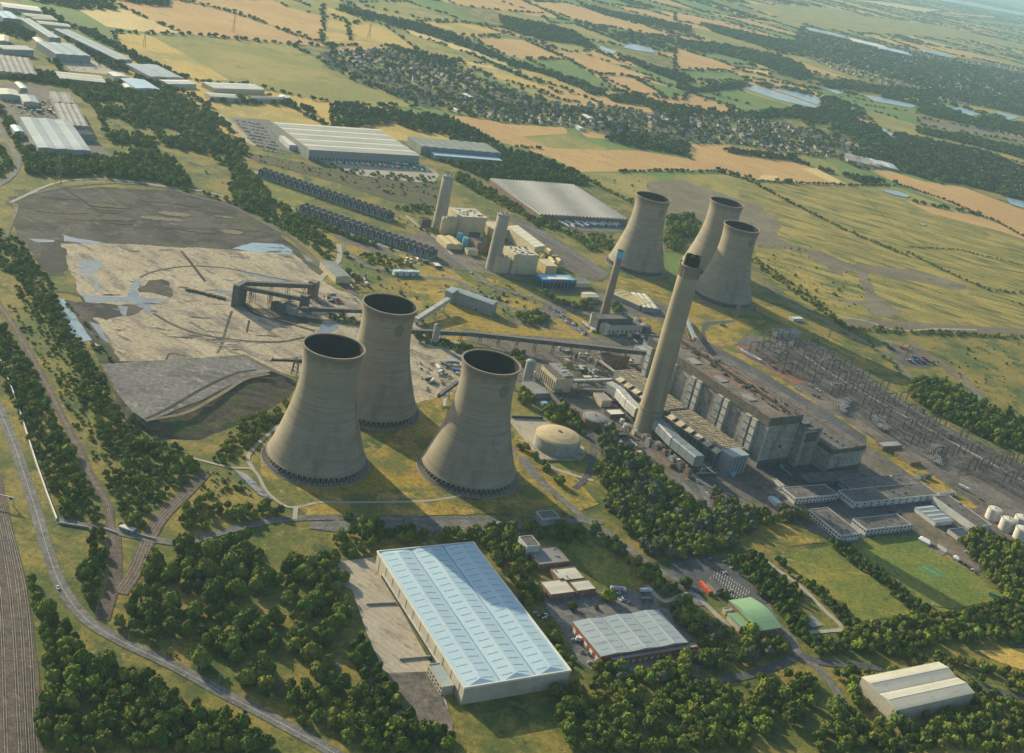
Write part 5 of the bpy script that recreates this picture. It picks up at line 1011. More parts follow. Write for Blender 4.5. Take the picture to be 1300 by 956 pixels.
def duct(label, pts, w, h, z0, m='duct_blue', sup=True, group='flue gas ducts', cat='gas duct', name='flue_duct'):
    """boxy duct of straight casings on stilts following world points"""
    c = np.mean([p for p in pts], axis=0); t = thing(name, label, cat, (c[0], c[1], 0), 0, group); k0 = 0
    for a, b in zip(pts, pts[1:]):
        a = np.array(a) - c; b = np.array(b) - c; L = np.linalg.norm(b - a); n = max(1, int(L / 13)); d = (b - a) / L; nn = np.array([-d[1], d[0]])
        for k in range(n):
            p, q_ = a + (b - a) * k / n, a + (b - a) * ((k + 1) / n) - d * .5; mb = MB(); rdg = h * .18
            def P(o, s, z): v = o + nn * s; return (v[0], v[1], z)
            sec = [(-w / 2, z0 + h * .15), (-w / 2, z0 + h * .9), (-w * .4, z0 + h), (w * .4, z0 + h), (w / 2, z0 + h * .9), (w / 2, z0 + h * .15), (0, z0)]
            vs = [P(p, s, z) for s, z in sec] + [P(q_, s, z) for s, z in sec]; m_ = len(sec)
            mb.add(vs, [(i, (i + 1) % m_, m_ + (i + 1) % m_, m_ + i) for i in range(m_)] + [tuple(range(m_))[::-1], tuple(range(m_, 2 * m_))]); mb.build('casing', m, t)
            if sup:
                mb = MB()
                for s in (-w * .4, w * .4):
                    v = p + nn * s; mb.beam((v[0], v[1], 0), (v[0], v[1], z0 + 1), .7)
                v1, v2 = p - nn * w * .4, p + nn * w * .4; mb.beam((v1[0], v1[1], 1), (v2[0], v2[1], z0), .4); mb.beam((v1[0], v1[1], z0 - .5), (v2[0], v2[1], z0 - .5), .8); mb.build('trestle', 'steel_dark', t)
    return t
duct('long blue-grey boxy flue duct running from the tall chimney to the near corner', [local(4, -84), local(44, -82), local(84, -74)], 13, 13, 8)
duct('boxy pale flue duct curving away behind the tall chimney', [tuple(G(*p, 14)[:2]) for p in S('x', (375, 500), (310, 440), (245, 365), (170, 320))], 11, 13, 7, 'duct_pale')
t = thing('gas_fan_house', 'blue-grey clad casing block at the near end of the precipitator row', 'plant building', (*local(-8, -50), 0), ang)
bb(MB(), 0, 16, 0, 24, -.3, 22).build('wall', 'duct_blue', t); bb(MB(), -.3, 16.3, -.3, 24.3, 22, 22.8).build('roof', 'roof_steel', t)
for k in range(5): bb(MB(), -1.4, .02, 1 + k * 4.6, 3.6 + k * 4.6, 2, 19).build('rib', 'steel_blue', t)
bb(MB(), -3, -1, 4, 9, 0, 5).build('door', 'blue_light', t)
for k in range(6):
    x = 2 + k * 13; t = thing('draught_fan', 'round-backed induced draught fan casing number %s along the duct trestles' % ['one', 'two', 'three', 'four', 'five', 'six', 'seven', 'eight', 'nine'][k] if 0 else 'hump-backed induced draught fan under the gas ducts, one of the row facing the fuel tanks', 'industrial fan', (*local(x, -97), 0), ang, 'draught fans under the gas ducts')
    mb = MB(); n_ = 12
    prof = [(4.2 * math.cos(math.pi * i / n_), 4.5 + 4.2 * math.sin(math.pi * i / n_)) for i in range(n_ + 1)]
    vs = [(px, -2.2, pz) for px, pz in prof] + [(4.2, -2.2, 0), (-4.2, -2.2, 0)][::1]; vs = vs[:n_ + 1] + [(-4.2, -2.2, 0), (4.2, -2.2, 0)]
    m_ = len(vs); vs = vs + [(v[0], 2.2, v[2]) for v in vs]; mb.add(vs, [(i, (i + 1) % m_, m_ + (i + 1) % m_, m_ + i) for i in range(m_)] + [tuple(range(m_))[::-1], tuple(range(m_, 2 * m_))]); mb.build('casing', ['brick_brown', 'steel_mid', 'wall_grey'][k % 3], t)
    MB().tube((-6.5, 0, 3), (-3.8, 0, 3), 1.4, 12).build('motor', 'steel_blue', t)
# low round-topped tanks and ash bunkers on the yard in front
def vtank(label, x, y, r, h, m='tank_side', mt=None, dome=.12, group=None, name='storage_tank', ladder=True, cat='tank'):
    t = thing(name, label, cat, (x, y, 0), 0, group); n = 40 if r > 6 else 24
    MB().lathe([(r, -.3), (r, h)], n, cap=False).build('shell', m, t, True)
    pr = [(r + .15, h - .15), (r + .15, h + .15), (r * .9, h + dome * r * .5), (r * .6, h + dome * r * 1.1), (r * .3, h + dome * r * 1.4), (.4, h + dome * r * 1.5)]
    MB().lathe(pr, n).build('roof', mt or m, t, False); MB().lathe([(r * .07 + .3, h + dome * r * 1.3), (r * .07 + .3, h + dome * r * 1.5 + .8)], 12).build('vent', 'steel_mid', t)
    if r > 5:
        mb = MB(); 
        for k in range(n): a, b = 2 * math.pi * k / n, 2 * math.pi * (k + 1) / n; mb.beam((r * .96 * math.cos(a), r * .96 * math.sin(a), h + 1.1), (r * .96 * math.cos(b), r * .96 * math.sin(b), h + 1.1), .14); mb.beam((r * .96 * math.cos(a), r * .96 * math.sin(a), h), (r * .96 * math.cos(a), r * .96 * math.sin(a), h + 1.1), .14)
        mb.build('handrail', 'steel_mid', t)
    if ladder:
        mb = MB(); steps = 14
        for k in range(steps):
            a = -2.2 + k * 1.2 / steps; mb.beam(((r + .1) * math.cos(a), (r + .1) * math.sin(a), h * k / steps), ((r + 1) * math.cos(a), (r + 1) * math.sin(a), h * k / steps), .3)
        mb.build('stair', 'steel_mid', t)
    return t
def at(tile, x, y, z=0): g = G(*S(tile, (x, y))[0], z); return g[0], g[1]
oil = (G(681, 568)[0] + G(733, 571)[0]) / 2, 0
pL, pR = G(679.5, 556, 8), G(736, 562, 8); cx, cy = (pL[0] + pR[0]) / 2, (pL[1] + pR[1]) / 2; rO = math.hypot(pR[0] - pL[0], pR[1] - pL[1]) / 2
vtank('big squat oil tank with a sandy domed roof beside the right front cooling tower', cx, cy, rO, 13.5, 'tank_side', 'tank_dome', .14)
mb = MB(); 
def wall_line(name, label, pts, h, w, m, cat='wall', cap=None, z0=-.3):
    pts = [np.array(p[:2]) for p in pts]; c = pts[0]; t = thing(name, label, cat, (c[0], c[1], 0)); L, Rr = ribbon(pts, w); L = [p - c for p in L]; Rr = [p - c for p in Rr]; n = len(L); mb = MB()
    mb.add([(*p, z0) for p in L] + [(*p, z0) for p in Rr] + [(*p, h) for p in L] + [(*p, h) for p in Rr], [f for i in range(n - 1) for f in ((i, 2 * n + i, 2 * n + i + 1, i + 1), (n + i, n + i + 1, 3 * n + i + 1, 3 * n + i), (2 * n + i, 3 * n + i, 3 * n + i + 1, 2 * n + i + 1))] + [(0, n, 3 * n, 2 * n), (n - 1, 3 * n - 1, 4 * n - 1, 2 * n - 1)])
    mb.build('wall', m, t)
    L, Rr = ribbon(pts, w + .3); L = [p - c for p in L]; Rr = [p - c for p in Rr]; mb = MB()
    mb.add([(*p, h + .01) for p in L] + [(*p, h + .01) for p in Rr] + [(*p, h + .2) for p in L] + [(*p, h + .2) for p in Rr], [f for i in range(n - 1) for f in ((i, 2 * n + i, 2 * n + i + 1, i + 1), (n + i, n + i + 1, 3 * n + i + 1, 3 * n + i), (2 * n + i, 3 * n + i, 3 * n + i + 1, 2 * n + i + 1))])
    mb.build('coping', cap or m, t); return t
patch('bund_floor', S('p', (50, 440), (60, 415), (290, 420), (600, 640), (610, 720), (330, 730), (180, 590)), 'concrete_slab')
wall_line('bund_wall', 'long low concrete bund wall around the domed oil tank', [G(*p) for p in S('p', (50, 440), (180, 600), (325, 745), (360, 742), (580, 735), (610, 690))], 1.8, .8, 'concrete_slab', 'wall', 'path_concrete')
wall_line('bund_wall', 'dark back section of the bund wall above the domed oil tank', [G(*p) for p in S('p', (55, 420), (290, 428))], 3.0, .8, 'wall_dark')
def tank_px(tile, xl, xr, yt, h, label, m, mt=None, dome=.1, group=None, name='storage_tank'):
    a, b = G(*S(tile, (xl, yt))[0], h), G(*S(tile, (xr, yt + (xr - xl) * .17))[0], h); r = math.hypot(*(b - a)[:2]) / 2
    return vtank(label, (a[0] + b[0]) / 2, (a[1] + b[1]) / 2, r, h, m, mt, dome, group, name)
tank_px('p', 592, 775, 395, 10, 'brownish-grey squat tank uphill of the domed oil tank', 'brick_brown', 'roof_grey', .1)
tank_px('p', 715, 832, 465, 7, 'small white cylindrical tank in front of the tall chimney', 'tank_white', 'tank_white', .16)
tank_px('p', 1035, 1110, 545, 5, 'small brown round tank at the foot of the tall chimney', 'brick_brown', 'steel_mid', .15)
tank_px('p', 1105, 1195, 610, 5, 'small tan round tank right of the brown one below the tall chimney', 'chimney_brown', 'brick_brown', .15)
tank_px('p', 872, 905, 425, 5, 'tiny white upright tank beside the flat-roofed pump house', 'tank_white', 'tank_white', .2)
tank_px('p', 898, 945, 460, 5, 'tiny grey-white upright tank in front of the flat-roofed pump house', 'tank_white', 'steel_pale', .1)
tank_px('l', 522, 572, 478, 24, 'tall pale silo with a railed top behind the front right cooling tower', 'tank_side', 'tank_side', .3, name='silo')
tank_px('l', 48, 84, 292, 24, 'slim pale silo beside the conveyor and the parked plant', 'tank_side', 'steel_mid', .3, name='silo')
tank_px('l', 1108, 1165, 292, 9, 'fat grey round tank beside the generator building', 'steel_mid', 'roof_grey', .2); tank_px('l', 1070, 1118, 262, 9, 'grey round tank tucked behind the generator building', 'steel_mid', 'roof_grey', .2)
for k, (xl, xr, y, lab) in enumerate([(1130, 1195, 325, 'rust-streaked white tank, farthest left of the tank farm by the switchyard'), (1195, 1262, 375, 'rust-streaked white tank in the middle of the tank farm'), (1262, 1330, 365, 'rust-streaked white tank at the picture edge, back row of the tank farm'), (1265, 1335, 420, 'rust-streaked white tank at the picture edge, front row of the tank farm')]):
    tank_px('s', xl, xr, y, 12, lab, 'tank_white', 'tank_white', .12, 'white tanks by the switchyard')

# ---- plain buildings of the station and around
H = hall
# big pale blue warehouse
fr = H('warehouse', 'huge warehouse with a pale blue three-ridge roof crossed by a cooling tower shadow', 'warehouse', *S('r', (1145, 875), (608, 170), (70, 200)), 14, 'wall_cream', 'roof_blue', 'hip', 3, 'long', 1.9, lights=21, snap=False)
t = fr.t; L, W = fr.L, fr.W
mb = MB(); q_ = 1.0; mb.box(-.5, L + .5, -.5, .5, 13.6, 15.2).box(-.5, L + .5, W - .5, W + .5, 13.6, 15.2).box(-.5, .5, .5, W - .5, 13.6, 15.2).box(L - .5, L + .5, .5, W - .5, 13.6, 15.2); mb.build('gutter', 'roof_white', t)
k_ = fr.side('f'); 
west = max('frbl', key=lambda k: -(fr.u * SIDE_N[k][0] + fr.n * SIDE_N[k][1]) @ np.array([.84, .45]))
Ls = fr.side(west)[2]; flip = fr.side(west)[1]; dirw = fr.u * flip[0] + fr.n * flip[1]; s0 = dirw[1] < 0
for i in range(34):
    tt = Ls * (.1 + .75 * i / 34); tt = tt if s0 else Ls - tt
    d_ = on_side(fr, west, tt, 2.6, 0.9, 4.4, .5).build('dock_door', 'door_dark', t)
for i in range(12): on_side(fr, west, Ls * (i + .5) / 12, .4, 0, 13.4, .25).build('wall_rib', 'wall_grey', t)
on_side(fr, west, (Ls * .5), Ls * .8, 4.9, 5.3, 1.6).build('canopy', 'duct_pale', t)
H('office_annex', 'low blue-roofed office annex on the dock side of the pale blue warehouse', 'office', *S('r', (362, 842), (430, 838), (540, 950)), 7, 'wall_cream', 'roof_steel', 'flat', windows=[('L', 6, 2.5, 1.2, 2.8, 'glass_dark'), ('L', 6, 2.5, 4.2, 5.8, 'glass_dark')])
for (a, b), lab in [(((20, 512), (185, 505)), 'concrete loading ramp wall across the upper part of the warehouse yard'), (((205, 815), (375, 800)), 'concrete loading ramp wall across the lower part of the warehouse yard')]:
    wall_line('ramp_wall', lab, [G(*p) for p in S('r', a, b)], 1.6, .8, 'concrete_slab', 'wall', 'path_concrete')
# school-like flat blocks by the warehouse
fr = H('depot_building', 'low grey flat-roofed block with a red brick front, below the small penthouse', 'building', *S('t', (130, 262), (300, 240), (405, 330)), 6, 'brick_brown', 'roof_grey', 'flat', windows=[('S', 8, 2.5, 1, 2.6, 'glass_dark')]); roof_kit(fr, 5, 'steel_pale', 3, (.8, 1.6))
H('penthouse_block', 'small pale two-storey block with a sunken roof beside the grey flat-roofed block', 'building', *S('t', (85, 190), (160, 183), (205, 240)), 12, 'wall_white', 'roof_felt', 'flat', windows=[('L', 3, 2, 6, 8, 'glass_dark')])
fr = H('workshop', 'cream flat-roofed workshop nearest the mown lawn, upper of two', 'workshop', *S('t', (268, 378), (400, 355), (475, 428)), 5.5, 'brick_brown', 'roof_cream', 'flat'); roof_kit(fr, 3, 'steel_pale', 5, (.6, 1.2))
fr = H('workshop', 'long cream flat-roofed workshop stretching toward the parked coaches', 'workshop', *S('t', (375, 450), (478, 430), (545, 490)), 5.5, 'brick_brown', 'roof_cream', 'flat', windows=[('S', 6, 2, 1, 2.5, 'glass_dark')])
H('workshop', 'cream flat-roofed workshop wing nearest the pale blue warehouse', 'workshop', *S('t', (205, 448), (345, 432), (405, 510)), 5.5, 'brick_brown', 'roof_cream', 'flat', windows=[('S', 6, 2, 1, 2.5, 'glass_dark')])
fr = H('workshop', 'grey three-ridge shed with red trim beside the car park', 'shed', *S('t', (400, 682), (880, 602), (1080, 795)), 8, 'brick_red', 'roof_steel', 'gable', 3, 'short', 1.3, lights=5, lm='roof_grey', windows=[('L', 12, 3, 1.2, 3.2, 'glass_dark')], doors=[('S', 5, 4, 0, 4.5, 'paint_white')])
H('workshop_lean_to', 'narrow green-grey lean-to with red eaves along the near side of the three-ridge shed', 'shed', *S('t', (610, 890), (1095, 800), (1110, 828)), 5, 'brick_red', 'roof_steel', 'flat', windows=[('L', 14, 3, 1.2, 3.2, 'wall_white')])
H('gatehouse', 'small dark-roofed gatehouse with white walls at the station entrance road', 'gatehouse', *S('t', (185, 45), (285, 40), (325, 78)), 7, 'wall_white', 'roof_felt', 'flat', windows=[('S', 6, 2, 3.6, 5.4, 'glass_blue'), ('L', 5, 2, 3.6, 5.4, 'glass_blue'), ('S', 4, 2, .8, 2.4, 'glass_dark')])
fr = H('sports_hall', 'arched pale green roofed hall by the marked car park', 'sports hall', *S('q', (330, 415), (470, 397), (635, 590)), 8, 'brick_brown', 'roof_green', 'arch', 1, 'short', 3.5)
H('sports_hall_annex', 'low green lean-to wing beside the arched green hall', 'annex', *S('q', (320, 505), (380, 480), (445, 580)), 5, 'wall_cream', 'roof_green', 'mono', 1, 'long', 1.2)
H('canteen', 'small flat pale green porch roof at the corner of the arched green hall', 'annex', *S('q', (290, 465), (330, 455), (355, 478)), 4, 'wall_cream', 'roof_green', 'flat')
H('kiosk', 'small dark-roofed kiosk beside the red container in the car park', 'kiosk', *S('q', (190, 290), (245, 285), (275, 345)), 5, 'wall_grey', 'wall_dark', 'gable', rise=1.2, windows=[('S', 4, 1.5, 1, 2.4, 'paint_white')])
t = thing('container', 'long red container with rounded top in the car park', 'container', (*at('q', 175, 345), 0), R(-60)); MB().box(-8, 8, -2, 2, .15, 3.4).build('body', 'red_paint', t); MB().box(-8, 8, -1.4, 1.4, 3.4, 3.9).build('roof', 'orange_paint', t); MB().box(7.98, 8.1, -1.7, 1.7, .3, 3.2).build('door', 'red_paint', t)
H('warehouse', 'long cream-roofed warehouse at the lower right beyond the bottom road', 'warehouse', (1094, 860), (1212, 858), (1234, 880), 12, 'wall_cream', 'roof_cream', 'gable', 2, 'long', 2)
# offices
OFF = [('long flat dark roof office with white banded end, nearest the turbine hall end', [(130, 228), (235, 262), (385, 225)], None)]
def office(label, A, B, C, h=7, wm='wall_white', rm='roof_felt', n=12, **k):
    fr = H('office_block', label, 'office', *S('s', A, B, C), h, wm, rm, 'flat', windows=[('L', n, 2.6, 1, 2.5, 'glass_dark'), ('L', n, 2.6, 4.2, 5.8, 'glass_dark'), ('S', max(3, n // 2), 2.4, 4.2, 5.8, 'glass_dark')], **k); roof_kit(fr, 8, 'steel_mid', int(A[0]), (.8, 2.2), 'roof_vent'); return fr
office('flat dark-roofed office wing with a white wall, left of the office court', (128, 228), (205, 278), (400, 262))
office('wide dark-roofed office block with rows of pale roof vents, behind the office court', (398, 240), (520, 296), (870, 250), 7)
office('flat dark-roofed office block with white window wall facing the small meadow', (255, 333), (412, 460), (500, 445))
office('flat dark office block with a long white colonnade facing the cricket field', (468, 378), (535, 432), (750, 405))
office('broad dark flat-roofed canteen block in the shadow of the boiler house', (200, 160), (260, 205), (540, 190), 6, 'wall_dark')
office('broad black-roofed workshop block in the shade behind the offices', (400, 190), (480, 235), (760, 195), 6, 'wall_grey')
fr = H('store_building', 'long dark flat-roofed store between the switchyard and the grey shed', 'store', *S('s', (860, 270), (1045, 420), (1130, 400)), 8, 'wall_white', 'roof_felt', 'flat'); roof_kit(fr, 4, 'steel_mid', 8)
fr = H('workshop', 'pale grey low ribbed shed on the brown apron above the cricket field', 'shed', *S('s', (772, 322), (880, 395), (955, 385)), 5, 'wall_white', 'roof_steel', 'gable', 4, 'short', .8)
H('pump_house', 'small black-topped pump house beside the grey ribbed shed', 'pump house', *S('s', (930, 430), (1000, 465), (1050, 455)), 4, 'wall_cream', 'glass_dark', 'flat')
H('reception_hut', 'small white hut with bluish roof on the dark yard below the boiler house', 'hut', *S('s', (60, 270), (100, 305), (118, 295)), 4, 'wall_white', 'roof_blue', 'flat')
for k, (x, y, w) in enumerate([(75, 185, 20), (350, 262, 18), (650, 285, 26), (880, 250, 24)]):
    fr = H('link_corridor', ['pale roofed corridor running from the boiler house end toward the offices', 'white-edged link corridor joining two office wings', 'long pale link corridor below the vented office block', 'pale corridor leading to the long dark store'][k], 'corridor', *S('s', (x, y), (x + w * 3.2, y - 8 + (k == 0) * 40), (x + w * 3.2 + 8, y + (k == 0) * 40)), 4, 'wall_white', 'path_concrete', 'flat', windows=[('L', 6, 1.6, 1, 2.4, 'glass_dark')])
# cream generating blocks (combined cycle station)
def chp(label, A, B, C, h, other):
    fr = H('generating_block', label, 'generating block', *S('u', A, B, C), h, 'chp_cream', 'chp_cream', 'flat', group='cream generating blocks'); t = fr.t
    for k in ('f', 'r', 'b', 'l'):
        Ls = fr.side(k)[2]; n = int(Ls / 4.5)
        for i in range(n): on_side(fr, k, Ls * (i + .5) / n, .9, 1, h - .5, .8).build('wall_rib', 'chp_cream', t)
    q = random.Random(h)
    for i in range(7):
        for j in range(3):
            MB().box(fr.L * (i + .25) / 7, fr.L * (i + .7) / 7, fr.W * (j + .15) / 3, fr.W * (j + .8) / 3, h + .2, h + 1.6 + q.random() * 2).build('roof_duct', q.choice(['chp_cream', 'roof_cream', 'wall_white']), t)
    return fr
fr1 = chp('ribbed cream generating block beside the farther pale stack', (95, 275), (200, 296), (290, 278), 25, 0)
fr1b = H('generating_hall', 'cream ducted upper block rising behind the farther ribbed cream block', 'generating block', *S('u', (120, 215), (232, 268), (288, 250)), 31, 'chp_cream', 'roof_cream', 'flat'); roof_kit(fr1b, 14, 'chp_cream', 3, (2, 6), 'roof_duct')
roof_kit(fr1b, 12, 'steel_mid', 13, (1, 4), 'roof_duct'); roof_kit(fr1, 10, 'steel_pale', 14, (1, 3), 'roof_duct')
fr2 = chp('ribbed cream generating block beside the nearer pale stack', (372, 480), (455, 492), (570, 470), 22, 0)
fr2b = H('generating_hall', 'cream ducted upper block rising behind the nearer ribbed cream block', 'generating block', *S('u', (400, 415), (440, 462), (560, 446)), 29, 'chp_cream', 'roof_cream', 'flat'); roof_kit(fr2b, 14, 'chp_cream', 5, (2, 6), 'roof_duct')
roof_kit(fr2b, 12, 'steel_mid', 15, (1, 4), 'roof_duct'); roof_kit(fr2, 10, 'steel_pale', 16, (1, 3), 'roof_duct')
H('turbine_hall', 'long sloping cream-grey hall roof behind the nearer cream block', 'turbine hall', *S('u', (425, 315), (530, 420), (590, 405)), 18, 'chp_cream', 'roof_cream', 'mono', 1, 'long', 3)
H('gas_turbine_house', 'yellow-beige plant block between the two cream generating blocks', 'plant building', *S('u', (285, 285), (350, 330), (400, 310)), 14, 'chp_yellow', 'chp_cream', 'flat')
H('gas_turbine_house', 'yellow-beige plant block right of the nearer cream generating block', 'plant building', *S('u', (572, 480), (620, 520), (660, 505)), 12, 'chp_yellow', 'chp_cream', 'flat')
fr = H('control_building', 'bright blue framed control building with white roof panel', 'control building', *S('u', (570, 560), (590, 590), (752, 575)), 12, 'glass_dark', 'blue_light', 'flat')
for k in ('f', 'r', 'b', 'l'):
    Ls = fr.side(k)[2]; n = int(Ls / 6)
    for i in range(n + 1): on_side(fr, k, min(max(Ls * i / n, .6), Ls - .6), 1.2, 0, 12, .9).build('frame', 'blue_paint', fr.t)
    on_side(fr, k, Ls / 2, Ls, 9, 12.4, .7).build('band', 'blue_paint', fr.t)
MB().box(fr.L * .55, fr.L * .95, fr.W * .2, fr.W * .8, 12.3, 13.2).build('roof_panel', 'roof_white', fr.t)
H('store_shed', 'cream ridged shed right of the blue control building', 'shed', *S('u', (750, 585), (790, 565), (855, 610)), 6, 'chp_cream', 'roof_cream', 'gable', 2, 'long', 1.6)
H('store_shed', 'large tan and cream shed with long ridges in front of the farther stack', 'shed', *S('u', (60, 362), (120, 348), (200, 410)), 8, 'chp_cream', 'chp_yellow', 'gable', 2, 'long', 1.5)
H('store_shed', 'small cream shed with ribbed roof between the stacks', 'shed', *S('u', (205, 425), (235, 408), (280, 440)), 8, 'chp_cream', 'roof_cream', 'gable', 2, 'long', 1.2)
H('feed_building', 'rust-brown plant block below the farther cream generating block', 'plant building', *S('u', (235, 372), (250, 400), (330, 395)), 15, 'brick_brown', 'roof_felt', 'flat')
H('feed_building', 'dark brown low plant block near the foot of the nearer stack', 'plant building', *S('u', (225, 345), (300, 360), (330, 350)), 17, 'wall_dark', 'chp_cream', 'flat')
for lab, x, y in [('upright blue tank left of the brown plant block', 183, 345), ('upright light-blue tank nearest the small cream shed', 212, 370)]: 
    tank_px('u', x - 17, x + 17, y, 14, lab, 'blue_light', 'blue_light', .1, 'blue tanks')
H('fan_house', 'dark square brown fan house left of the farther pale stack', 'fan house', *S('k', (1080, 400), (1100, 415), (1140, 408)), 12, 'wall_dark', 'soot_black', 'flat')
for k, (x, y) in enumerate([(600, 445), (640, 440), (600, 462), (650, 485), (690, 490), (660, 500)]):
    a_ = at('u', x, y, 10); t = thing('air_filter', 'golden-yellow rounded filter house cluster right of the nearer cream block', 'filter house', (*a_, 0), R(-57), 'yellow filter houses')
    MB().box(-5, 5, -3.2, 3.2, -.3, 10).build('body', 'chp_yellow', t); MB().tube((-5.5, 0, 10), (5.5, 0, 10), 3.1, 14).build('drum', 'chp_yellow', t); MB().box(-5.2, -5, -2.5, 2.5, 3, 9).build('grille', 'brick_brown', t)
fr = H('depot_shed', 'yellow and blue striped multi-ridge shed behind the thin chimney', 'shed', *S('u', (950, 655), (1010, 640), (1140, 715)), 7, 'wall_grey', 'chp_yellow', 'gable', 6, 'long', 1.6, snap=False)
for k in (0, 1, 2):
    MB().box(3, fr.L - 3, fr.W * (k * 2 + .3) / 12, fr.W * (k * 2 + .85) / 12, 8.15, 8.3).build('roof_stripe', 'glass_blue', fr.t)
H('depot_shed', 'pale grey-cream flat shed adjoining the yellow striped shed', 'shed', *S('u', (1060, 655), (1140, 665), (1235, 745)), 7, 'wall_grey', 'roof_cream', 'gable', 3, 'long', 1, snap=False)
H('store_shed', 'low cream-roofed shed left of the yellow striped shed, by small trees', 'shed', *S('u', (805, 655), (850, 645), (905, 680)), 6, 'chp_cream', 'roof_cream', 'gable', 1, 'long', 1.6)
fr = H('generator_building', 'pale long generator building with a dark stepped roof at the foot of the thin chimney', 'generator building', *S('l', (920, 300), (1115, 295), (1100, 262)), 12, 'wall_cream', 'roof_felt', 'flat', windows=[('L', 9, 2, 2, 6, 'glass_dark')])
H('generator_building', 'black upper roof block of the generator building under the thin chimney', 'generator building', *S('l', (895, 265), (1070, 265), (1075, 240)), 18, 'wall_dark', 'roof_felt', 'flat')
H('switch_house', 'tall pale blank-walled block left of the generator building', 'switch house', *S('l', (855, 235), (925, 298), (945, 292)), 14, 'wall_white', 'roof_grey', 'flat')
# coal handling
fr = H('coal_shed', 'long pale grey clad box building with sloping end, uphill of the conveyor', 'conveyor building', *S('l', (145, 118), (350, 190), (385, 180)), 16, 'wall_grey', 'roof_steel', 'gable', 1, 'long', 2, snap=False)
t = thing('transfer_house', 'small pale hooded transfer house at the upper end of the white conveyor tube', 'transfer house', (*at('l', 125, 175), 0), R(-38)); MB().box(-6, 6, -5, 5, -.3, 15).build('wall', 'wall_grey', t); MB().add([(-6.3, -5.3, 15), (6.3, -5.3, 15), (6.3, 5.3, 19), (-6.3, 5.3, 19), (6.3, 5.3, 15), (-6.3, 5.3, 15)], [(0, 1, 2, 3), (1, 4, 2), (0, 3, 5)]).build('roof', 'roof_steel', t); MB().box(-2, 2, -5.1, -4.98, 0, 4).build('door', 'door_dark', t)
H('weighbridge_office', 'small white shed with blue-grey roof on the verge by the yard road', 'shed', *S('e', (203, 155), (290, 150), (318, 165)), 6, 'wall_white', 'roof_blue', 'gable', 2, 'short', .8, doors=[('L', 4, 3, 0, 4, 'glass_blue')])
H('bus_shelter', 'small white canopy roof beside the road near the yellow grass', 'canopy', *S('e', (350, 128), (368, 124), (398, 142)), 4, 'wall_dark', 'roof_white', 'flat', parapet=False)
H('bus_shelter', 'small bright blue canopy roof left of the white canopy', 'canopy', *S('e', (315, 118), (330, 112), (355, 122)), 4, 'wall_dark', 'blue_light', 'flat', parapet=False)
H('screening_plant', 'weathered concrete plant block streaked with dust, right of the pale silo', 'plant building', *S('l', (600, 505), (700, 575), (755, 565)), 17, 'chp_cream', 'roof_felt', 'flat', windows=[('L', 8, 3, 2, 13, 'wall_dark')])
roof_kit(H('screening_plant', 'low shed with pale cluttered roof beyond the weathered concrete plant block', 'plant building', *S('l', (640, 490), (720, 560), (750, 545)), 19, 'wall_grey', 'roof_grey', 'flat'), 16, 'steel_pale', 6, (1, 3))
H('coal_bunker', 'brown blank block with stepped walls under the long conveyor, left of the tall chimney', 'bunker', *S('l', (905, 440), (915, 462), (1050, 455)), 15, 'brick_brown', 'roof_felt', 'flat')
H('annex_block', 'grey block with pale roof at the far end of the boiler house', 'plant building', *S('l', (1080, 400), (1130, 455), (1175, 440)), 20, 'wall_grey', 'roof_steel', 'flat')
H('annex_block', 'brown-roofed high block at the far corner of the boiler house beside the conveyor end', 'plant building', *S('l', (1125, 380), (1180, 420), (1210, 380)), 26, 'wall_grey', 'roof_felt', 'flat')
H('workshop', 'low dark-roofed workshop with pale edge below the weathered concrete plant block', 'workshop', *S('l', (500, 585), (600, 650), (640, 640)), 6, 'wall_grey', 'roof_grey', 'flat')
H('ash_bunker', 'low concrete ash bunker with sloping side, left of the pale curved duct', 'bunker', *S('p', (670, 230), (740, 290), (790, 270)), 8, 'chp_cream', 'roof_grey', 'flat')
H('pump_house', 'white flat-roofed pump house behind the brownish-grey squat tank', 'pump house', *S('p', (755, 355), (800, 395), (905, 388)), 5, 'wall_dark', 'roof_white', 'flat')
H('pump_house', 'small white slab-roofed hut among trees below the tall chimney', 'pump house', *S('p', (830, 570), (850, 605), (900, 600)), 3.5, 'wall_grey', 'roof_white', 'flat')
H('ash_bunker', 'low brown trench bunker in front of the near gas duct, left one', 'bunker', *S('x', (485, 755), (590, 850), (640, 830)), 4, 'brick_brown', 'wall_dark', 'flat')
H('ash_bunker', 'low tan trench bunker in front of the near gas duct, right one', 'bunker', *S('x', (610, 775), (690, 860), (760, 840)), 5, 'chimney_brown', 'bare_earth', 'flat')
H('garage', 'low teal-roofed shelter left of the trees near the domed oil tank', 'shelter', *S('p', (275, 292), (310, 285), (360, 308)), 4, 'wall_grey', 'blue_light', 'flat', parapet=False)
fr = H('relay_building', 'pale concrete relay building between the far cooling tower and the switchyard', 'relay building', *S('f', (355, 378), (360, 392), (465, 392)), 7, 'wall_cream', 'roof_grey', 'flat')
H('relay_building', 'low flat pale building by the road right of the far cooling towers', 'relay building', *S('f', (420, 330), (440, 340), (465, 335)), 4, 'wall_white', 'roof_white', 'flat')
H('relay_building', 'grey-green low building at the near edge of the switchyard', 'relay building', *S('o', (345, 770), (395, 800), (480, 775)), 5, 'brick_brown', 'wall_grey', 'flat')
H('relay_building', 'brown-edged low shed beside the grey-green building in the switchyard', 'relay building', *S('o', (460, 830), (520, 900), (600, 880)), 4, 'brick_brown', 'roof_felt', 'flat')
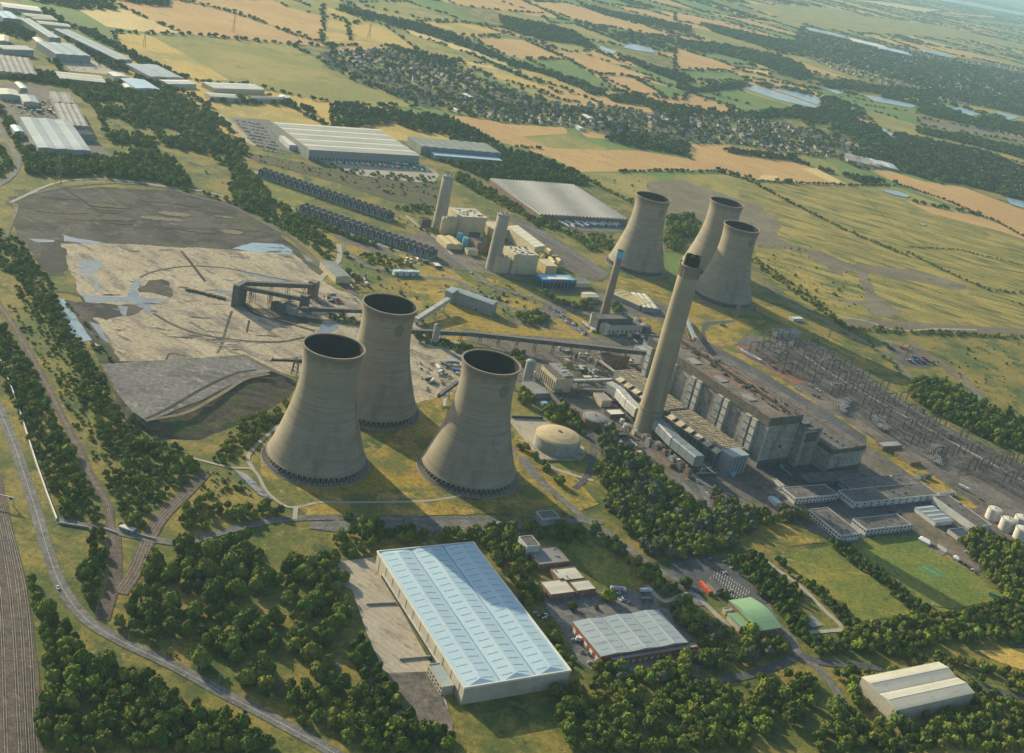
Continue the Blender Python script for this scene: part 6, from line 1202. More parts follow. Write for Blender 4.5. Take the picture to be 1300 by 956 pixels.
for k, (x, y) in enumerate([(470, 218), (485, 228), (505, 240), (530, 250), (550, 262)]):
    a_ = at('n', x, y); t = thing('cabin', 'white site cabin in the red-edged compound of the switchyard', 'site cabin', (*a_, 0), R(-38), 'white cabins in the switchyard compound'); MB().box(-6, 6, -2, 2, 0, 3.2).build('body', 'wall_white', t); MB().box(-6.1, 6.1, -2.1, 2.1, 3.2, 3.5).build('roof', 'roof_white', t); MB().box(-1, 0, -2.08, -2, .2, 2.3).build('door', 'glass_blue', t)
# overland conveyors
def conveyor(label, A, B, zA, zB, w=4.5, h=4, m='conveyor_clad', span=22, name='conveyor', cat='conveyor', sup='steel_dark'):
    """A and B: photo points of the gallery at heights zA, zB"""
    a, b = G(*A, zA), G(*B, zB); c = (a + b) / 2; c[2] = 0; t = thing(name, label, cat, tuple(c)); a = a - c; b = b - c; d = b - a; L = np.linalg.norm(d); n = max(1, int(L / 12))
    for k in range(n):
        p, q_ = a + d * k / n, a + d * (k + 1) / n - d / L * .35; MB().beam(p, q_, w, h).build('gallery', m, t)
    MB().beam(a + [0, 0, -h / 2 - .5], b + [0, 0, -h / 2 - .5], w * .8, .7).build('girder', sup, t)
    MB().beam(a + [0, 0, h / 2 + .35], b + [0, 0, h / 2 + .35], w * 1.1, .35).build('roof', 'steel_mid' if m == 'conveyor_clad' else m, t)
    ns = max(1, int(L / span)); u2 = d[:2] / np.linalg.norm(d[:2]); nn = np.array([-u2[1], u2[0]])
    for k in range(ns):
        p = a + d * (k + .5) / ns; z = p[2] - h / 2 - .8; mb = MB()
        if z < 1.5: continue
        for s in (-1, 1):
            for e in (-1, 1):
                mb.beam((p[0] + nn[0] * s * (w * .5 + 1) + u2[0] * e * 1.6, p[1] + nn[1] * s * (w * .5 + 1) + u2[1] * e * 1.6, 0), (p[0] + nn[0] * s * w * .4 + u2[0] * e, p[1] + nn[1] * s * w * .4 + u2[1] * e, z), .45)
        for zz in np.arange(4, z, 5): mb.beam((p[0] + nn[0] * w * .5, p[1] + nn[1] * w * .5, zz), (p[0] - nn[0] * w * .5, p[1] - nn[1] * w * .5, min(zz + 4, z)), .3)
        mb.build('trestle', sup, t)
    return t
conveyor('upper dark conveyor gallery from the coal yard tower to the brick junction house', S('m', (225, 270))[0], S('m', (800, 295))[0], 24, 16)
conveyor('lower dark sloping conveyor gallery from the coal yard tower to the leaning junction tower', S('m', (180, 305))[0], S('m', (690, 405))[0], 24, 12, 4, 3.4)
conveyor('low dark conveyor gallery running behind the front cooling towers', S('m', (700, 492))[0], S('m', (1320, 515))[0], 8, 8, 4, 3.2)
conveyor('dark conveyor gallery emerging right of the second cooling tower', S('e', (270, 385))[0], S('e', (500, 395))[0], 9, 10, 4.4, 3.6)
conveyor('long dark conveyor gallery passing under the tall chimney toward the boiler house', S('e', (500, 395))[0], S('e', (1180, 470))[0], 10, 24, 4.8, 4)
conveyor('pale round-topped conveyor tube climbing to the hooded transfer house', S('e', (290, 345))[0], S('e', (410, 268))[0], 6, 13, 5.5, 5, 'duct_pale', 26, sup='steel_mid')
conveyor('small pale pipe bridge beside the brown bunker block', S('l', (900, 480))[0], S('l', (975, 535))[0], 12, 14, 1.6, 1.6, 'steel_pale', 14)
conveyor('slanting dark conveyor behind the right front cooling tower toward the yard', S('l', (70, 660))[0], S('l', (165, 590))[0], 8, 12, 3.6, 3)
conveyor('short pale inclined pipe gallery at the side of the right front tower', S('l', (95, 720))[0], S('l', (105, 660))[0], 5, 7, 3, 2.5, 'duct_pale')
conveyor('grey inclined gallery leaning on the far end of the boiler house', S('w', (365, 390))[0], S('w', (332, 310))[0], 28, 4, 4, 3, 'steel_blue')
conveyor('white-topped pipe bridge in front of the weathered concrete plant block', S('p', (515, 140))[0], S('p', (850, 130))[0], 8, 8, 3.5, 2, 'duct_pale', 16)
conveyor('second pipe bridge across the yard toward the pale curved duct', S('p', (510, 205))[0], S('p', (830, 215))[0], 7, 7, 3.5, 2, 'steel_mid', 16)
conveyor('dark elevated walkway between the plant block and the domed tank trees', S('p', (250, 130))[0], S('p', (430, 330))[0], 6, 5, 3, 2, 'steel_mid', 16)
H('junction_house', 'brown brick junction house at the right end of the upper coal conveyor', 'junction house', *S('m', (765, 255), (830, 275), (890, 262)), 20, 'brick_brown', 'brick_brown', 'flat', parapet=False, snap=False)
H('junction_house', 'dark leaning-looking junction tower where the coal conveyors meet', 'junction house', *S('m', (695, 372), (745, 392), (762, 370)), 19, 'conveyor_clad', 'steel_mid', 'flat', parapet=False, snap=False)
H('junction_house', 'dark hooded head house at the left end of the coal conveyors', 'junction house', *S('m', (112, 285), (160, 300), (238, 255)), 27, 'conveyor_clad', 'steel_mid', 'flat', parapet=False, snap=False)
H('crusher_house', 'grey-brown low crusher house under the lower coal conveyor', 'crusher house', *S('m', (530, 452), (640, 495), (668, 470)), 9, 'wall_grey', 'bare_earth', 'flat', snap=False)
H('crusher_house', 'dark clad hopper house left of the low crusher house', 'crusher house', *S('m', (440, 435), (520, 480), (545, 455)), 9, 'conveyor_clad', 'steel_dark', 'flat', snap=False)
fr = H('track_hopper', 'long pale green-roofed wagon shed on the rail side of the ash yard', 'wagon shed', *S('m', (865, 80), (1005, 215), (1110, 195)), 9, 'chp_cream', 'wall_greygreen', 'gable', 1, 'long', 1, snap=False)
t = thing('stacker', 'dark stacker-reclaimer machine with a long boom at the edge of the coal bank', 'stacker', (*at('d', 1105, 545), 0), 0)
b0 = np.array([0, 0, 15.]); tip = G(*S('d', (1020, 493))[0], 13) - np.array([*at('d', 1105, 545), 0])
mb = MB()
for s in (-3, 3):
    for e in (-3, 3): mb.beam((s, e, 0), (s * .6, e * .6, 16), .7)
for z in (4, 8, 12): mb.beam((-3, -3, z), (3, -3, z + 3), .35); mb.beam((3, 3, z), (-3, 3, z + 3), .35); mb.beam((-3, -3, z), (-3, 3, z + 3), .35)
mb.build('tower', 'steel_dark', t); MB().beam(b0, tip, 2.2, 2.4).build('boom', 'steel_dark', t); MB().beam(tip, tip * 1.05, 3.6, 3.8).build('bucket_wheel', 'steel_mid', t)
mb = MB(); mb.beam((0, 0, 19), tip * [.6, .6, 1] + [0, 0, 1], .25); mb.beam((0, 0, 19), tip * [.9, .9, 1], .25); mb.beam((0, 0, 15), (0, 0, 19.5), .8); mb.build('stay', 'steel_dark', t); MB().box(-3, 3, -3, 3, 14, 17.5).build('cabin', 'steel_mid', t); MB().beam((0, 0, 15), tuple(-tip * [.3, .3, 0] + [0, 0, 15]), 3, 3).build('counterweight', 'steel_dark', t)

# ---- pipe racks, skids and sheds crowding the yard in front of the boiler house
q = random.Random(21)
def clutter(tl, poly, n, where, grp):
    P = [tuple(G(*p)[:2]) for p in S(tl, *poly)]; A_ = np.array(P); lo, hi = A_.min(0), A_.max(0); k = 0; tries = 0
    while k < n and tries < n * 20:
        tries += 1; x, y = q.uniform(lo[0], hi[0]), q.uniform(lo[1], hi[1])
        if not inside(P, np.array([x]), np.array([y]))[0]: continue
        k += 1; ty = q.random(); an = SNAP + q.choice([0, 0, math.pi / 2]) + q.uniform(-.04, .04); m = q.choice(['steel_mid', 'steel_dark', 'steel_pale', 'steel_blue', 'chp_cream', 'brick_brown', 'wall_grey'])
        if ty < .35:
            L = q.uniform(8, 22); t = thing('pipe_rack', 'pipe rack on short legs ' + where, 'pipe rack', (x, y, 0), an, 'pipe racks ' + grp); mb = MB()
            for i in range(int(L / 5) + 1): xx = -L / 2 + i * 5; mb.beam((xx, -1, 0), (xx, -1, 4), .25).beam((xx, 1, 0), (xx, 1, 4), .25).beam((xx, -1.2, 4), (xx, 1.2, 4), .25)
            mb.beam((-L / 2, 0, 3.9), (L / 2 - 1, 0, 3.9), .3); mb.build('trestle', 'steel_dark', t); mb = MB()
            for j in (-.8, -.1, .6): mb.tube((-L / 2, j, 4.4), (L / 2, j, 4.4), .26, 6)
            mb.build('pipe_bundle', m if m != 'brick_brown' else 'steel_pale', t)
        elif ty < .75:
            w, d, h = q.uniform(3, 10), q.uniform(3, 6), q.uniform(2.5, 6); t = thing('plant_cabin', 'small plant cabin ' + where, 'plant cabin', (x, y, 0), an, 'plant cabins ' + grp)
            MB().box(-w / 2, w / 2, -d / 2, d / 2, -.2, h).build('wall', m, t); MB().box(-w / 2 - .2, w / 2 + .2, -d / 2 - .2, d / 2 + .2, h, h + .25).build('roof', q.choice(['roof_felt', 'roof_grey', 'roof_steel', 'roof_cream']), t); MB().box(-.6, .6, -d / 2 - .08, -d / 2, 0, 2.1).build('door', 'door_dark', t)
        else:
            r = q.uniform(1.2, 2.6); h = q.uniform(3, 7); t = thing('process_vessel', 'upright process vessel ' + where, 'vessel', (x, y, 0), an, 'process vessels ' + grp); MB().lathe([(r, .6), (r, h), (r * .7, h + r * .4), (.2, h + r * .5)], 14).build('shell', m, t, True)
            for s_ in (-1, 1): MB().box(s_ * r * .8 - .2, s_ * r * .8 + .2, -.3, .3, 0, 1).build('leg', 'steel_dark', t)
clutter('x', [(20, 240), (220, 250), (330, 380), (230, 420), (100, 300), (10, 290)], 10, 'behind the pale curved duct', 'behind the curved duct')
clutter('x', [(480, 700), (740, 830), (900, 900), (960, 930), (780, 930), (600, 870)], 20, 'below the near gas duct', 'below the near gas duct')
clutter('x', [(10, 110), (240, 160), (420, 150), (400, 200), (250, 200), (60, 190)], 16, 'under the long conveyor', 'under the long conveyor')
clutter('l', [(690, 420), (900, 440), (900, 480), (1000, 520), (960, 560), (780, 560), (700, 480)], 22, 'left of the brown bunker block', 'left of the bunker block')
clutter('l', [(780, 610), (1000, 590), (1060, 680), (960, 720), (820, 680)], 18, 'beside the curved pale duct', 'beside the curved duct')
clutter('u', [(285, 270), (420, 310), (420, 420), (330, 400), (230, 330)], 14, 'between the cream generating blocks', 'between the cream blocks')
clutter('u', [(570, 440), (700, 480), (720, 540), (600, 530)], 10, 'right of the nearer cream block', 'right of the nearer cream block')
clutter('l', [(840, 310), (1180, 320), (1190, 370), (1100, 400), (860, 350)], 16, 'in front of the generator building', 'before the generator building')
clutter('l', [(470, 560), (560, 560), (760, 680), (700, 720), (520, 650)], 10, 'near the weathered plant block', 'near the weathered block')
clutter('s', [(20, 100), (200, 150), (520, 170), (850, 180), (800, 200), (300, 190), (60, 150)], 12, 'in the shade behind the offices', 'behind the offices')
clutter('p', [(640, 440), (960, 520), (1080, 700), (1240, 860), (1160, 880), (980, 700), (760, 560)], 14, 'near the foot of the tall chimney', 'near the tall chimney')
clutter('j', [(10, 560), (330, 590), (340, 690), (120, 680), (60, 640)], 20, 'in the cluttered works at the left', 'in the works at the left')
clutter('m', [(1130, 200), (1290, 230), (1290, 330), (1080, 440), (900, 430), (1000, 330)], 14, 'on the ash yard by the wagon shed', 'on the ash yard')

# ---- banks of cooling cells
def cell_bank(label, px0, px1, z, ncell, width, group='banks of cooling cells'):
    a, b = G(*px0, z), G(*px1, z); u2 = (b - a)[:2]; L = np.linalg.norm(u2); u2 /= L; ang = math.atan2(u2[1], u2[0]); t = thing('cooling_cells', label, 'cooling unit', (a[0], a[1], 0), ang, group); s = L / ncell
    MB().box(0, L, 0, width, -.3, 3.5).build('plinth', 'steel_blue', t)
    for k in range(ncell):
        x0 = k * s; mb = MB(); mb.add([(x0 + .4, 0, 3.5), (x0 + s - .4, 0, 3.5), (x0 + s - .4, width, 3.5), (x0 + .4, width, 3.5), (x0 + .4, 1.6, 12), (x0 + s - .4, 1.6, 12), (x0 + s - .4, width - 1.6, 12), (x0 + .4, width - 1.6, 12)],
                                      [(4, 5, 6, 7), (0, 1, 5, 4), (1, 2, 6, 5), (2, 3, 7, 6), (3, 0, 4, 7)]); c = mb.build('cell', 'wall_dark', t)
        MB().lathe([(s * .36, 12), (s * .32, 13.6), (s * .37, 15), (s * .31, 15), (s * .29, 12.6)], 18, x0 + s / 2, width * .5).build('fan_cowl', 'steel_mid', c)
        MB().box(x0 - .55, x0 + .35, -.5, width + .5, -.3, 13.2).build('partition', 'steel_pale', t)
        MB().box(x0 + s * .3, x0 + s * .5, -.9, -.02, 0, 9).build('pipe', 'steel_pale', c)
cell_bank('farther of the two long banks of dark cooling cells below the white-roofed distribution centre', (328, 222), (494, 279), 3, 22, 16)
cell_bank('nearer of the two long banks of dark cooling cells, above the belt of bushes', (380, 268), (547, 327), 3, 22, 20)

# ---- distribution centres and the industrial estate
fr = H('distribution_centre', 'vast distribution centre with a cream-white ribbed roof and lorries along its front', 'warehouse', (346, 155), (393, 190), (547, 207), 18, 'wall_grey', 'roof_cream', 'gable', 5, 'long', 2.2, doors=[('L', 30, 3.4, 1, 4.6, 'door_dark')], snap=False)
H('distribution_annex', 'narrow white lean-to along the left end of the vast distribution centre', 'annex', *S('a', (1048, 508), (1100, 545), (1112, 538)), 9, 'wall_white', 'roof_white', 'flat', parapet=False)
fr = H('warehouse', 'grey-green ribbed warehouse behind the vast cream-roofed centre', 'warehouse', *S('b', (260, 512), (320, 550), (610, 575)), 16, 'wall_greygreen', 'wall_greygreen', 'gable', 9, 'short', 1.2)
H('warehouse', 'long low pale blue roofed strip shed in front of the grey-green ribbed warehouse', 'warehouse', *S('b', (320, 548), (345, 565), (600, 592)), 11, 'wall_grey', 'blue_light', 'mono', 1, 'long', 1.5)
H('warehouse', 'narrow white-blue roofed lean-to, lowest strip before the parked trailers', 'warehouse', *S('b', (345, 570), (358, 582), (615, 603)), 9, 'wall_grey', 'roof_blue', 'flat', parapet=False)
fr = H('warehouse', 'enormous low shed with a grey finely striped roof behind the left far cooling tower', 'warehouse', *S('b', (565, 672), (745, 805), (1105, 838)), 10, 'brick_brown', 'solar_roof', 'saw', 26, 'long', 2.6)
EST = [ # tile j: corners, height, roof, bays, label
 ([(0, 12), (20, 40), (243, 66)], 11, 'roof_white', 1, 'long white roofed shed at the top left picture edge'),
 ([(-40, 60), (20, 105), (120, 112)], 14, 'roof_blue', 2, 'pale blue roofed warehouse at the left picture edge with grey end wall'),
 ([(125, 75), (150, 92), (312, 102)], 9, 'roof_cream', 1, 'first of three slim parallel cream sheds, farthest one'),
 ([(170, 98), (200, 112), (360, 128)], 9, 'roof_cream', 1, 'middle one of three slim parallel cream sheds'),
 ([(215, 122), (235, 140), (408, 150)], 9, 'roof_cream', 1, 'nearest one of three slim parallel cream sheds'),
 ([(110, 105), (290, 220), (370, 232)], 11, 'roof_steel', 2, 'long diagonal grey roof running away from the cream sheds'),
 ([(318, 170), (690, 350), (778, 352)], 10, 'roof_steel', 2, 'very long slim steel-blue roofed warehouse below the green field'),
 ([(215, 245), (330, 318), (520, 322)], 14, 'roof_steel', 3, 'large grey-roofed warehouse with pale blue end wall in the estate centre'),
 ([(190, 220), (215, 245), (250, 240)], 10, 'roof_white', 1, 'small pale roof at the far corner of the large estate centre warehouse'),
 ([(-30, 265), (20, 290), (260, 325)], 12, 'roof_white', 2, 'long white roofed warehouse with a rounded corner at the left edge'),
 ([(0, 205), (0, 240), (50, 235)], 10, 'roof_cream', 1, 'small cream roof at the left picture edge above the white warehouse'),
 ([(-40, 320), (0, 420), (205, 410)], 9, 'roof_grey', 6, 'dark grey multi-ridge shed at the left picture edge'),
 ([(325, 420), (350, 460), (622, 486)], 10, 'roof_cream', 2, 'cream roofed shed with rows of white rooflights beside the woodland belt'),
 ([(740, 375), (890, 452), (1080, 460)], 9, 'roof_steel', 2, 'grey roofed warehouse right of the very long slim warehouse'),
 ([(710, 462), (800, 520), (935, 522)], 9, 'roof_blue', 1, 'pale blue roofed unit at the edge of the big wood'),
 ([(632, 425), (672, 450), (725, 440)], 8, 'roof_white', 1, 'small boxy white unit left of the pale blue roofed unit'),
 ([(720, 492), (740, 515), (790, 520)], 6, 'roof_white', 1, 'tiny white curved-roof unit at the wood edge'),
 ([(935, 470), (990, 495), (1185, 508)], 8, 'roof_white', 1, 'long bright white roofed shed beside the golden field corner'),
 ([(1190, 485), (1260, 520), (1560, 528)], 9, 'roof_white', 2, 'wide white shed with tapered end next to the olive field'),
 ([(1205, 545), (1240, 568), (1420, 578)], 8, 'roof_cream', 1, 'low cream shed below the wide white shed'),
 ([(1460, 565), (1490, 580), (1680, 588)], 7, 'roof_grey', 1, 'low grey shed with parked lorries near the end of the estate'),
 ([(1640, 570), (1700, 582), (1815, 590)], 7, 'roof_white', 1, 'last small white shed at the right end of the estate'),
 ([(120, 690), (225, 870), (560, 925)], 14, 'roof_steel', 3, 'big blue-grey three-span roof in the works at the left, with white ridge lines'),
 ([(320, 605), (380, 735), (515, 730)], 12, 'roof_grey', 4, 'dark ribbed grey shed behind the big blue-grey three-span roof'),
 ([(290, 540), (320, 600), (435, 600)], 12, 'roof_grey', 2, 'grey-brown ribbed shed farther up the works'),
 ([(405, 765), (425, 790), (545, 785)], 10, 'roof_felt', 3, 'low dark shed with blue-grey front in the works'),
 ([(60, 738), (90, 775), (150, 785)], 9, 'roof_blue', 1, 'small blue roof left of the big blue-grey three-span roof'),
 ([(-20, 520), (0, 555), (110, 552)], 9, 'roof_cream', 1, 'cream roofed shed at the left picture edge of the works'),
 ([(85, 485), (120, 520), (155, 515)], 16, 'roof_white', 1, 'tall pale silo-like block in the works'),
 ([(110, 555), (140, 600), (230, 605)], 9, 'roof_steel', 1, 'grey-blue shed below the tall pale block in the works')]
for c, h, rm, bays, lab in EST:
    g = 'white' in rm; H('industrial_unit', lab, 'industrial unit', *S('j', *c), h, 'wall_grey' if h > 9 else 'wall_cream', rm, 'gable', bays, 'long', 1.2 if bays > 1 else 1.8, snap=False, group='units of the industrial estate')
for k, (c, h, lab) in enumerate([([(985, 145), (990, 160), (1020, 160)], 7, 'pale riverside works roof in the far town, left one'), ([(880, 575), (900, 590), (940, 600)], 7, 'pale works roof beside the riverside wood')]):
    pass
for c, h, rm, lab in [([(620, 572), (640, 600), (740, 600)], 6, 'roof_grey', 'grey roofed works among the riverside trees'), ([(700, 590), (720, 612), (800, 620)], 6, 'roof_white', 'white roofed works among the riverside trees'), ([(740, 600), (760, 622), (825, 632)], 6, 'roof_steel', 'steel roofed works at the end of the riverside group'),
                      ([(480, 100), (500, 115), (620, 132)], 9, 'roof_steel', 'long pale roof at the left of the far town'), ([(640, 140), (660, 155), (760, 160)], 9, 'roof_white', 'white roofed building in the middle of the far town'), ([(740, 168), (760, 182), (860, 195)], 9, 'roof_blue', 'pale blue building in the middle of the far town'), ([(915, 185), (930, 195), (990, 190)], 9, 'blue_light', 'turquoise roofed building at the right of the far town')]:
    H('works_building', lab, 'building', *S('c', *c), h, 'wall_grey', rm, 'gable', 2, 'long', 1.5, snap=False, group='works buildings among far trees')
for c, lab in [([(465, 350), (470, 362), (500, 362)], 'white building in the middle of the village'), ([(910, 428), (915, 440), (950, 440)], 'white school building at the right part of the village'), ([(880, 468), (890, 480), (925, 484)], 'low white building at the lower village edge'), ([(430, 405), (435, 415), (450, 415)], 'small white building at the near village edge')]:
    H('village_building', lab, 'building', *S('b', *c), 6, 'wall_white', 'roof_white', 'gable', 1, 'long', 1.5, group='white buildings in the village')
#@@DETAILS
# ================================================================== switchyard
def make_gantry(span=14, h=15):
    t = thing('switchyard_gantry', 'x', 'gantry')
    for s in (-1, 1):
        mb = MB(); x = s * span / 2
        for ex, ey in ((-.5, -.6), (.5, -.6), (.5, .6), (-.5, .6)): mb.beam((x + ex, ey, 0), (x + ex * .5, ey * .5, h), .2)
        for k in range(6): z = k * h / 6; mb.beam((x - .5, -.6, z), (x + .4, -.5, z + h / 6), .14); mb.beam((x + .5, .6, z), (x - .4, .5, z + h / 6), .14)
        mb.build('post', 'steel_dark', t)
    mb = MB(); mb.beam((-span / 2, -.4, h), (span / 2, -.4, h), .26); mb.beam((-span / 2, .4, h), (span / 2, .4, h), .26); mb.beam((-span / 2, 0, h + .9), (span / 2, 0, h + .9), .22)
    for k in range(10): x = -span / 2 + k * span / 10; mb.beam((x, -.4, h), (x + span / 10, 0, h + .9), .14)
    mb.build('beam', 'steel_dark', t)
    return t
def make_isolator(im='insulator'):
    t = thing('isolator_bay', 'x', 'switchgear'); mb = MB()
    for i in range(3):
        for j in (-1, 1):
            x, y = (i - 1) * 3.2, j * 1.8; mb.beam((x, y, 0), (x, y, 2.6), .45)
    mb.box(-4.2, 4.2, -2.1, -1.5, 2.5, 2.8).box(-4.2, 4.2, 1.5, 2.1, 2.5, 2.8); mb.build('frame', 'steel_mid', t)
    for i in range(3):
        for j in (-1, 1):
            mb = MB(); mb.lathe([(.3, 2.8), (.42, 3.2), (.26, 3.6), (.4, 4.0), (.24, 4.4), (.36, 4.8), (.2, 5.2)], 8, (i - 1) * 3.2, j * 1.8).build('insulator', im, t)
    mb = MB()
    for i in range(3): mb.tube(((i - 1) * 3.2, -2.6, 5.3), ((i - 1) * 3.2, 2.6, 5.3), .13, 6)
    mb.build('busbar', 'busbar_metal', t); return t
def make_transformer():
    t = thing('transformer', 'x', 'transformer'); MB().box(-3, 3, -2, 2, .3, 4.2).box(-3.4, 3.4, -2.4, 2.4, 0, .35).build('tank', 'steel_mid', t)
    for s in (-1, 1):
        mb = MB(); [mb.box(-2.6 + k * .75, -2.3 + k * .75, s * 2.9 - .8, s * 2.9 + .8, .6, 3.8) for k in range(8)]; mb.build('radiator', 'steel_blue', t)
    for k in range(3): MB().lathe([(.3, 4.2), (.4, 4.8), (.22, 5.3), (.34, 5.8), (.15, 6.6)], 8, -1.8 + k * 1.8, 0).build('bushing', 'insulator', t)
    MB().tube((-3, 1.2, 5.2), (1, 1.2, 5.2), .55, 10).build('conservator', 'steel_pale', t); return t
def make_busbar(L=24):
    t = thing('busbar_run', 'x', 'busbar')
    for k in range(4): MB().beam((-L / 2 + k * L / 3, 0, 0), (-L / 2 + k * L / 3, 0, 4.6), .35).lathe([(.3, 4.6), (.38, 5.2), (.2, 6)], 8, -L / 2 + k * L / 3, 0).build('support', 'steel_mid', t)
    MB().tube((-L / 2, 0, 6.1), (L / 2, 0, 6.1), .16, 6).build('bar', 'busbar_metal', t); return t
SY = np.array([G(*p)[:2] for p in S('f', (290, 425), (1330, 1075))]); sd_ = (SY[1] - SY[0]) / np.linalg.norm(SY[1] - SY[0]); SYA = math.atan2(sd_[1], sd_[0]); sn_ = np.array([-sd_[1], sd_[0]])
YARD = [tuple(G(*p)[:2]) for p in S('f', (270, 455), (300, 430), (420, 410), (480, 432), (600, 490), (890, 690), (1320, 900), (1320, 1040), (1180, 960), (960, 870), (800, 785), (650, 690), (520, 610), (310, 500))]
def iny(p): return bool(inside(YARD, np.array([p[0]]), np.array([p[1]]))[0])
gan, iso, trf, bus = make_gantry(), make_isolator(), make_transformer(), make_busbar()
protos = {'g': [gan, True], 'i': [iso, True], 't': [trf, True], 'b': [bus, True]}
LABS = {'g': ('dark lattice gantry with a crossbeam', 'lattice gantries of the switchyard'), 'i': ('low isolator frame with white insulators', 'isolator frames of the switchyard'),
        't': ('grey power transformer with side radiators beside the switchyard service road', 'transformers of the switchyard'), 'b': ('long thin busbar on short supports', 'busbars of the switchyard')}
def place_words(vx, vy, x0, x1, y0, y1):
    a = min(3, max(0, int((vx - x0) / (x1 - x0) * 4))); b = min(2, max(0, int((vy - y0) / (y1 - y0) * 3)))
    return ['upper', 'middle', 'lower'][b] + ' ' + ['far left', 'left', 'right', 'far right'][a]
def put(k, x, y, rz, z=.7):
    pr = protos[k]; lab, g = LABS[k]; vx, vy = V((x, y, 0))
    if k != 't': lab += ' in the %s part of the switchyard' % place_words(vx, vy, 930, 1300, 420, 650)
    if pr[1]: pr[1] = False; o = pr[0]; o.location = (x, y, z); o.rotation_euler.z = rz; o['label'] = lab; o['group'] = g; return o
    return dup(pr[0], (x, y, z), rz, lab, g)
q = random.Random(8); nrow = 13; Lw = 135
cnt = dict(g=0, i=0, b=0)
for r_ in range(-2, 60):
    s = r_ * 11.0
    for c_ in range(-11, 12):
        p = SY[0] + sd_ * s + sn_ * (c_ * 11.5)
        if not iny(p): continue
        e = q.random()
        if r_ % 3 == 0 and e < .8 and c_ % 2 and cnt['g'] < 150: put('g', p[0], p[1], SYA + math.pi / 2 if (c_ % 4) else SYA); cnt['g'] += 1
        elif e < .62 and cnt['i'] < 290: put('i', p[0] + q.uniform(-2, 2), p[1] + q.uniform(-2, 2), SYA + math.pi / 2 * (q.random() < .25)); cnt['i'] += 1
        if e > .3 and cnt['b'] < 290: put('b', p[0] + 5, p[1] + 4, SYA); cnt['b'] += 1
iw = make_isolator('insulator_white'); fst = True
for tl, bx, by in [('o', 150, 550), ('o', 350, 660), ('o', 705, 830), ('o', 90, 425), ('o', 715, 895), ('o', 175, 575), ('o', 380, 690), ('n', 660, 210), ('n', 720, 170), ('n', 950, 270)]:
    for k in range(7):
        p = at(tl, bx + q.uniform(-42, 42), by + q.uniform(-26, 26)); lab = 'low frame with bright white insulators in the %s part of the switchyard' % place_words(*V((p[0], p[1], 0)), 930, 1300, 420, 650)
        if fst: o = iw; fst = False; o.location = (*p, .7); o['label'] = lab; o['group'] = 'white insulator frames'
        else: o = dup(iw, (*p, .7), SYA + q.choice([0, math.pi / 2]), lab, 'white insulator frames')
for tx, ty in [(150, 555), (335, 665), (360, 640), (700, 835), (690, 880), (620, 590), (780, 745)]:
    p = at('o', tx, ty); put('t', p[0], p[1], SYA)
# pylons
def make_pylon(h=34):
    t = thing('pylon', 'x', 'pylon'); mb = MB()
    for ex, ey in ((-1, -1), (1, -1), (1, 1), (-1, 1)):
        mb.beam((ex * 3, ey * 3, 0), (ex * .7, ey * .7, h * .7), .28); mb.beam((ex * .7, ey * .7, h * .7), (ex * .2, ey * .2, h), .24)
    for k in range(7):
        z0, z1 = h * .1 * k, h * .1 * (k + 1); w0, w1 = 3 - 2.3 * k / 7, 3 - 2.3 * (k + 1) / 7
        mb.beam((-w0, -w0, z0), (w1, -w1, z1), .16); mb.beam((w0, w0, z0), (-w1, w1, z1), .16); mb.beam((w0, -w0, z0), (w1, w1, z1), .16); mb.beam((-w0, w0, z0), (-w1, -w1, z1), .16)
    mb.build('mast', 'steel_mid', t)
    for z, w in ((h * .68, 7), (h * .8, 8.5), (h * .92, 6)):
        MB().beam((-w, 0, z), (w, 0, z), .3).beam((-w, 0, z), (0, 0, z + 1.6), .2).beam((w, 0, z), (0, 0, z + 1.6), .2).build('cross_arm', 'steel_mid', t)
    return t
pyl = make_pylon(); first = True
for (tl, x, y, h_, lab) in [('s', 955, 232, 1, 'lattice pylon standing between the switchyard and the white cabins'), ('o', 508, 310, 1, 'slim lattice pylon beside the compound with blue and red plant'), ('n', 955, 158, .6, 'short lattice mast beside the yellow verge by the switchyard'), ('a', 218, 690, 1.3, 'lattice pylon in front of the wood at the top left'), ('f', 215, 345, .8, 'lattice mast beside the low white building near the far cooling tower'),
                           ('b', 112, 145, 1.3, 'lattice pylon in the golden field left of the village'), ('a', 875, 120, 1.3, 'lattice pylon in the wide tan field at the top'), ('a', 1055, 900, .8, 'lattice mast by the bushes above the ash yard'), ('n', 585, 170, .7, 'lattice mast at the far corner of the switchyard'), ('a', 540, 180, 1.1, 'lattice pylon at the edge of the golden field'), ('b', 500, 200, 1.3, 'lattice pylon between pale stripe field and the village')]:
    p = at(tl, x, y)
    if first: o = pyl; o.location = (*p, 0); o['label'] = lab; first = False
    else: o = dup(pyl, (*p, 0), .5, lab)
    o.scale = (h_, h_, h_); o['group'] = 'lattice pylons and masts'; o.rotation_euler.z = SYA
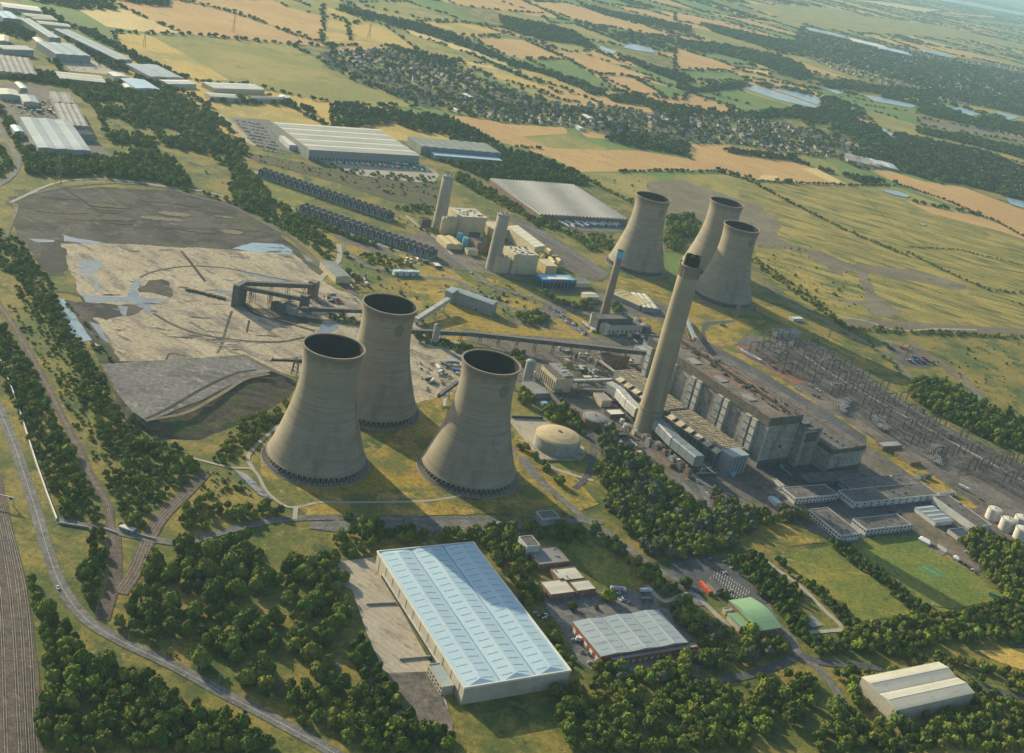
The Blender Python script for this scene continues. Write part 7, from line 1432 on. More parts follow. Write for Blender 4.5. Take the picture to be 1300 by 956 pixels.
# lamp posts in the yard and along the roads
def make_lamp():
    t = thing('lamp_post', 'x', 'lamp post'); MB().lathe([(.16, 0), (.09, 9)], 8).build('pole', 'steel_pale', t); MB().beam((0, 0, 9), (1.6, 0, 9.3), .12).build('arm', 'steel_pale', t); MB().box(1.3, 2.2, -.2, .2, 9.2, 9.4).build('lamp_head', 'steel_mid', t); return t
lp = make_lamp(); first = True
for k in range(24):
    p = main_road[min(len(main_road) - 2, 6 + k * 3)]
    if not (0 < V(p)[0] < 700 and V(p)[1] < 870): continue
    if first: o = lp; first = False
    else: o = dup(lp, (0, 0, 0))
    o.location = (p[0] + 6.5, p[1] + 2, 0); o['label'] = 'slim grey lamp post on the verge of the curving main road'; o['group'] = 'lamp posts along the main road'
lab = 'thin lamp post on the station site road'
for tl, pts in [('l', [(80, 120), (160, 100), (330, 130), (440, 130), (560, 170), (620, 240), (700, 300), (820, 350)]), ('h', [(100, 230), (300, 236), (500, 236), (700, 225), (850, 160)]), ('n', [(480, 320), (640, 440), (820, 560), (300, 200)])]:
    for x, y in pts: o = dup(lp, (*at(tl, x, y), 0), 0, lab, 'lamp posts of the station roads')

# ================================================================== walls, fences, bridge
wall_line('boundary_wall', 'long straight pale boundary wall running between the main road and the trees', [G(*p) for p in S('d', (-30, 420), (0, 495), (60, 650), (135, 886), (175, 1000), (212, 1098))], 2.6, .7, 'concrete_slab', 'wall', 'line_white')
for a, b, lab in [((388, 272), (440, 290), 'pale bridge parapet left of the white hut on the lane'), ((512, 292), (582, 312), 'pale bridge parapet right of the white hut on the lane'), ((655, 322), (688, 330), 'short pale bridge parapet where the lane meets the wood'), ((220, 250), (330, 268), 'grey bridge parapet at the end of the boundary wall')]:
    wall_line('bridge_parapet', lab, [G(*p) for p in S('g', a, b)], 1.5, .7, 'path_concrete', 'parapet')
t = thing('site_hut', 'small white and grey hut on the lane bridge', 'hut', (*at('g', 477, 278), 0), R(-12)); MB().box(-6, 6, -2, 2, -.2, 3).build('wall', 'wall_grey', t); MB().box(-6.3, 6.3, -2.3, 2.3, 3, 3.4).build('roof', 'roof_white', t); MB().box(2, 3, -2.08, -2, .2, 2.2).build('door', 'door_dark', t)
def rail_fence(label, pts, h=1.8, m='steel_mid', name='fence', step=4):
    pts = [G(*p) for p in pts]; c = pts[0].copy(); t = thing(name, label, 'fence', (c[0], c[1], 0)); mb = MB(); mb2 = MB()
    for a, b in zip(pts, pts[1:]):
        a = a - c; b = b - c; L = np.linalg.norm(b - a); n = max(1, int(L / step))
        for z in (h * .45, h): mb.beam((a[0], a[1], z), (b[0], b[1], z), .12)
        for k in range(n): p = a + (b - a) * k / n; mb2.beam((p[0], p[1], 0), (p[0], p[1], h + .1), .16)
    mb.build('railing', m, t); mb2.build('post_row', m, t); return t
rail_fence('grey railing along the lane south of the front cooling towers', S('h', (-120, 225), (0, 222), (300, 228), (560, 233), (740, 225)))
rail_fence('pale railing beside the gatehouse lane', S('h', (560, 256), (740, 238)), 1.4, 'steel_pale')
rail_fence('fence along the far edge of the switchyard', S('o', (0, 200), (200, 310), (420, 440), (620, 560), (840, 690), (1130, 860), (1240, 920)), 2.4, 'path_concrete')
rail_fence('fence around the small meadow below the offices', S('s', (150, 518), (350, 488)), 1.8)
rail_fence('red barrier fence round the switchyard compound', S('n', (525, 185), (765, 325), (840, 385)), 1.4, 'red_paint', 'barrier_fence', 5)
# signal gantry over the railway
t = thing('signal_gantry', 'pale signal gantry across the railway at the left picture edge', 'gantry', (*at('g', 20, 178), 0), 0); MB().box(-18, 7, -.5, .5, 7, 7.8).build('beam', 'steel_pale', t); MB().beam((6, 0, 0), (6, 0, 7), .5).build('post', 'steel_pale', t); MB().beam((-16, 0, 0), (-16, 0, 7), .5).build('post', 'steel_pale', t); MB().box(3, 5, -.7, .7, 5.4, 7).build('signal_head', 'steel_dark', t)
rail_fence('low pipe bridge dividing the settling pond', S('d', (232, 343), (292, 341)), 1.2, 'steel_dark', 'footbridge', 2)
MB_ = thing('pump_hut', 'small white pump hut below the settling pond', 'hut', (*at('d', 362, 445), 0), .3); MB().box(-2.4, 2.4, -2, 2, -.2, 2.6).build('wall', 'wall_white', MB_); MB().box(-2.7, 2.7, -2.3, 2.3, 2.6, 2.9).build('roof', 'roof_white', MB_)
# chevron rows of stored pipes by the left tower
q = random.Random(5)
for k in range(15):
    p = at('g', 905 + k * 6.2, 62 + k * 6.2); t = thing('pipe_stack', 'row of grey pipes laid on the ground below the leftmost cooling tower', 'pipe stack', (*p, 0), R(-20 + q.uniform(-6, 6)), 'rows of stored pipes')
    mb = MB(); [mb.tube((-7, j * .9, .45), (7, j * .9, .45), .42, 6) for j in range(-1, 2)]; mb.build('pipe_row', 'steel_pale', t)

# ================================================================== vehicles
def make_car(paint):
    t = thing('parked_car', 'x', 'car'); n = 0
    prof = [(-2.15, .35), (-2.2, .8), (-1.9, .95), (-1.45, 1.0), (1.0, .95), (2.05, .8), (2.2, .5), (2.1, .3)]
    def ext(pr, w0, mb, tw=None):
        m_ = len(pr); vs = [(x, -(w0 if not tw else tw[i]), z) for i, (x, z) in enumerate(pr)] + [(x, (w0 if not tw else tw[i]), z) for i, (x, z) in enumerate(pr)]
        return mb.add(vs, [(i, m_ + i, m_ + (i + 1) % m_, (i + 1) % m_) for i in range(m_)] + [tuple(range(m_)), tuple(range(2 * m_ - 1, m_ - 1, -1))])
    ext(prof, .86, MB()).build('body', paint, t)
    ext([(-1.75, .98), (-1.3, 1.42), (.1, 1.44), (.95, .96)], .7, MB(), [.82, .66, .66, .8]).build('window', 'glass_dark', t)
    MB().box(-1.2, 0, -.6, .6, 1.43, 1.5).build('roof', paint, t)
    for x in (-1.35, 1.35):
        for y in (-.85, .85): MB().tube((x, y - .1, .33), (x, y + .1, .33), .33, 10).build('wheel', 'tyre', t)
    return t
def make_lorry(cabm, boxm, L=13.6):
    t = thing('lorry', 'x', 'lorry'); MB().box(-L / 2, L / 2 - 2.6, -1.25, 1.25, 1.2, 4).build('trailer', boxm, t); MB().box(L / 2 - 2.2, L / 2, -1.2, 1.2, .6, 3.2).add([(L / 2 - 2.2, -1.2, 3.2), (L / 2 - .3, -1.1, 3.2), (L / 2 - .3, 1.1, 3.2), (L / 2 - 2.2, 1.2, 3.2), (L / 2 - 2.2, -1.1, 3.8), (L / 2 - 2.2, 1.1, 3.8)], [(0, 1, 4), (1, 2, 5, 4), (2, 3, 5)]).build('cab', cabm, t)
    MB().box(L / 2 - .05, L / 2 + .05, -1.05, 1.05, 1.9, 2.9).build('windscreen', 'glass_dark', t)
    for x in (-L / 2 + 1.2, -L / 2 + 2.5, -L / 2 + 3.8, L / 2 - 3.6, L / 2 - 1.0):
        for y in (-1.1, 1.1): MB().tube((x, y - .15, .5), (x, y + .15, .5), .5, 10).build('wheel', 'tyre', t)
    return t
CARP, LORP, USED = {}, {}, set()
def car(x, y, rz, col, label, group, z=.75, cat='car'):
    if col not in CARP: CARP[col] = make_car('paint_' + col); o = CARP[col]; o.location = (x, y, z); o.rotation_euler.z = rz; o['label'] = label; o['group'] = group; return o
    return dup(CARP[col], (x, y, z), rz, label, group)
def lorry(x, y, rz, key, label, group, z=.75):
    if key not in LORP: LORP[key] = make_lorry('paint_' + key[0], 'paint_' + key[1]); o = LORP[key]; o.location = (x, y, z); o.rotation_euler.z = rz; o['label'] = label; o['group'] = group; return o
    return dup(LORP[key], (x, y, z), rz, label, group)
q = random.Random(12); CC = ['white', 'silver', 'black', 'blue', 'red', 'grey', 'silver', 'white', 'grey']
AN = {c: c for c in CC}
def cars_at(tl, pts, where, rz=R(33), jit=.15):
    for k, (x, y) in enumerate(pts):
        c = q.choice(CC); car(*at(tl, x, y), rz + q.uniform(-jit, jit) + (math.pi if q.random() < .5 else 0), c, '%s car %s' % (c, where), 'cars ' + where)
car(*at('g', 217, 495), R(-55), 'white', 'white car driving on the curving main road', None); car(*at('g', 142, 585), R(60), 'silver', 'pale vehicle parked beside the railway', None)
o = car(*at('g', 1262, 785), R(80), 'blue', 'blue van-like car on the lane left of the warehouse yard', None)
cars_at('t', [(400, 790), (445, 860), (490, 870), (492, 920), (510, 800), (530, 845), (570, 860)], 'parked by the red trim of the three-ridge shed')
cars_at('t', [(180, 635), (205, 650), (235, 645), (255, 655), (232, 665)], 'parked under trees beside the pale blue warehouse')
cars_at('t', [(345, 60), (395, 80), (75, 330)][:2], 'near the gatehouse'); cars_at('h', [(600, 252), (612, 256)], 'on the long parking strip below the towers')
cars_at('t', [(660, 520), (680, 560), (700, 565), (720, 575), (690, 545)], 'beside the coaches near the lawn')
cars_at('q', [(210, 158), (300, 172), (302, 243), (335, 360), (345, 210)], 'in the marked car park by the green hall')
cars_at('i', [(118, 150), (132, 158), (150, 162), (165, 165), (72, 95), (110, 140)], 'on the dark yard below the boiler house', R(-60))
cars_at('s', [(85, 265), (95, 285), (475, 300), (650, 342), (690, 352), (1015, 540), (1040, 552), (970, 578), (1010, 600), (1030, 620), (1050, 628), (1060, 640)], 'around the offices and the cricket field')
cars_at('s', [(1212, 518), (1225, 525), (1240, 530), (1255, 537), (1270, 545), (1085, 285), (1095, 288)], 'beside the tank farm', R(-30))
for k in range(46): cars_at('l', [(640 + k * 4.2 + q.uniform(-9, 9), 205 + k * 3.2 + q.uniform(-14, 14))], 'in the long car park below the thin chimney', R(-55))
cars_at('l', [(85, 38), (300, 45), (545, 150), (400, 145), (560, 180), (240, 30), (360, 118), (350, 120)], 'on the station site roads')
# big car parks at the north
for i in range(17):
    for j in range(9):
        if q.random() < .82:
            x = 885 + i * 5.3 + j * 11 + (i * .3); y = 452 + i * 1.0 + j * 13.5
            if x < 1080: cars_at('a', [(x, y)], 'in the crowded car park left of the vast distribution centre', R(-58), .05)
for k in range(26): cars_at('j', [(q.uniform(390, 690), q.uniform(365, 415))], 'in the yards of the industrial estate')
for k in range(26): cars_at('j', [(q.uniform(20, 340), q.uniform(600, 690))], 'and scrap piled in the works at the left')
for k in range(24): cars_at('k', [(1000 + q.uniform(0, 90), 610 + q.uniform(0, 70))], 'near the small blue canopy')
for k in range(18): cars_at('w', [(235 + q.uniform(0, 50), 45 + q.uniform(-14, 14) + 0)], 'beyond the far cooling tower')
cars_at('m', [(q.uniform(1150, 1290), q.uniform(225, 300)) for _ in range(10)], 'and small plant parked beside the ash yard', R(20))
for c_, tl, x, y in [('red', 'm', 835, 430), ('red', 'm', 860, 445), ('red', 'm', 990, 425), ('red', 'm', 1015, 430), ('red', 'm', 1035, 445), ('orange', 'm', 1000, 445), ('orange', 'm', 1240, 245), ('orange', 'm', 1225, 290)]:
    car(*at(tl, x, y), R(-50), c_, 'small red or orange machine parked on the ash yard near the conveyors', 'red and orange machines on the ash yard').scale = (1.6, 1.6, 1.6)
for c_, x, y in [('orange', 505, 205), ('orange', 515, 210), ('orange', 530, 215), ('red', 640, 270), ('red', 650, 280), ('blue', 580, 265), ('blue', 600, 272), ('blue', 615, 285), ('blue', 595, 288), ('blue', 635, 295), ('white', 550, 285), ('black', 430, 205), ('black', 440, 212), ('green', 395, 178), ('green', 410, 182), ('grey', 555, 290), ('white', 535, 205)]:
    o = car(*at('o', x, y), R(-30), c_, '%s machine in the gravel compound beyond the switchyard' % c_, 'machines in the gravel compound'); o.scale = (2.4, 2.2, 2.2)
for x, y, c_ in [(630, 290, 'red'), (645, 300, 'white'), (655, 312, 'black'), (670, 300, 'yellow'), (640, 278, 'red'), (700, 335, 'red'), (730, 330, 'red'), (770, 335, 'red'), (860, 415, 'white'), (880, 425, 'silver'), (900, 440, 'white'), (880, 470, 'grey'), (910, 480, 'orange'), (780, 430, 'white')]:
    o = car(*at('n', x, y), R(-40), c_, '%s vehicle inside the red-edged switchyard compound' % c_, 'vehicles inside the switchyard compound'); o.scale = (1.7, 1.5, 1.7)
car(*at('n', 350, 62), R(10), 'green', 'green machine on the golden grass by the loop road', None).scale = (2.2, 2, 1.8)
for i in range(24): cars_at('h', [(-40 + q.uniform(0, 0), 0)], 'x') if 0 else None
for x, y in [(545, 400), (570, 410), (600, 425), (615, 430), (560, 430), (590, 440), (500, 470), (520, 455)]: pass
for x, y, k in [(62, 520, ('white', 'white')), (75, 545, ('blue', 'white')), (160, 540, ('white', 'blue')), (100, 510, ('grey', 'grey')), (20, 585, ('grey', 'black')), (35, 590, ('grey', 'white')), (110, 500, ('white', 'grey')), (150, 500, ('grey', 'blue'))]:
    lorry(*at('l', x, y), q.uniform(0, 3), k, '%s and %s lorry on the bare yard between the front towers' % k, 'lorries on the bare yard between the front towers').scale = (.8, .9, .9)
cars_at('e', [(285 + q.uniform(0, 160), 500 + q.uniform(0, 110)) for _ in range(22)], 'and small plant on the bare yard between the front towers', 0, 3)
for k in range(17):
    x = 575 + k * 34 + q.uniform(-6, 6) * (k > 5); y = 82 + k * 2.6 + q.uniform(-4, 4)
    lorry(*at('k', x, y), R(-58) + q.uniform(-.05, .05), q.choice([('white', 'white'), ('white', 'green'), ('white', 'white'), ('red', 'white')]), 'lorry parked on the apron before the vast distribution centre', 'lorries before the vast distribution centre')
for k in range(14):
    lorry(*at('k', 490 + k * 46, 45 + k * 4.4), R(32), ('white', 'white') if k % 3 else ('white', 'green'), 'trailer backed to the front wall of the vast distribution centre', 'trailers backed to the vast distribution centre')
for k in range(15):
    lorry(*at('b', 495 + k * 9.5, 600 + k * .6), R(-58), ('white', 'white'), 'white trailer in the row below the blue strip shed', 'trailers below the blue strip shed')
for k in range(26):
    x = 705 + k * 11.5 + q.uniform(-8, 8); y = 300 + (k % 3) * 9 + q.uniform(-5, 5)
    lorry(*at('u', x, y), R(-30) + q.uniform(-.3, .3), q.choice([('white', 'white'), ('white', 'white'), ('blue', 'white')]), 'lorry in the yard before the dark ridged roof', 'lorries before the dark ridged roof').scale = (.9, 1, 1)
lorry(*at('t', 815, 512), R(25), ('white', 'white'), 'white coach parked near the lawn, upper one', None); lorry(*at('t', 820, 565), R(22), ('grey', 'grey'), 'grey coach parked near the lawn, lower one', None); lorry(*at('t', 655, 505), R(15), ('white', 'silver'), 'white boat-like trailer at the lower end of the lawn', None)
lorry(*at('t', 460, 800), R(10), ('silver', 'white'), 'white lorry parked by the three-ridge shed', None); lorry(*at('t', 560, 900), R(30), ('yellow', 'yellow'), 'yellow lorry at the corner of the three-ridge shed', None).scale = (.6, .9, .8)
for x, y in [(830, 350), (850, 365), (140, 135), (115, 148)]: pass
for k, (x, y) in enumerate([(820, 300), (840, 315), (860, 325)]): lorry(*at('l', x, y), R(-35), ('white', 'white'), 'white coach at the lower end of the long car park', 'coaches at the end of the long car park').scale = (.8, 1, .9)
lorry(*at('k', 745, 488), R(-20), ('silver', 'silver'), 'silver trailer beside the nearer bank of cooling cells', None); lorry(*at('k', 510, 290), R(-20), ('green', 'red'), 'green and red trailer at the end of the nearer cooling bank', None)
lorry(*at('s', 1000, 232), R(-35), ('white', 'white'), 'white trailer row beside the lattice pylon, first', 'white trailers beside the pylon'); lorry(*at('s', 1015, 240), R(-35), ('white', 'white'), 'white trailer row beside the lattice pylon, second', 'white trailers beside the pylon')
# car park bay markings
for r_ in range(4):
    for k in range(13):
        p = at('q', 275 + k * 15 + r_ * (-22), 235 + k * 11 + r_ * 14)
        mb = MB().box(-.15, .15, -2.4, 2.4, 0, .02); o = mb.build('bay_marking', 'line_white', None, loc=(p[0], p[1], .9), rz=R(-15)); tag(o, kind='structure')
# ================================================================== cricket ground
def marquee(label, x, y, L=12, W=8):
    t = thing('marquee', label, 'marquee', (*at('s', x, y), 0), R(-35)); MB().box(-L / 2, L / 2, -W / 2, W / 2, 0, 2.6).build('wall', 'wall_white', t); MB().add([(-L / 2 - .3, -W / 2 - .3, 2.6), (L / 2 + .3, -W / 2 - .3, 2.6), (L / 2 + .3, W / 2 + .3, 2.6), (-L / 2 - .3, W / 2 + .3, 2.6), (-L / 2 + 2, 0, 5), (L / 2 - 2, 0, 5)], [(0, 1, 5, 4), (2, 3, 4, 5), (1, 2, 5), (3, 0, 4)]).build('roof', 'line_white', t)
marquee('white marquee at the top corner of the cricket field', 818, 492); marquee('small white tent beside the cricket field car park', 970, 577, 6, 5)
for x, y, a_, w, lab, m in [(898, 530, -50, 11, 'white sight screen at the upper side of the cricket field', 'line_white'), (848, 808, 60, 6, 'white screen at the bottom corner of the cricket field', 'line_white'), (1157, 762, -25, 12, 'green screen at the right corner of the cricket field', 'teal_cover'), (685, 697, -35, 5, 'small white screen by the hedge of the cricket field', 'line_white')]:
    t = thing('sight_screen', lab, 'sight screen', (*at('s', x, y), 0), R(a_)); MB().box(-w / 2, w / 2, -.15, .15, .6, 4).build('panel', m, t); [MB().box(s * w * .4 - .1, s * w * .4 + .1, -.9, .9, 0, .6).build('foot', 'steel_mid', t) for s in (-1, 1)]
for x, y, a_, lab in [(836, 628, -33, 'long green pitch cover, upper left one on the cricket square'), (868, 645, -33, 'long green pitch cover, lower right one on the cricket square')]:
    t = thing('pitch_cover', lab, 'pitch cover', (*at('s', x, y), 0), R(a_)); MB().add([(-6, -1.3, .6), (6, -1.3, .6), (6, 1.3, .6), (-6, 1.3, .6), (-6, 0, 1.3), (6, 0, 1.3)], [(0, 1, 5, 4), (2, 3, 4, 5), (1, 2, 5), (3, 0, 4)]).build('cover', 'teal_cover', t)
    for s in (-1, 1): MB().tube((s * 4.5, -1.3, .35), (s * 4.5, 1.3, .35), .3, 8).build('wheel', 'tyre', t)
# rail point machines and small piles
for k in range(18):
    p = at('d', 700 + k * 8 + q.uniform(-2, 2), 232 + k * 1.9 + q.uniform(-2, 2)); t = thing('rail_wagon_frame', 'dark wrecked wagon in the line lying on the ash yard', 'wagon', (*p, 0), R(-20 + 60), 'dark wagons lying on the ash yard'); MB().box(-2.4, 2.4, -1.2, 1.2, .5, 2.2).build('body', 'steel_dark', t); MB().box(-2.6, 2.6, -.8, .8, .1, .5).build('chassis', 'steel_mid', t)

# ================================================================== houses
def make_house(w, d, h, chim=True):
    t = thing('house', 'x', 'house'); MB().box(-w / 2, w / 2, -d / 2, d / 2, -.3, h).add([(-w / 2, -d / 2, h), (-w / 2, d / 2, h), (-w / 2, 0, h + d * .4), (w / 2, -d / 2, h), (w / 2, d / 2, h), (w / 2, 0, h + d * .4)], [(0, 2, 1), (3, 4, 5)]).build('wall', 'house_wall', t)
    e = .4; r = MB(); zz = h + .05; pk = h + d * .4 + .15
    r.add([(-w / 2 - e, -d / 2 - e, zz - .2), (w / 2 + e, -d / 2 - e, zz - .2), (w / 2 + e, 0, pk), (-w / 2 - e, 0, pk), (w / 2 + e, d / 2 + e, zz - .2), (-w / 2 - e, d / 2 + e, zz - .2)], [(0, 1, 2, 3), (3, 2, 4, 5)]); ro = r.build('roof', 'roof_tile', t)
    if chim: MB().box(w * .3, w * .3 + .9, -.5, .5, pk - 1, pk + 1.3).build('chimney_stack', 'brick_red', ro)
    return t
HP = [make_house(9, 8, 5.2), make_house(14, 8, 5.2), make_house(8, 7, 4.6)]
VILL = [ # tile, polygon, spacing, group
 ('b', [(10, 190), (190, 185), (300, 215), (420, 250), (520, 290), (640, 335), (760, 375), (870, 405), (980, 430), (1100, 470), (1120, 520), (1000, 510), (900, 480), (640, 462), (520, 445), (400, 415), (300, 395), (180, 345), (60, 310), (0, 270), (-60, 250), (-60, 190)], 24, 'village'),
 ('b', [(870, 400), (1000, 395), (1150, 420), (1310, 440), (1310, 560), (1180, 540), (1060, 500), (960, 470)], 26, 'village'),
 ('c', [(0, 430), (180, 445), (300, 450), (430, 470), (560, 505), (660, 540), (800, 600), (820, 630), (700, 640), (600, 600), (440, 580), (200, 540), (0, 540)], 27, 'village'),
 ('c', [(1060, 640), (1310, 650), (1310, 740), (1200, 720), (1060, 680)], 34, 'village'),
 ('c', [(480, 105), (640, 130), (800, 170), (1000, 210), (1310, 260), (1310, 410), (1150, 400), (980, 370), (800, 330), (640, 280), (560, 250), (440, 200)], 44, 'town'),
 ('c', [(960, 310), (1310, 380), (1310, 430), (1000, 380)], 40, 'town'), ('b', [(640, 100), (800, 110), (860, 150), (700, 150)], 45, 'town')]
HPTS = []
for tl, px, sp, g in VILL:
    poly = [tuple(G(*p)[:2]) for p in S(tl, *px)]; P = np.array(poly); lo, hi = P.min(0), P.max(0); rows = int((hi[1] - lo[1]) / sp); cols = int((hi[0] - lo[0]) / sp)
    X, Y = np.meshgrid(np.arange(cols), np.arange(rows)); base_a = R(30)
    X = lo[0] + X.ravel() * sp + rng.uniform(-.3, .3, X.size) * sp; Y = lo[1] + Y.ravel() * sp + rng.uniform(-.3, .3, Y.size) * sp; ok = inside(poly, X, Y) & (rng.random(X.size) < (.62 if g == 'village' else .85))
    for x, y in zip(X[ok], Y[ok]):
        a_ = math.floor((math.sin(x / 260) + math.sin(y / 310)) * 2) * .5 + base_a + (math.pi / 2 if rng.random() < .3 else 0); HPTS.append((x, y, a_, g))
    wood('far', None, sp * .8, (3.2 + sp / 16, 4.8 + sp / 10), (6, 10), 4, .72 if g == 'village' else .42, world_pts=poly); poly_sheet('village_ground', poly, 'turf_rough', z=.33 if g == 'village' else 1.25)
vis = [(math.hypot(x, y), x, y, a_, g) for x, y, a_, g in HPTS if -5 < V((x, y, 3))[0] < 1305 and V((x, y, 3))[1] > 0]
vis.sort(); near_h = vis[:296]; rest_h = [(x, y, a_) for d, x, y, a_, g in vis[296:]]
_hv = [V((h[1], h[2], 0)) for h in near_h]; HX0, HX1, HY0, HY1 = min(p[0] for p in _hv), max(p[0] for p in _hv), min(p[1] for p in _hv), max(p[1] for p in _hv)
for k, (d, x, y, a_, g) in enumerate(near_h):
    pr = HP[int(rng.integers(3))] if k > 2 else HP[k]
    hx, hy = V((x, y, 0)); lab = 'pitched-roof %s in the %s part of the village beyond the tan field' % (['cottage', 'long house', 'small house'][HP.index(pr)], place_words(hx, hy, HX0, HX1, HY0, HY1))
    if k <= 2: o = pr; o.location = (x, y, 0); o.rotation_euler.z = a_; o['label'] = lab; o['group'] = 'houses of the village'
    else: dup(pr, (x, y, 0), a_, lab, 'houses of the village')

# ================================================================== instanced stuff and trees
def scatter(name, protos_meshes, pts, mats_note, label):
    """ONE object of kind stuff: geometry nodes put a prototype at every point. pts: x, y, z, sx, sy, sz, rot, idx"""
    col = bpy.data.collections.new(name + '_prototypes')
    for k, (me, mm) in enumerate(protos_meshes):
        o = bpy.data.objects.new('%02d_%s' % (k, name), me); col.objects.link(o)
    me = bpy.data.meshes.new(name); P = np.array(pts, dtype=np.float32); me.vertices.add(len(P)); me.vertices.foreach_set('co', P[:, :3].ravel().copy())
    a = me.attributes.new('scl', 'FLOAT_VECTOR', 'POINT'); a.data.foreach_set('vector', P[:, 3:6].ravel().copy())
    a = me.attributes.new('rot', 'FLOAT_VECTOR', 'POINT'); rr = np.zeros((len(P), 3), np.float32); rr[:, 2] = P[:, 6]; a.data.foreach_set('vector', rr.ravel())
    a = me.attributes.new('idx', 'INT', 'POINT'); a.data.foreach_set('value', P[:, 7].astype(np.int32))
    me.update(); o = bpy.data.objects.new(name, me); COL.objects.link(o)
    ng = bpy.data.node_groups.new(name + '_nodes', 'GeometryNodeTree'); ng.interface.new_socket('Geometry', in_out='INPUT', socket_type='NodeSocketGeometry'); ng.interface.new_socket('Geometry', in_out='OUTPUT', socket_type='NodeSocketGeometry')
    N = ng.nodes; L = ng.links; gi = N.new('NodeGroupInput'); go = N.new('NodeGroupOutput'); iop = N.new('GeometryNodeInstanceOnPoints'); ci = N.new('GeometryNodeCollectionInfo')
    ci.inputs['Collection'].default_value = col; ci.inputs['Separate Children'].default_value = True; ci.inputs['Reset Children'].default_value = True
    def attr(n, ty):
        q = N.new('GeometryNodeInputNamedAttribute'); q.data_type = ty; q.inputs['Name'].default_value = n; return q.outputs['Attribute']
    L.new(gi.outputs[0], iop.inputs['Points']); L.new(ci.outputs[0], iop.inputs['Instance']); iop.inputs['Pick Instance'].default_value = True
    L.new(attr('idx', 'INT'), iop.inputs['Instance Index']); L.new(attr('rot', 'FLOAT_VECTOR'), iop.inputs['Rotation']); L.new(attr('scl', 'FLOAT_VECTOR'), iop.inputs['Scale']); L.new(iop.outputs[0], go.inputs[0])
    md = o.modifiers.new('scatter', 'NODES'); md.node_group = ng; tag(o, label, name.replace('_', ' '), None, 'stuff'); return o
def ico(sub, rad, c, disp, q):
    bm = bmesh.new(); bmesh.ops.create_icosphere(bm, subdivisions=sub, radius=1)
    ph = [q.uniform(0, 6) for _ in range(6)]; vs = []
    for v in bm.verts:
        n = v.co; k = 1 + disp * (math.sin(n.x * 5 + ph[0]) * math.sin(n.y * 5 + ph[1]) + .6 * math.sin(n.z * 7 + ph[2] + n.x * 4)); vs.append((c[0] + n.x * rad[0] * k, c[1] + n.y * rad[1] * k, c[2] + n.z * rad[2] * k))
    fs = [tuple(v.index for v in f.verts) for f in bm.faces]; bm.free(); return vs, fs
def crown_mesh(name, m, seed, lobes, quads, qs, sub=2, shape='round'):
    """unit crown: radius 1, from z 0.12 to 1; lumpy lobes wrapped in leaf clumps"""
    q = random.Random(seed); mb = MB(); LB_ = []
    for k in range(lobes):
        a = k * 2.4 + q.uniform(-.3, .3); rr = .56 * math.sqrt((k + .3) / lobes); zc = .58 - .3 * (rr / .56) ** 2 + q.uniform(-.1, .16)
        if shape == 'cone': rr *= .7; zc = .3 + .5 * (1 - rr / .45) + q.uniform(-.05, .1)
        r = q.uniform(.33, .52) if lobes > 4 else q.uniform(.5, .62); LB_.append((rr * math.cos(a), rr * math.sin(a), zc, r, r * q.uniform(.52, .68)))
    for (x, y, z, r, rz) in LB_:
        mb.add(*ico(sub, (r * .9, r * .9, rz * .9), (x, y, z), .08, q))
    for li, (x, y, z, r, rz) in enumerate(LB_):
        for k in range(quads):
            u_ = q.uniform(-.35, 1); a = q.uniform(0, 6.283); s = math.sqrt(1 - u_ * u_); n = Vector((s * math.cos(a), s * math.sin(a), u_)); e = q.uniform(.88, 1.1); p = Vector((x + n.x * r * e, y + n.y * r * e, z + n.z * rz * e))
            if any(((p.x - o[0]) / o[3]) ** 2 + ((p.y - o[1]) / o[3]) ** 2 + ((p.z - o[2]) / o[4]) ** 2 < .72 for j, o in enumerate(LB_) if j != li): continue
            nn = (n + Vector((q.uniform(-.7, .7), q.uniform(-.7, .7), q.uniform(-.3, .9)))).normalized(); t1 = nn.orthogonal().normalized(); t1 = Matrix.Rotation(q.uniform(0, 3.1), 3, nn) @ t1; t2 = nn.cross(t1); w = qs * q.uniform(.6, 1.3)
            mb.add([p - t1 * w - t2 * w * .6, p + t1 * w * .9 - t2 * w * .7, p + t1 * w + t2 * w * .7, p - t1 * w * .8 + t2 * w * .8], [(0, 1, 2, 3)])
    return mb.mesh(name, m, False)
def trunk_mesh(seed):
    q = random.Random(seed); mb = MB(); mb.lathe([(.045, -.02), (.032, .12), (.026, .3), (.018, .55)], 8)
    for k in range(5):
        a = k * 1.3 + q.random(); z = .16 + k * .06; mb.beam((0, 0, z), (.4 * math.cos(a), .4 * math.sin(a), z + .25), .022)
    return mb.mesh('trunk', 'bark')
near_protos = {0: [crown_mesh('crown', 'leaf_wood', s, 10, 46, .085) for s in range(5)], 1: [crown_mesh('crown', 'leaf_dark', 20 + s, 9, 44, .085) for s in range(3)], 2: [crown_mesh('crown', 'leaf_willow', 30 + s, 10, 50, .08) for s in range(2)], 3: [crown_mesh('crown', 'leaf_willow', 34 + s, 11, 50, .075) for s in range(2)], 5: [crown_mesh('crown', 'leaf_bright', 40, 10, 50, .085)]}
trunks = [trunk_mesh(s) for s in range(2)]
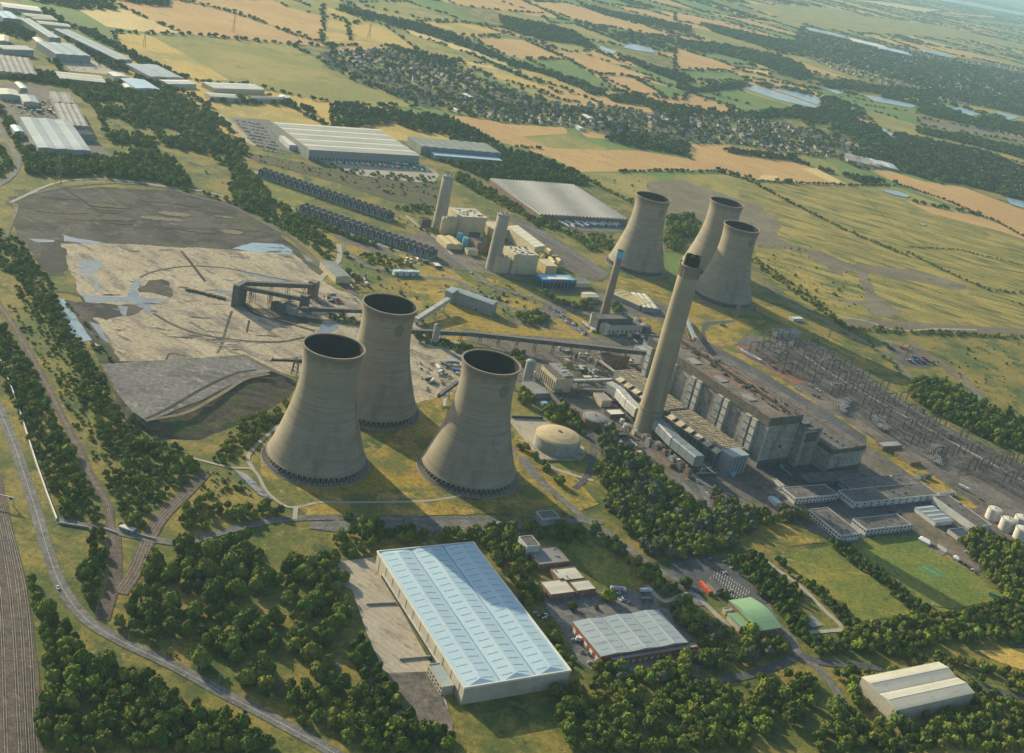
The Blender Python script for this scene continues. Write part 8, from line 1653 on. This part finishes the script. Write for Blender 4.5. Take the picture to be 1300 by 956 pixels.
# a few trees that stand alone in the photo
SOLO = [('t', 600, 560, 7.5, 12, 0, 'big round dark tree between the cream workshops and the three-ridge shed'), ('t', 392, 605, 4.6, 7, 5, 'bright yellow-green round tree below the cream workshops'), ('t', 530, 605, 2.8, 4, 5, 'small yellowish bush tree left of the big round dark tree'), ('t', 285, 790, 6.5, 11, 0, 'dark round tree beside the lower right edge of the pale blue warehouse'),
        ('t', 1050, 470, 5.5, 10, 5, 'light green tree at the hedge beside the red container car park'), ('q', 40, 330, 6, 11, 5, 'light green roadside tree left of the red container'), ('q', 300, 390, 4.5, 8, 1, 'dark tree at the corner of the arched green hall'), ('s', 293, 285, 5.5, 9, 1, 'dark round tree in the office court'),
        ('h', 35, 235, 5, 9, 0, 'round tree on the verge left end of the long parking strip'), ('m', 632, 205, 5, 8, 0, 'x')][:9]
ntree = 0
def tree(x, y, r, h, kind, label, group, seed):
    t = thing('tree', label, 'tree', (x, y, 0), (seed * 2.39) % 6.28, group)
    pr = near_protos.get(kind, near_protos[0]); c = bpy.data.objects.new('crown', pr[seed % len(pr)]); COL.objects.link(c); c.parent = t; c.scale = (r, r, h * 1.0)
    k = bpy.data.objects.new('trunk', trunks[seed % 2]); COL.objects.link(k); k.parent = t; k.scale = (h, h, h); return t
for k, (tl, x, y, r, h, kd, lab) in enumerate(SOLO): tree(*at(tl, x, y), r, h, kd, lab, None, k); ntree += 1
GRP = dict(roadwood=('tree in the wood between curving road and warehouse yard', 'trees of the wood by the curving road'), railwood=('tree in the wood between railway and curving road', 'trees of the wood by the railway'),
           spinney=('dark tree in the narrow spinney beside the rusty rail cutting', 'trees of the narrow spinney'), verge=('tree on the verge of the curving road', 'bushy trees along the road verge'), towertrees=('tree beside the lane below the leftmost cooling tower', 'trees below the leftmost tower'),
           whtrees=('tree around the upper end of the pale blue warehouse', 'trees around the pale blue warehouse'), yardtrees=('tree along the left edge of the warehouse yard', 'trees left of the warehouse yard'), whstrip=('tree in the strip right of the pale blue warehouse', 'trees right of the pale blue warehouse'),
           roadside=('tree in the belt along the station entrance road', 'trees along the entrance road'), bottom=('tree in the belt along the bottom of the picture', 'trees along the bottom'), corner=('tree in the wood around the arched green hall', 'trees around the green hall'), belt=('tree in the tall dark belt below the sports fields', 'trees of the belt below the fields'),
           hedgerow=('tree in the straight row beside a sports field', 'trees in rows beside the sports fields'), midwood=('tree in the wood below the tall chimney', 'trees of the wood below the chimney'), band=('tree in the long green band left of the ash yard', 'trees of the band left of the yard'), embank=('tree in the strip between wall and railway', 'trees between wall and railway'), tankwood=('tree near the domed oil tank', 'trees near the domed oil tank'), screen=('tree', 'trees'))
cand = []; rest = []; _X = np.array([p[0] for p in TREES]); _Y = np.array([p[1] for p in TREES]); _in = np.zeros(len(TREES), bool)
for q_ in FOOT: _in |= inside(q_, _X, _Y)
TREES[:] = [p for p, i in zip(TREES, _in) if not i]
for i, tr in enumerate(TREES):
    vx, vy = V((tr[0], tr[1], tr[3] * .6))
    if not (-420 < vx < 1750 and vy < 1150 and vy > -40): continue
    if tr[5] in GRP and 0 < vx < 1300 and vy < 862 and tr[2] > 2.5: cand.append((math.hypot(tr[0], tr[1], CAM_H), i))
    else: rest.append(i)
cand.sort(); chosen = [i for _, i in cand[:290 - ntree]]; rest += [i for _, i in cand[290 - ntree:]]
BB = {}
for i in chosen:
    vx, vy = V((*TREES[i][:2], 0)); b = BB.setdefault(TREES[i][5], [vx, vx + 1, vy, vy + 1]); b[0] = min(b[0], vx); b[1] = max(b[1], vx + 1); b[2] = min(b[2], vy); b[3] = max(b[3], vy + 1)
for i in chosen:
    x, y, r, h, kd, ar = TREES[i]; lab, g = GRP[ar]; vx, vy = V((x, y, 0)); bx = BB[ar]
    size = 'big' if r > 5.4 else 'middling' if r > 4.4 else 'small'; size += ' dark' if kd == 1 else ''
    lab = lab.replace('tree', size + ' tree', 1) if not lab.startswith('dark') else size.replace(' dark', '') + ' ' + lab
    tree(x, y, r, h, kd, lab + ', ' + place_words(vx, vy, *bx) + ' part', g, i)
meds = [(crown_mesh('crown', 'leaf_wood', 60 + s, 8, 30, .11, 1), 0) for s in range(4)] + [(crown_mesh('crown', 'leaf_dark', 70 + s, 8, 30, .11, 1), 0) for s in range(2)] + [(crown_mesh('crown', 'leaf_willow', 80, 8, 30, .1, 1), 0), (crown_mesh('crown', 'leaf_bright', 81, 8, 30, .1, 1), 0)]
fars = [(crown_mesh('crown', 'leaf_far', 90 + s, 5, 12, .2, 1), 0) for s in range(4)]
MI = {0: [0, 1, 2, 3, 0, 1, 2, 3, 7], 1: [4, 5], 2: [6], 3: [6, 6, 0], 5: [7]}
groups = {'near': [], 'far': []}
for i in rest:
    x, y, r, h, kd, ar = TREES[i]; rot = rng.uniform(0, 6.28)
    if kd == 4 or y > 2400: groups['far'].append((x, y, 0, r, r * rng.uniform(.8, 1.15), h, rot, int(rng.integers(4))))
    else: c = MI[kd]; groups['near'].append((x, y, 0, r, r * rng.uniform(.85, 1.15), h * rng.uniform(.85, 1.1), rot, c[int(rng.integers(len(c)))]))
print('TREES individual', len(chosen) + ntree, 'near stuff', len(groups['near']), 'far stuff', len(groups['far']), 'houses', len(near_h), len(rest_h))
scatter('woodland', meds, groups['near'], None, 'woods, hedges and thickets around the power station')
scatter('distant_woodland', fars, groups['far'], None, 'hazy woods and hedgerows of the far farmland')
hm = []
for k, (w, d) in enumerate([(9, 8), (13, 8)]): pass
# far houses: walls and roofs in one prototype each
hm = []
for k, (w, d) in enumerate([(9, 8), (14, 8)]):
    mb = MB(); mb.box(-w / 2, w / 2, -d / 2, d / 2, -.3, 5); nb = len(mb.f)
    mb.add([(-w / 2 - .4, -d / 2 - .4, 5), (w / 2 + .4, -d / 2 - .4, 5), (w / 2 + .4, 0, 8.4), (-w / 2 - .4, 0, 8.4), (w / 2 + .4, d / 2 + .4, 5), (-w / 2 - .4, d / 2 + .4, 5)], [(0, 1, 2, 3), (3, 2, 4, 5), (0, 3, 5), (1, 4, 2)])
    me = mb.mesh('house', 'house_wall'); me.materials.append(MATS['roof_tile']); 
    for f in me.polygons:
        if f.index >= nb: f.material_index = 1
    hm.append((me, 0))
scatter('distant_houses', hm, [(x, y, 0, 1.1, 1.1, 1.0, a_, int(rng.integers(2))) for x, y, a_ in rest_h], None, 'mass of tiny houses of the far villages and town')

# ---- lone small bushes on open ground
sb = []
for tl, px, n in [('d', [(0, 280), (60, 300), (330, 620), (440, 860), (380, 880), (200, 560), (60, 380)], 130), ('f', [(290, 60), (480, 60), (720, 160), (740, 330), (560, 330), (400, 200)], 110), ('a', [(370, 440), (500, 480), (420, 560), (700, 600), (860, 700), (700, 700)], 70), ('g', [(760, 60), (900, 60), (960, 150), (740, 150)], 40),
                  ('e', [(80, 80), (430, 330), (300, 380), (0, 140)], 80), ('l', [(100, 190), (300, 240), (560, 260), (480, 100), (300, 60)], 60), ('o', [(560, 180), (1243, 160), (1243, 640), (900, 520)], 60), ('k', [(880, 340), (1180, 520), (900, 420)], 30), ('k', [(130, 30), (1180, 220), (1180, 330), (640, 200), (150, 90)], 150), ('b', [(880, 650), (1180, 680), (1110, 740)], 12)]:
    poly = [tuple(G(*p)[:2]) for p in S(tl, *px)]; P = np.array(poly); lo, hi = P.min(0), P.max(0); X = rng.uniform(lo[0], hi[0], n * 3); Y = rng.uniform(lo[1], hi[1], n * 3); ok = inside(poly, X, Y)
    for x, y in list(zip(X[ok], Y[ok]))[:n]: r = rng.uniform(.7, 1.5) + rng.random() ** 4 * 3; sb.append((x, y, 0, r, r, r * rng.uniform(.9, 1.5), rng.uniform(0, 6), int(rng.integers(8))))
scatter('scrub', meds, sb, None, 'low scrub and bushes dotted over rough open ground')

# ================================================================== haze
mb = MB().box(-24000, 62000, 300, 62000, -1.5, 560); hz = mb.build('haze', 'asphalt'); hz.data.materials.clear()
mb = MB().box(-40000, 62000, -3500, 62000, -1.5, 560); hz.data = mb.mesh('haze', 'asphalt'); hz.data.materials.clear()
hm_ = bpy.data.materials.new('haze'); hm_.use_nodes = True; nt = hm_.node_tree; nt.nodes.remove(nt.nodes['Principled BSDF']); pv = nt.nodes.new('ShaderNodeVolumePrincipled')
pv.inputs['Color'].default_value = (0.5, 0.8, 0.95, 1); pv.inputs['Density'].default_value = HAZE_DENSITY; pv.inputs['Anisotropy'].default_value = 0.2
nt.links.new(pv.outputs[0], nt.nodes['Material Output'].inputs['Volume']); hz.data.materials.append(hm_); tag(hz, 'thin blue air haze over the whole landscape', 'haze', None, 'stuff')
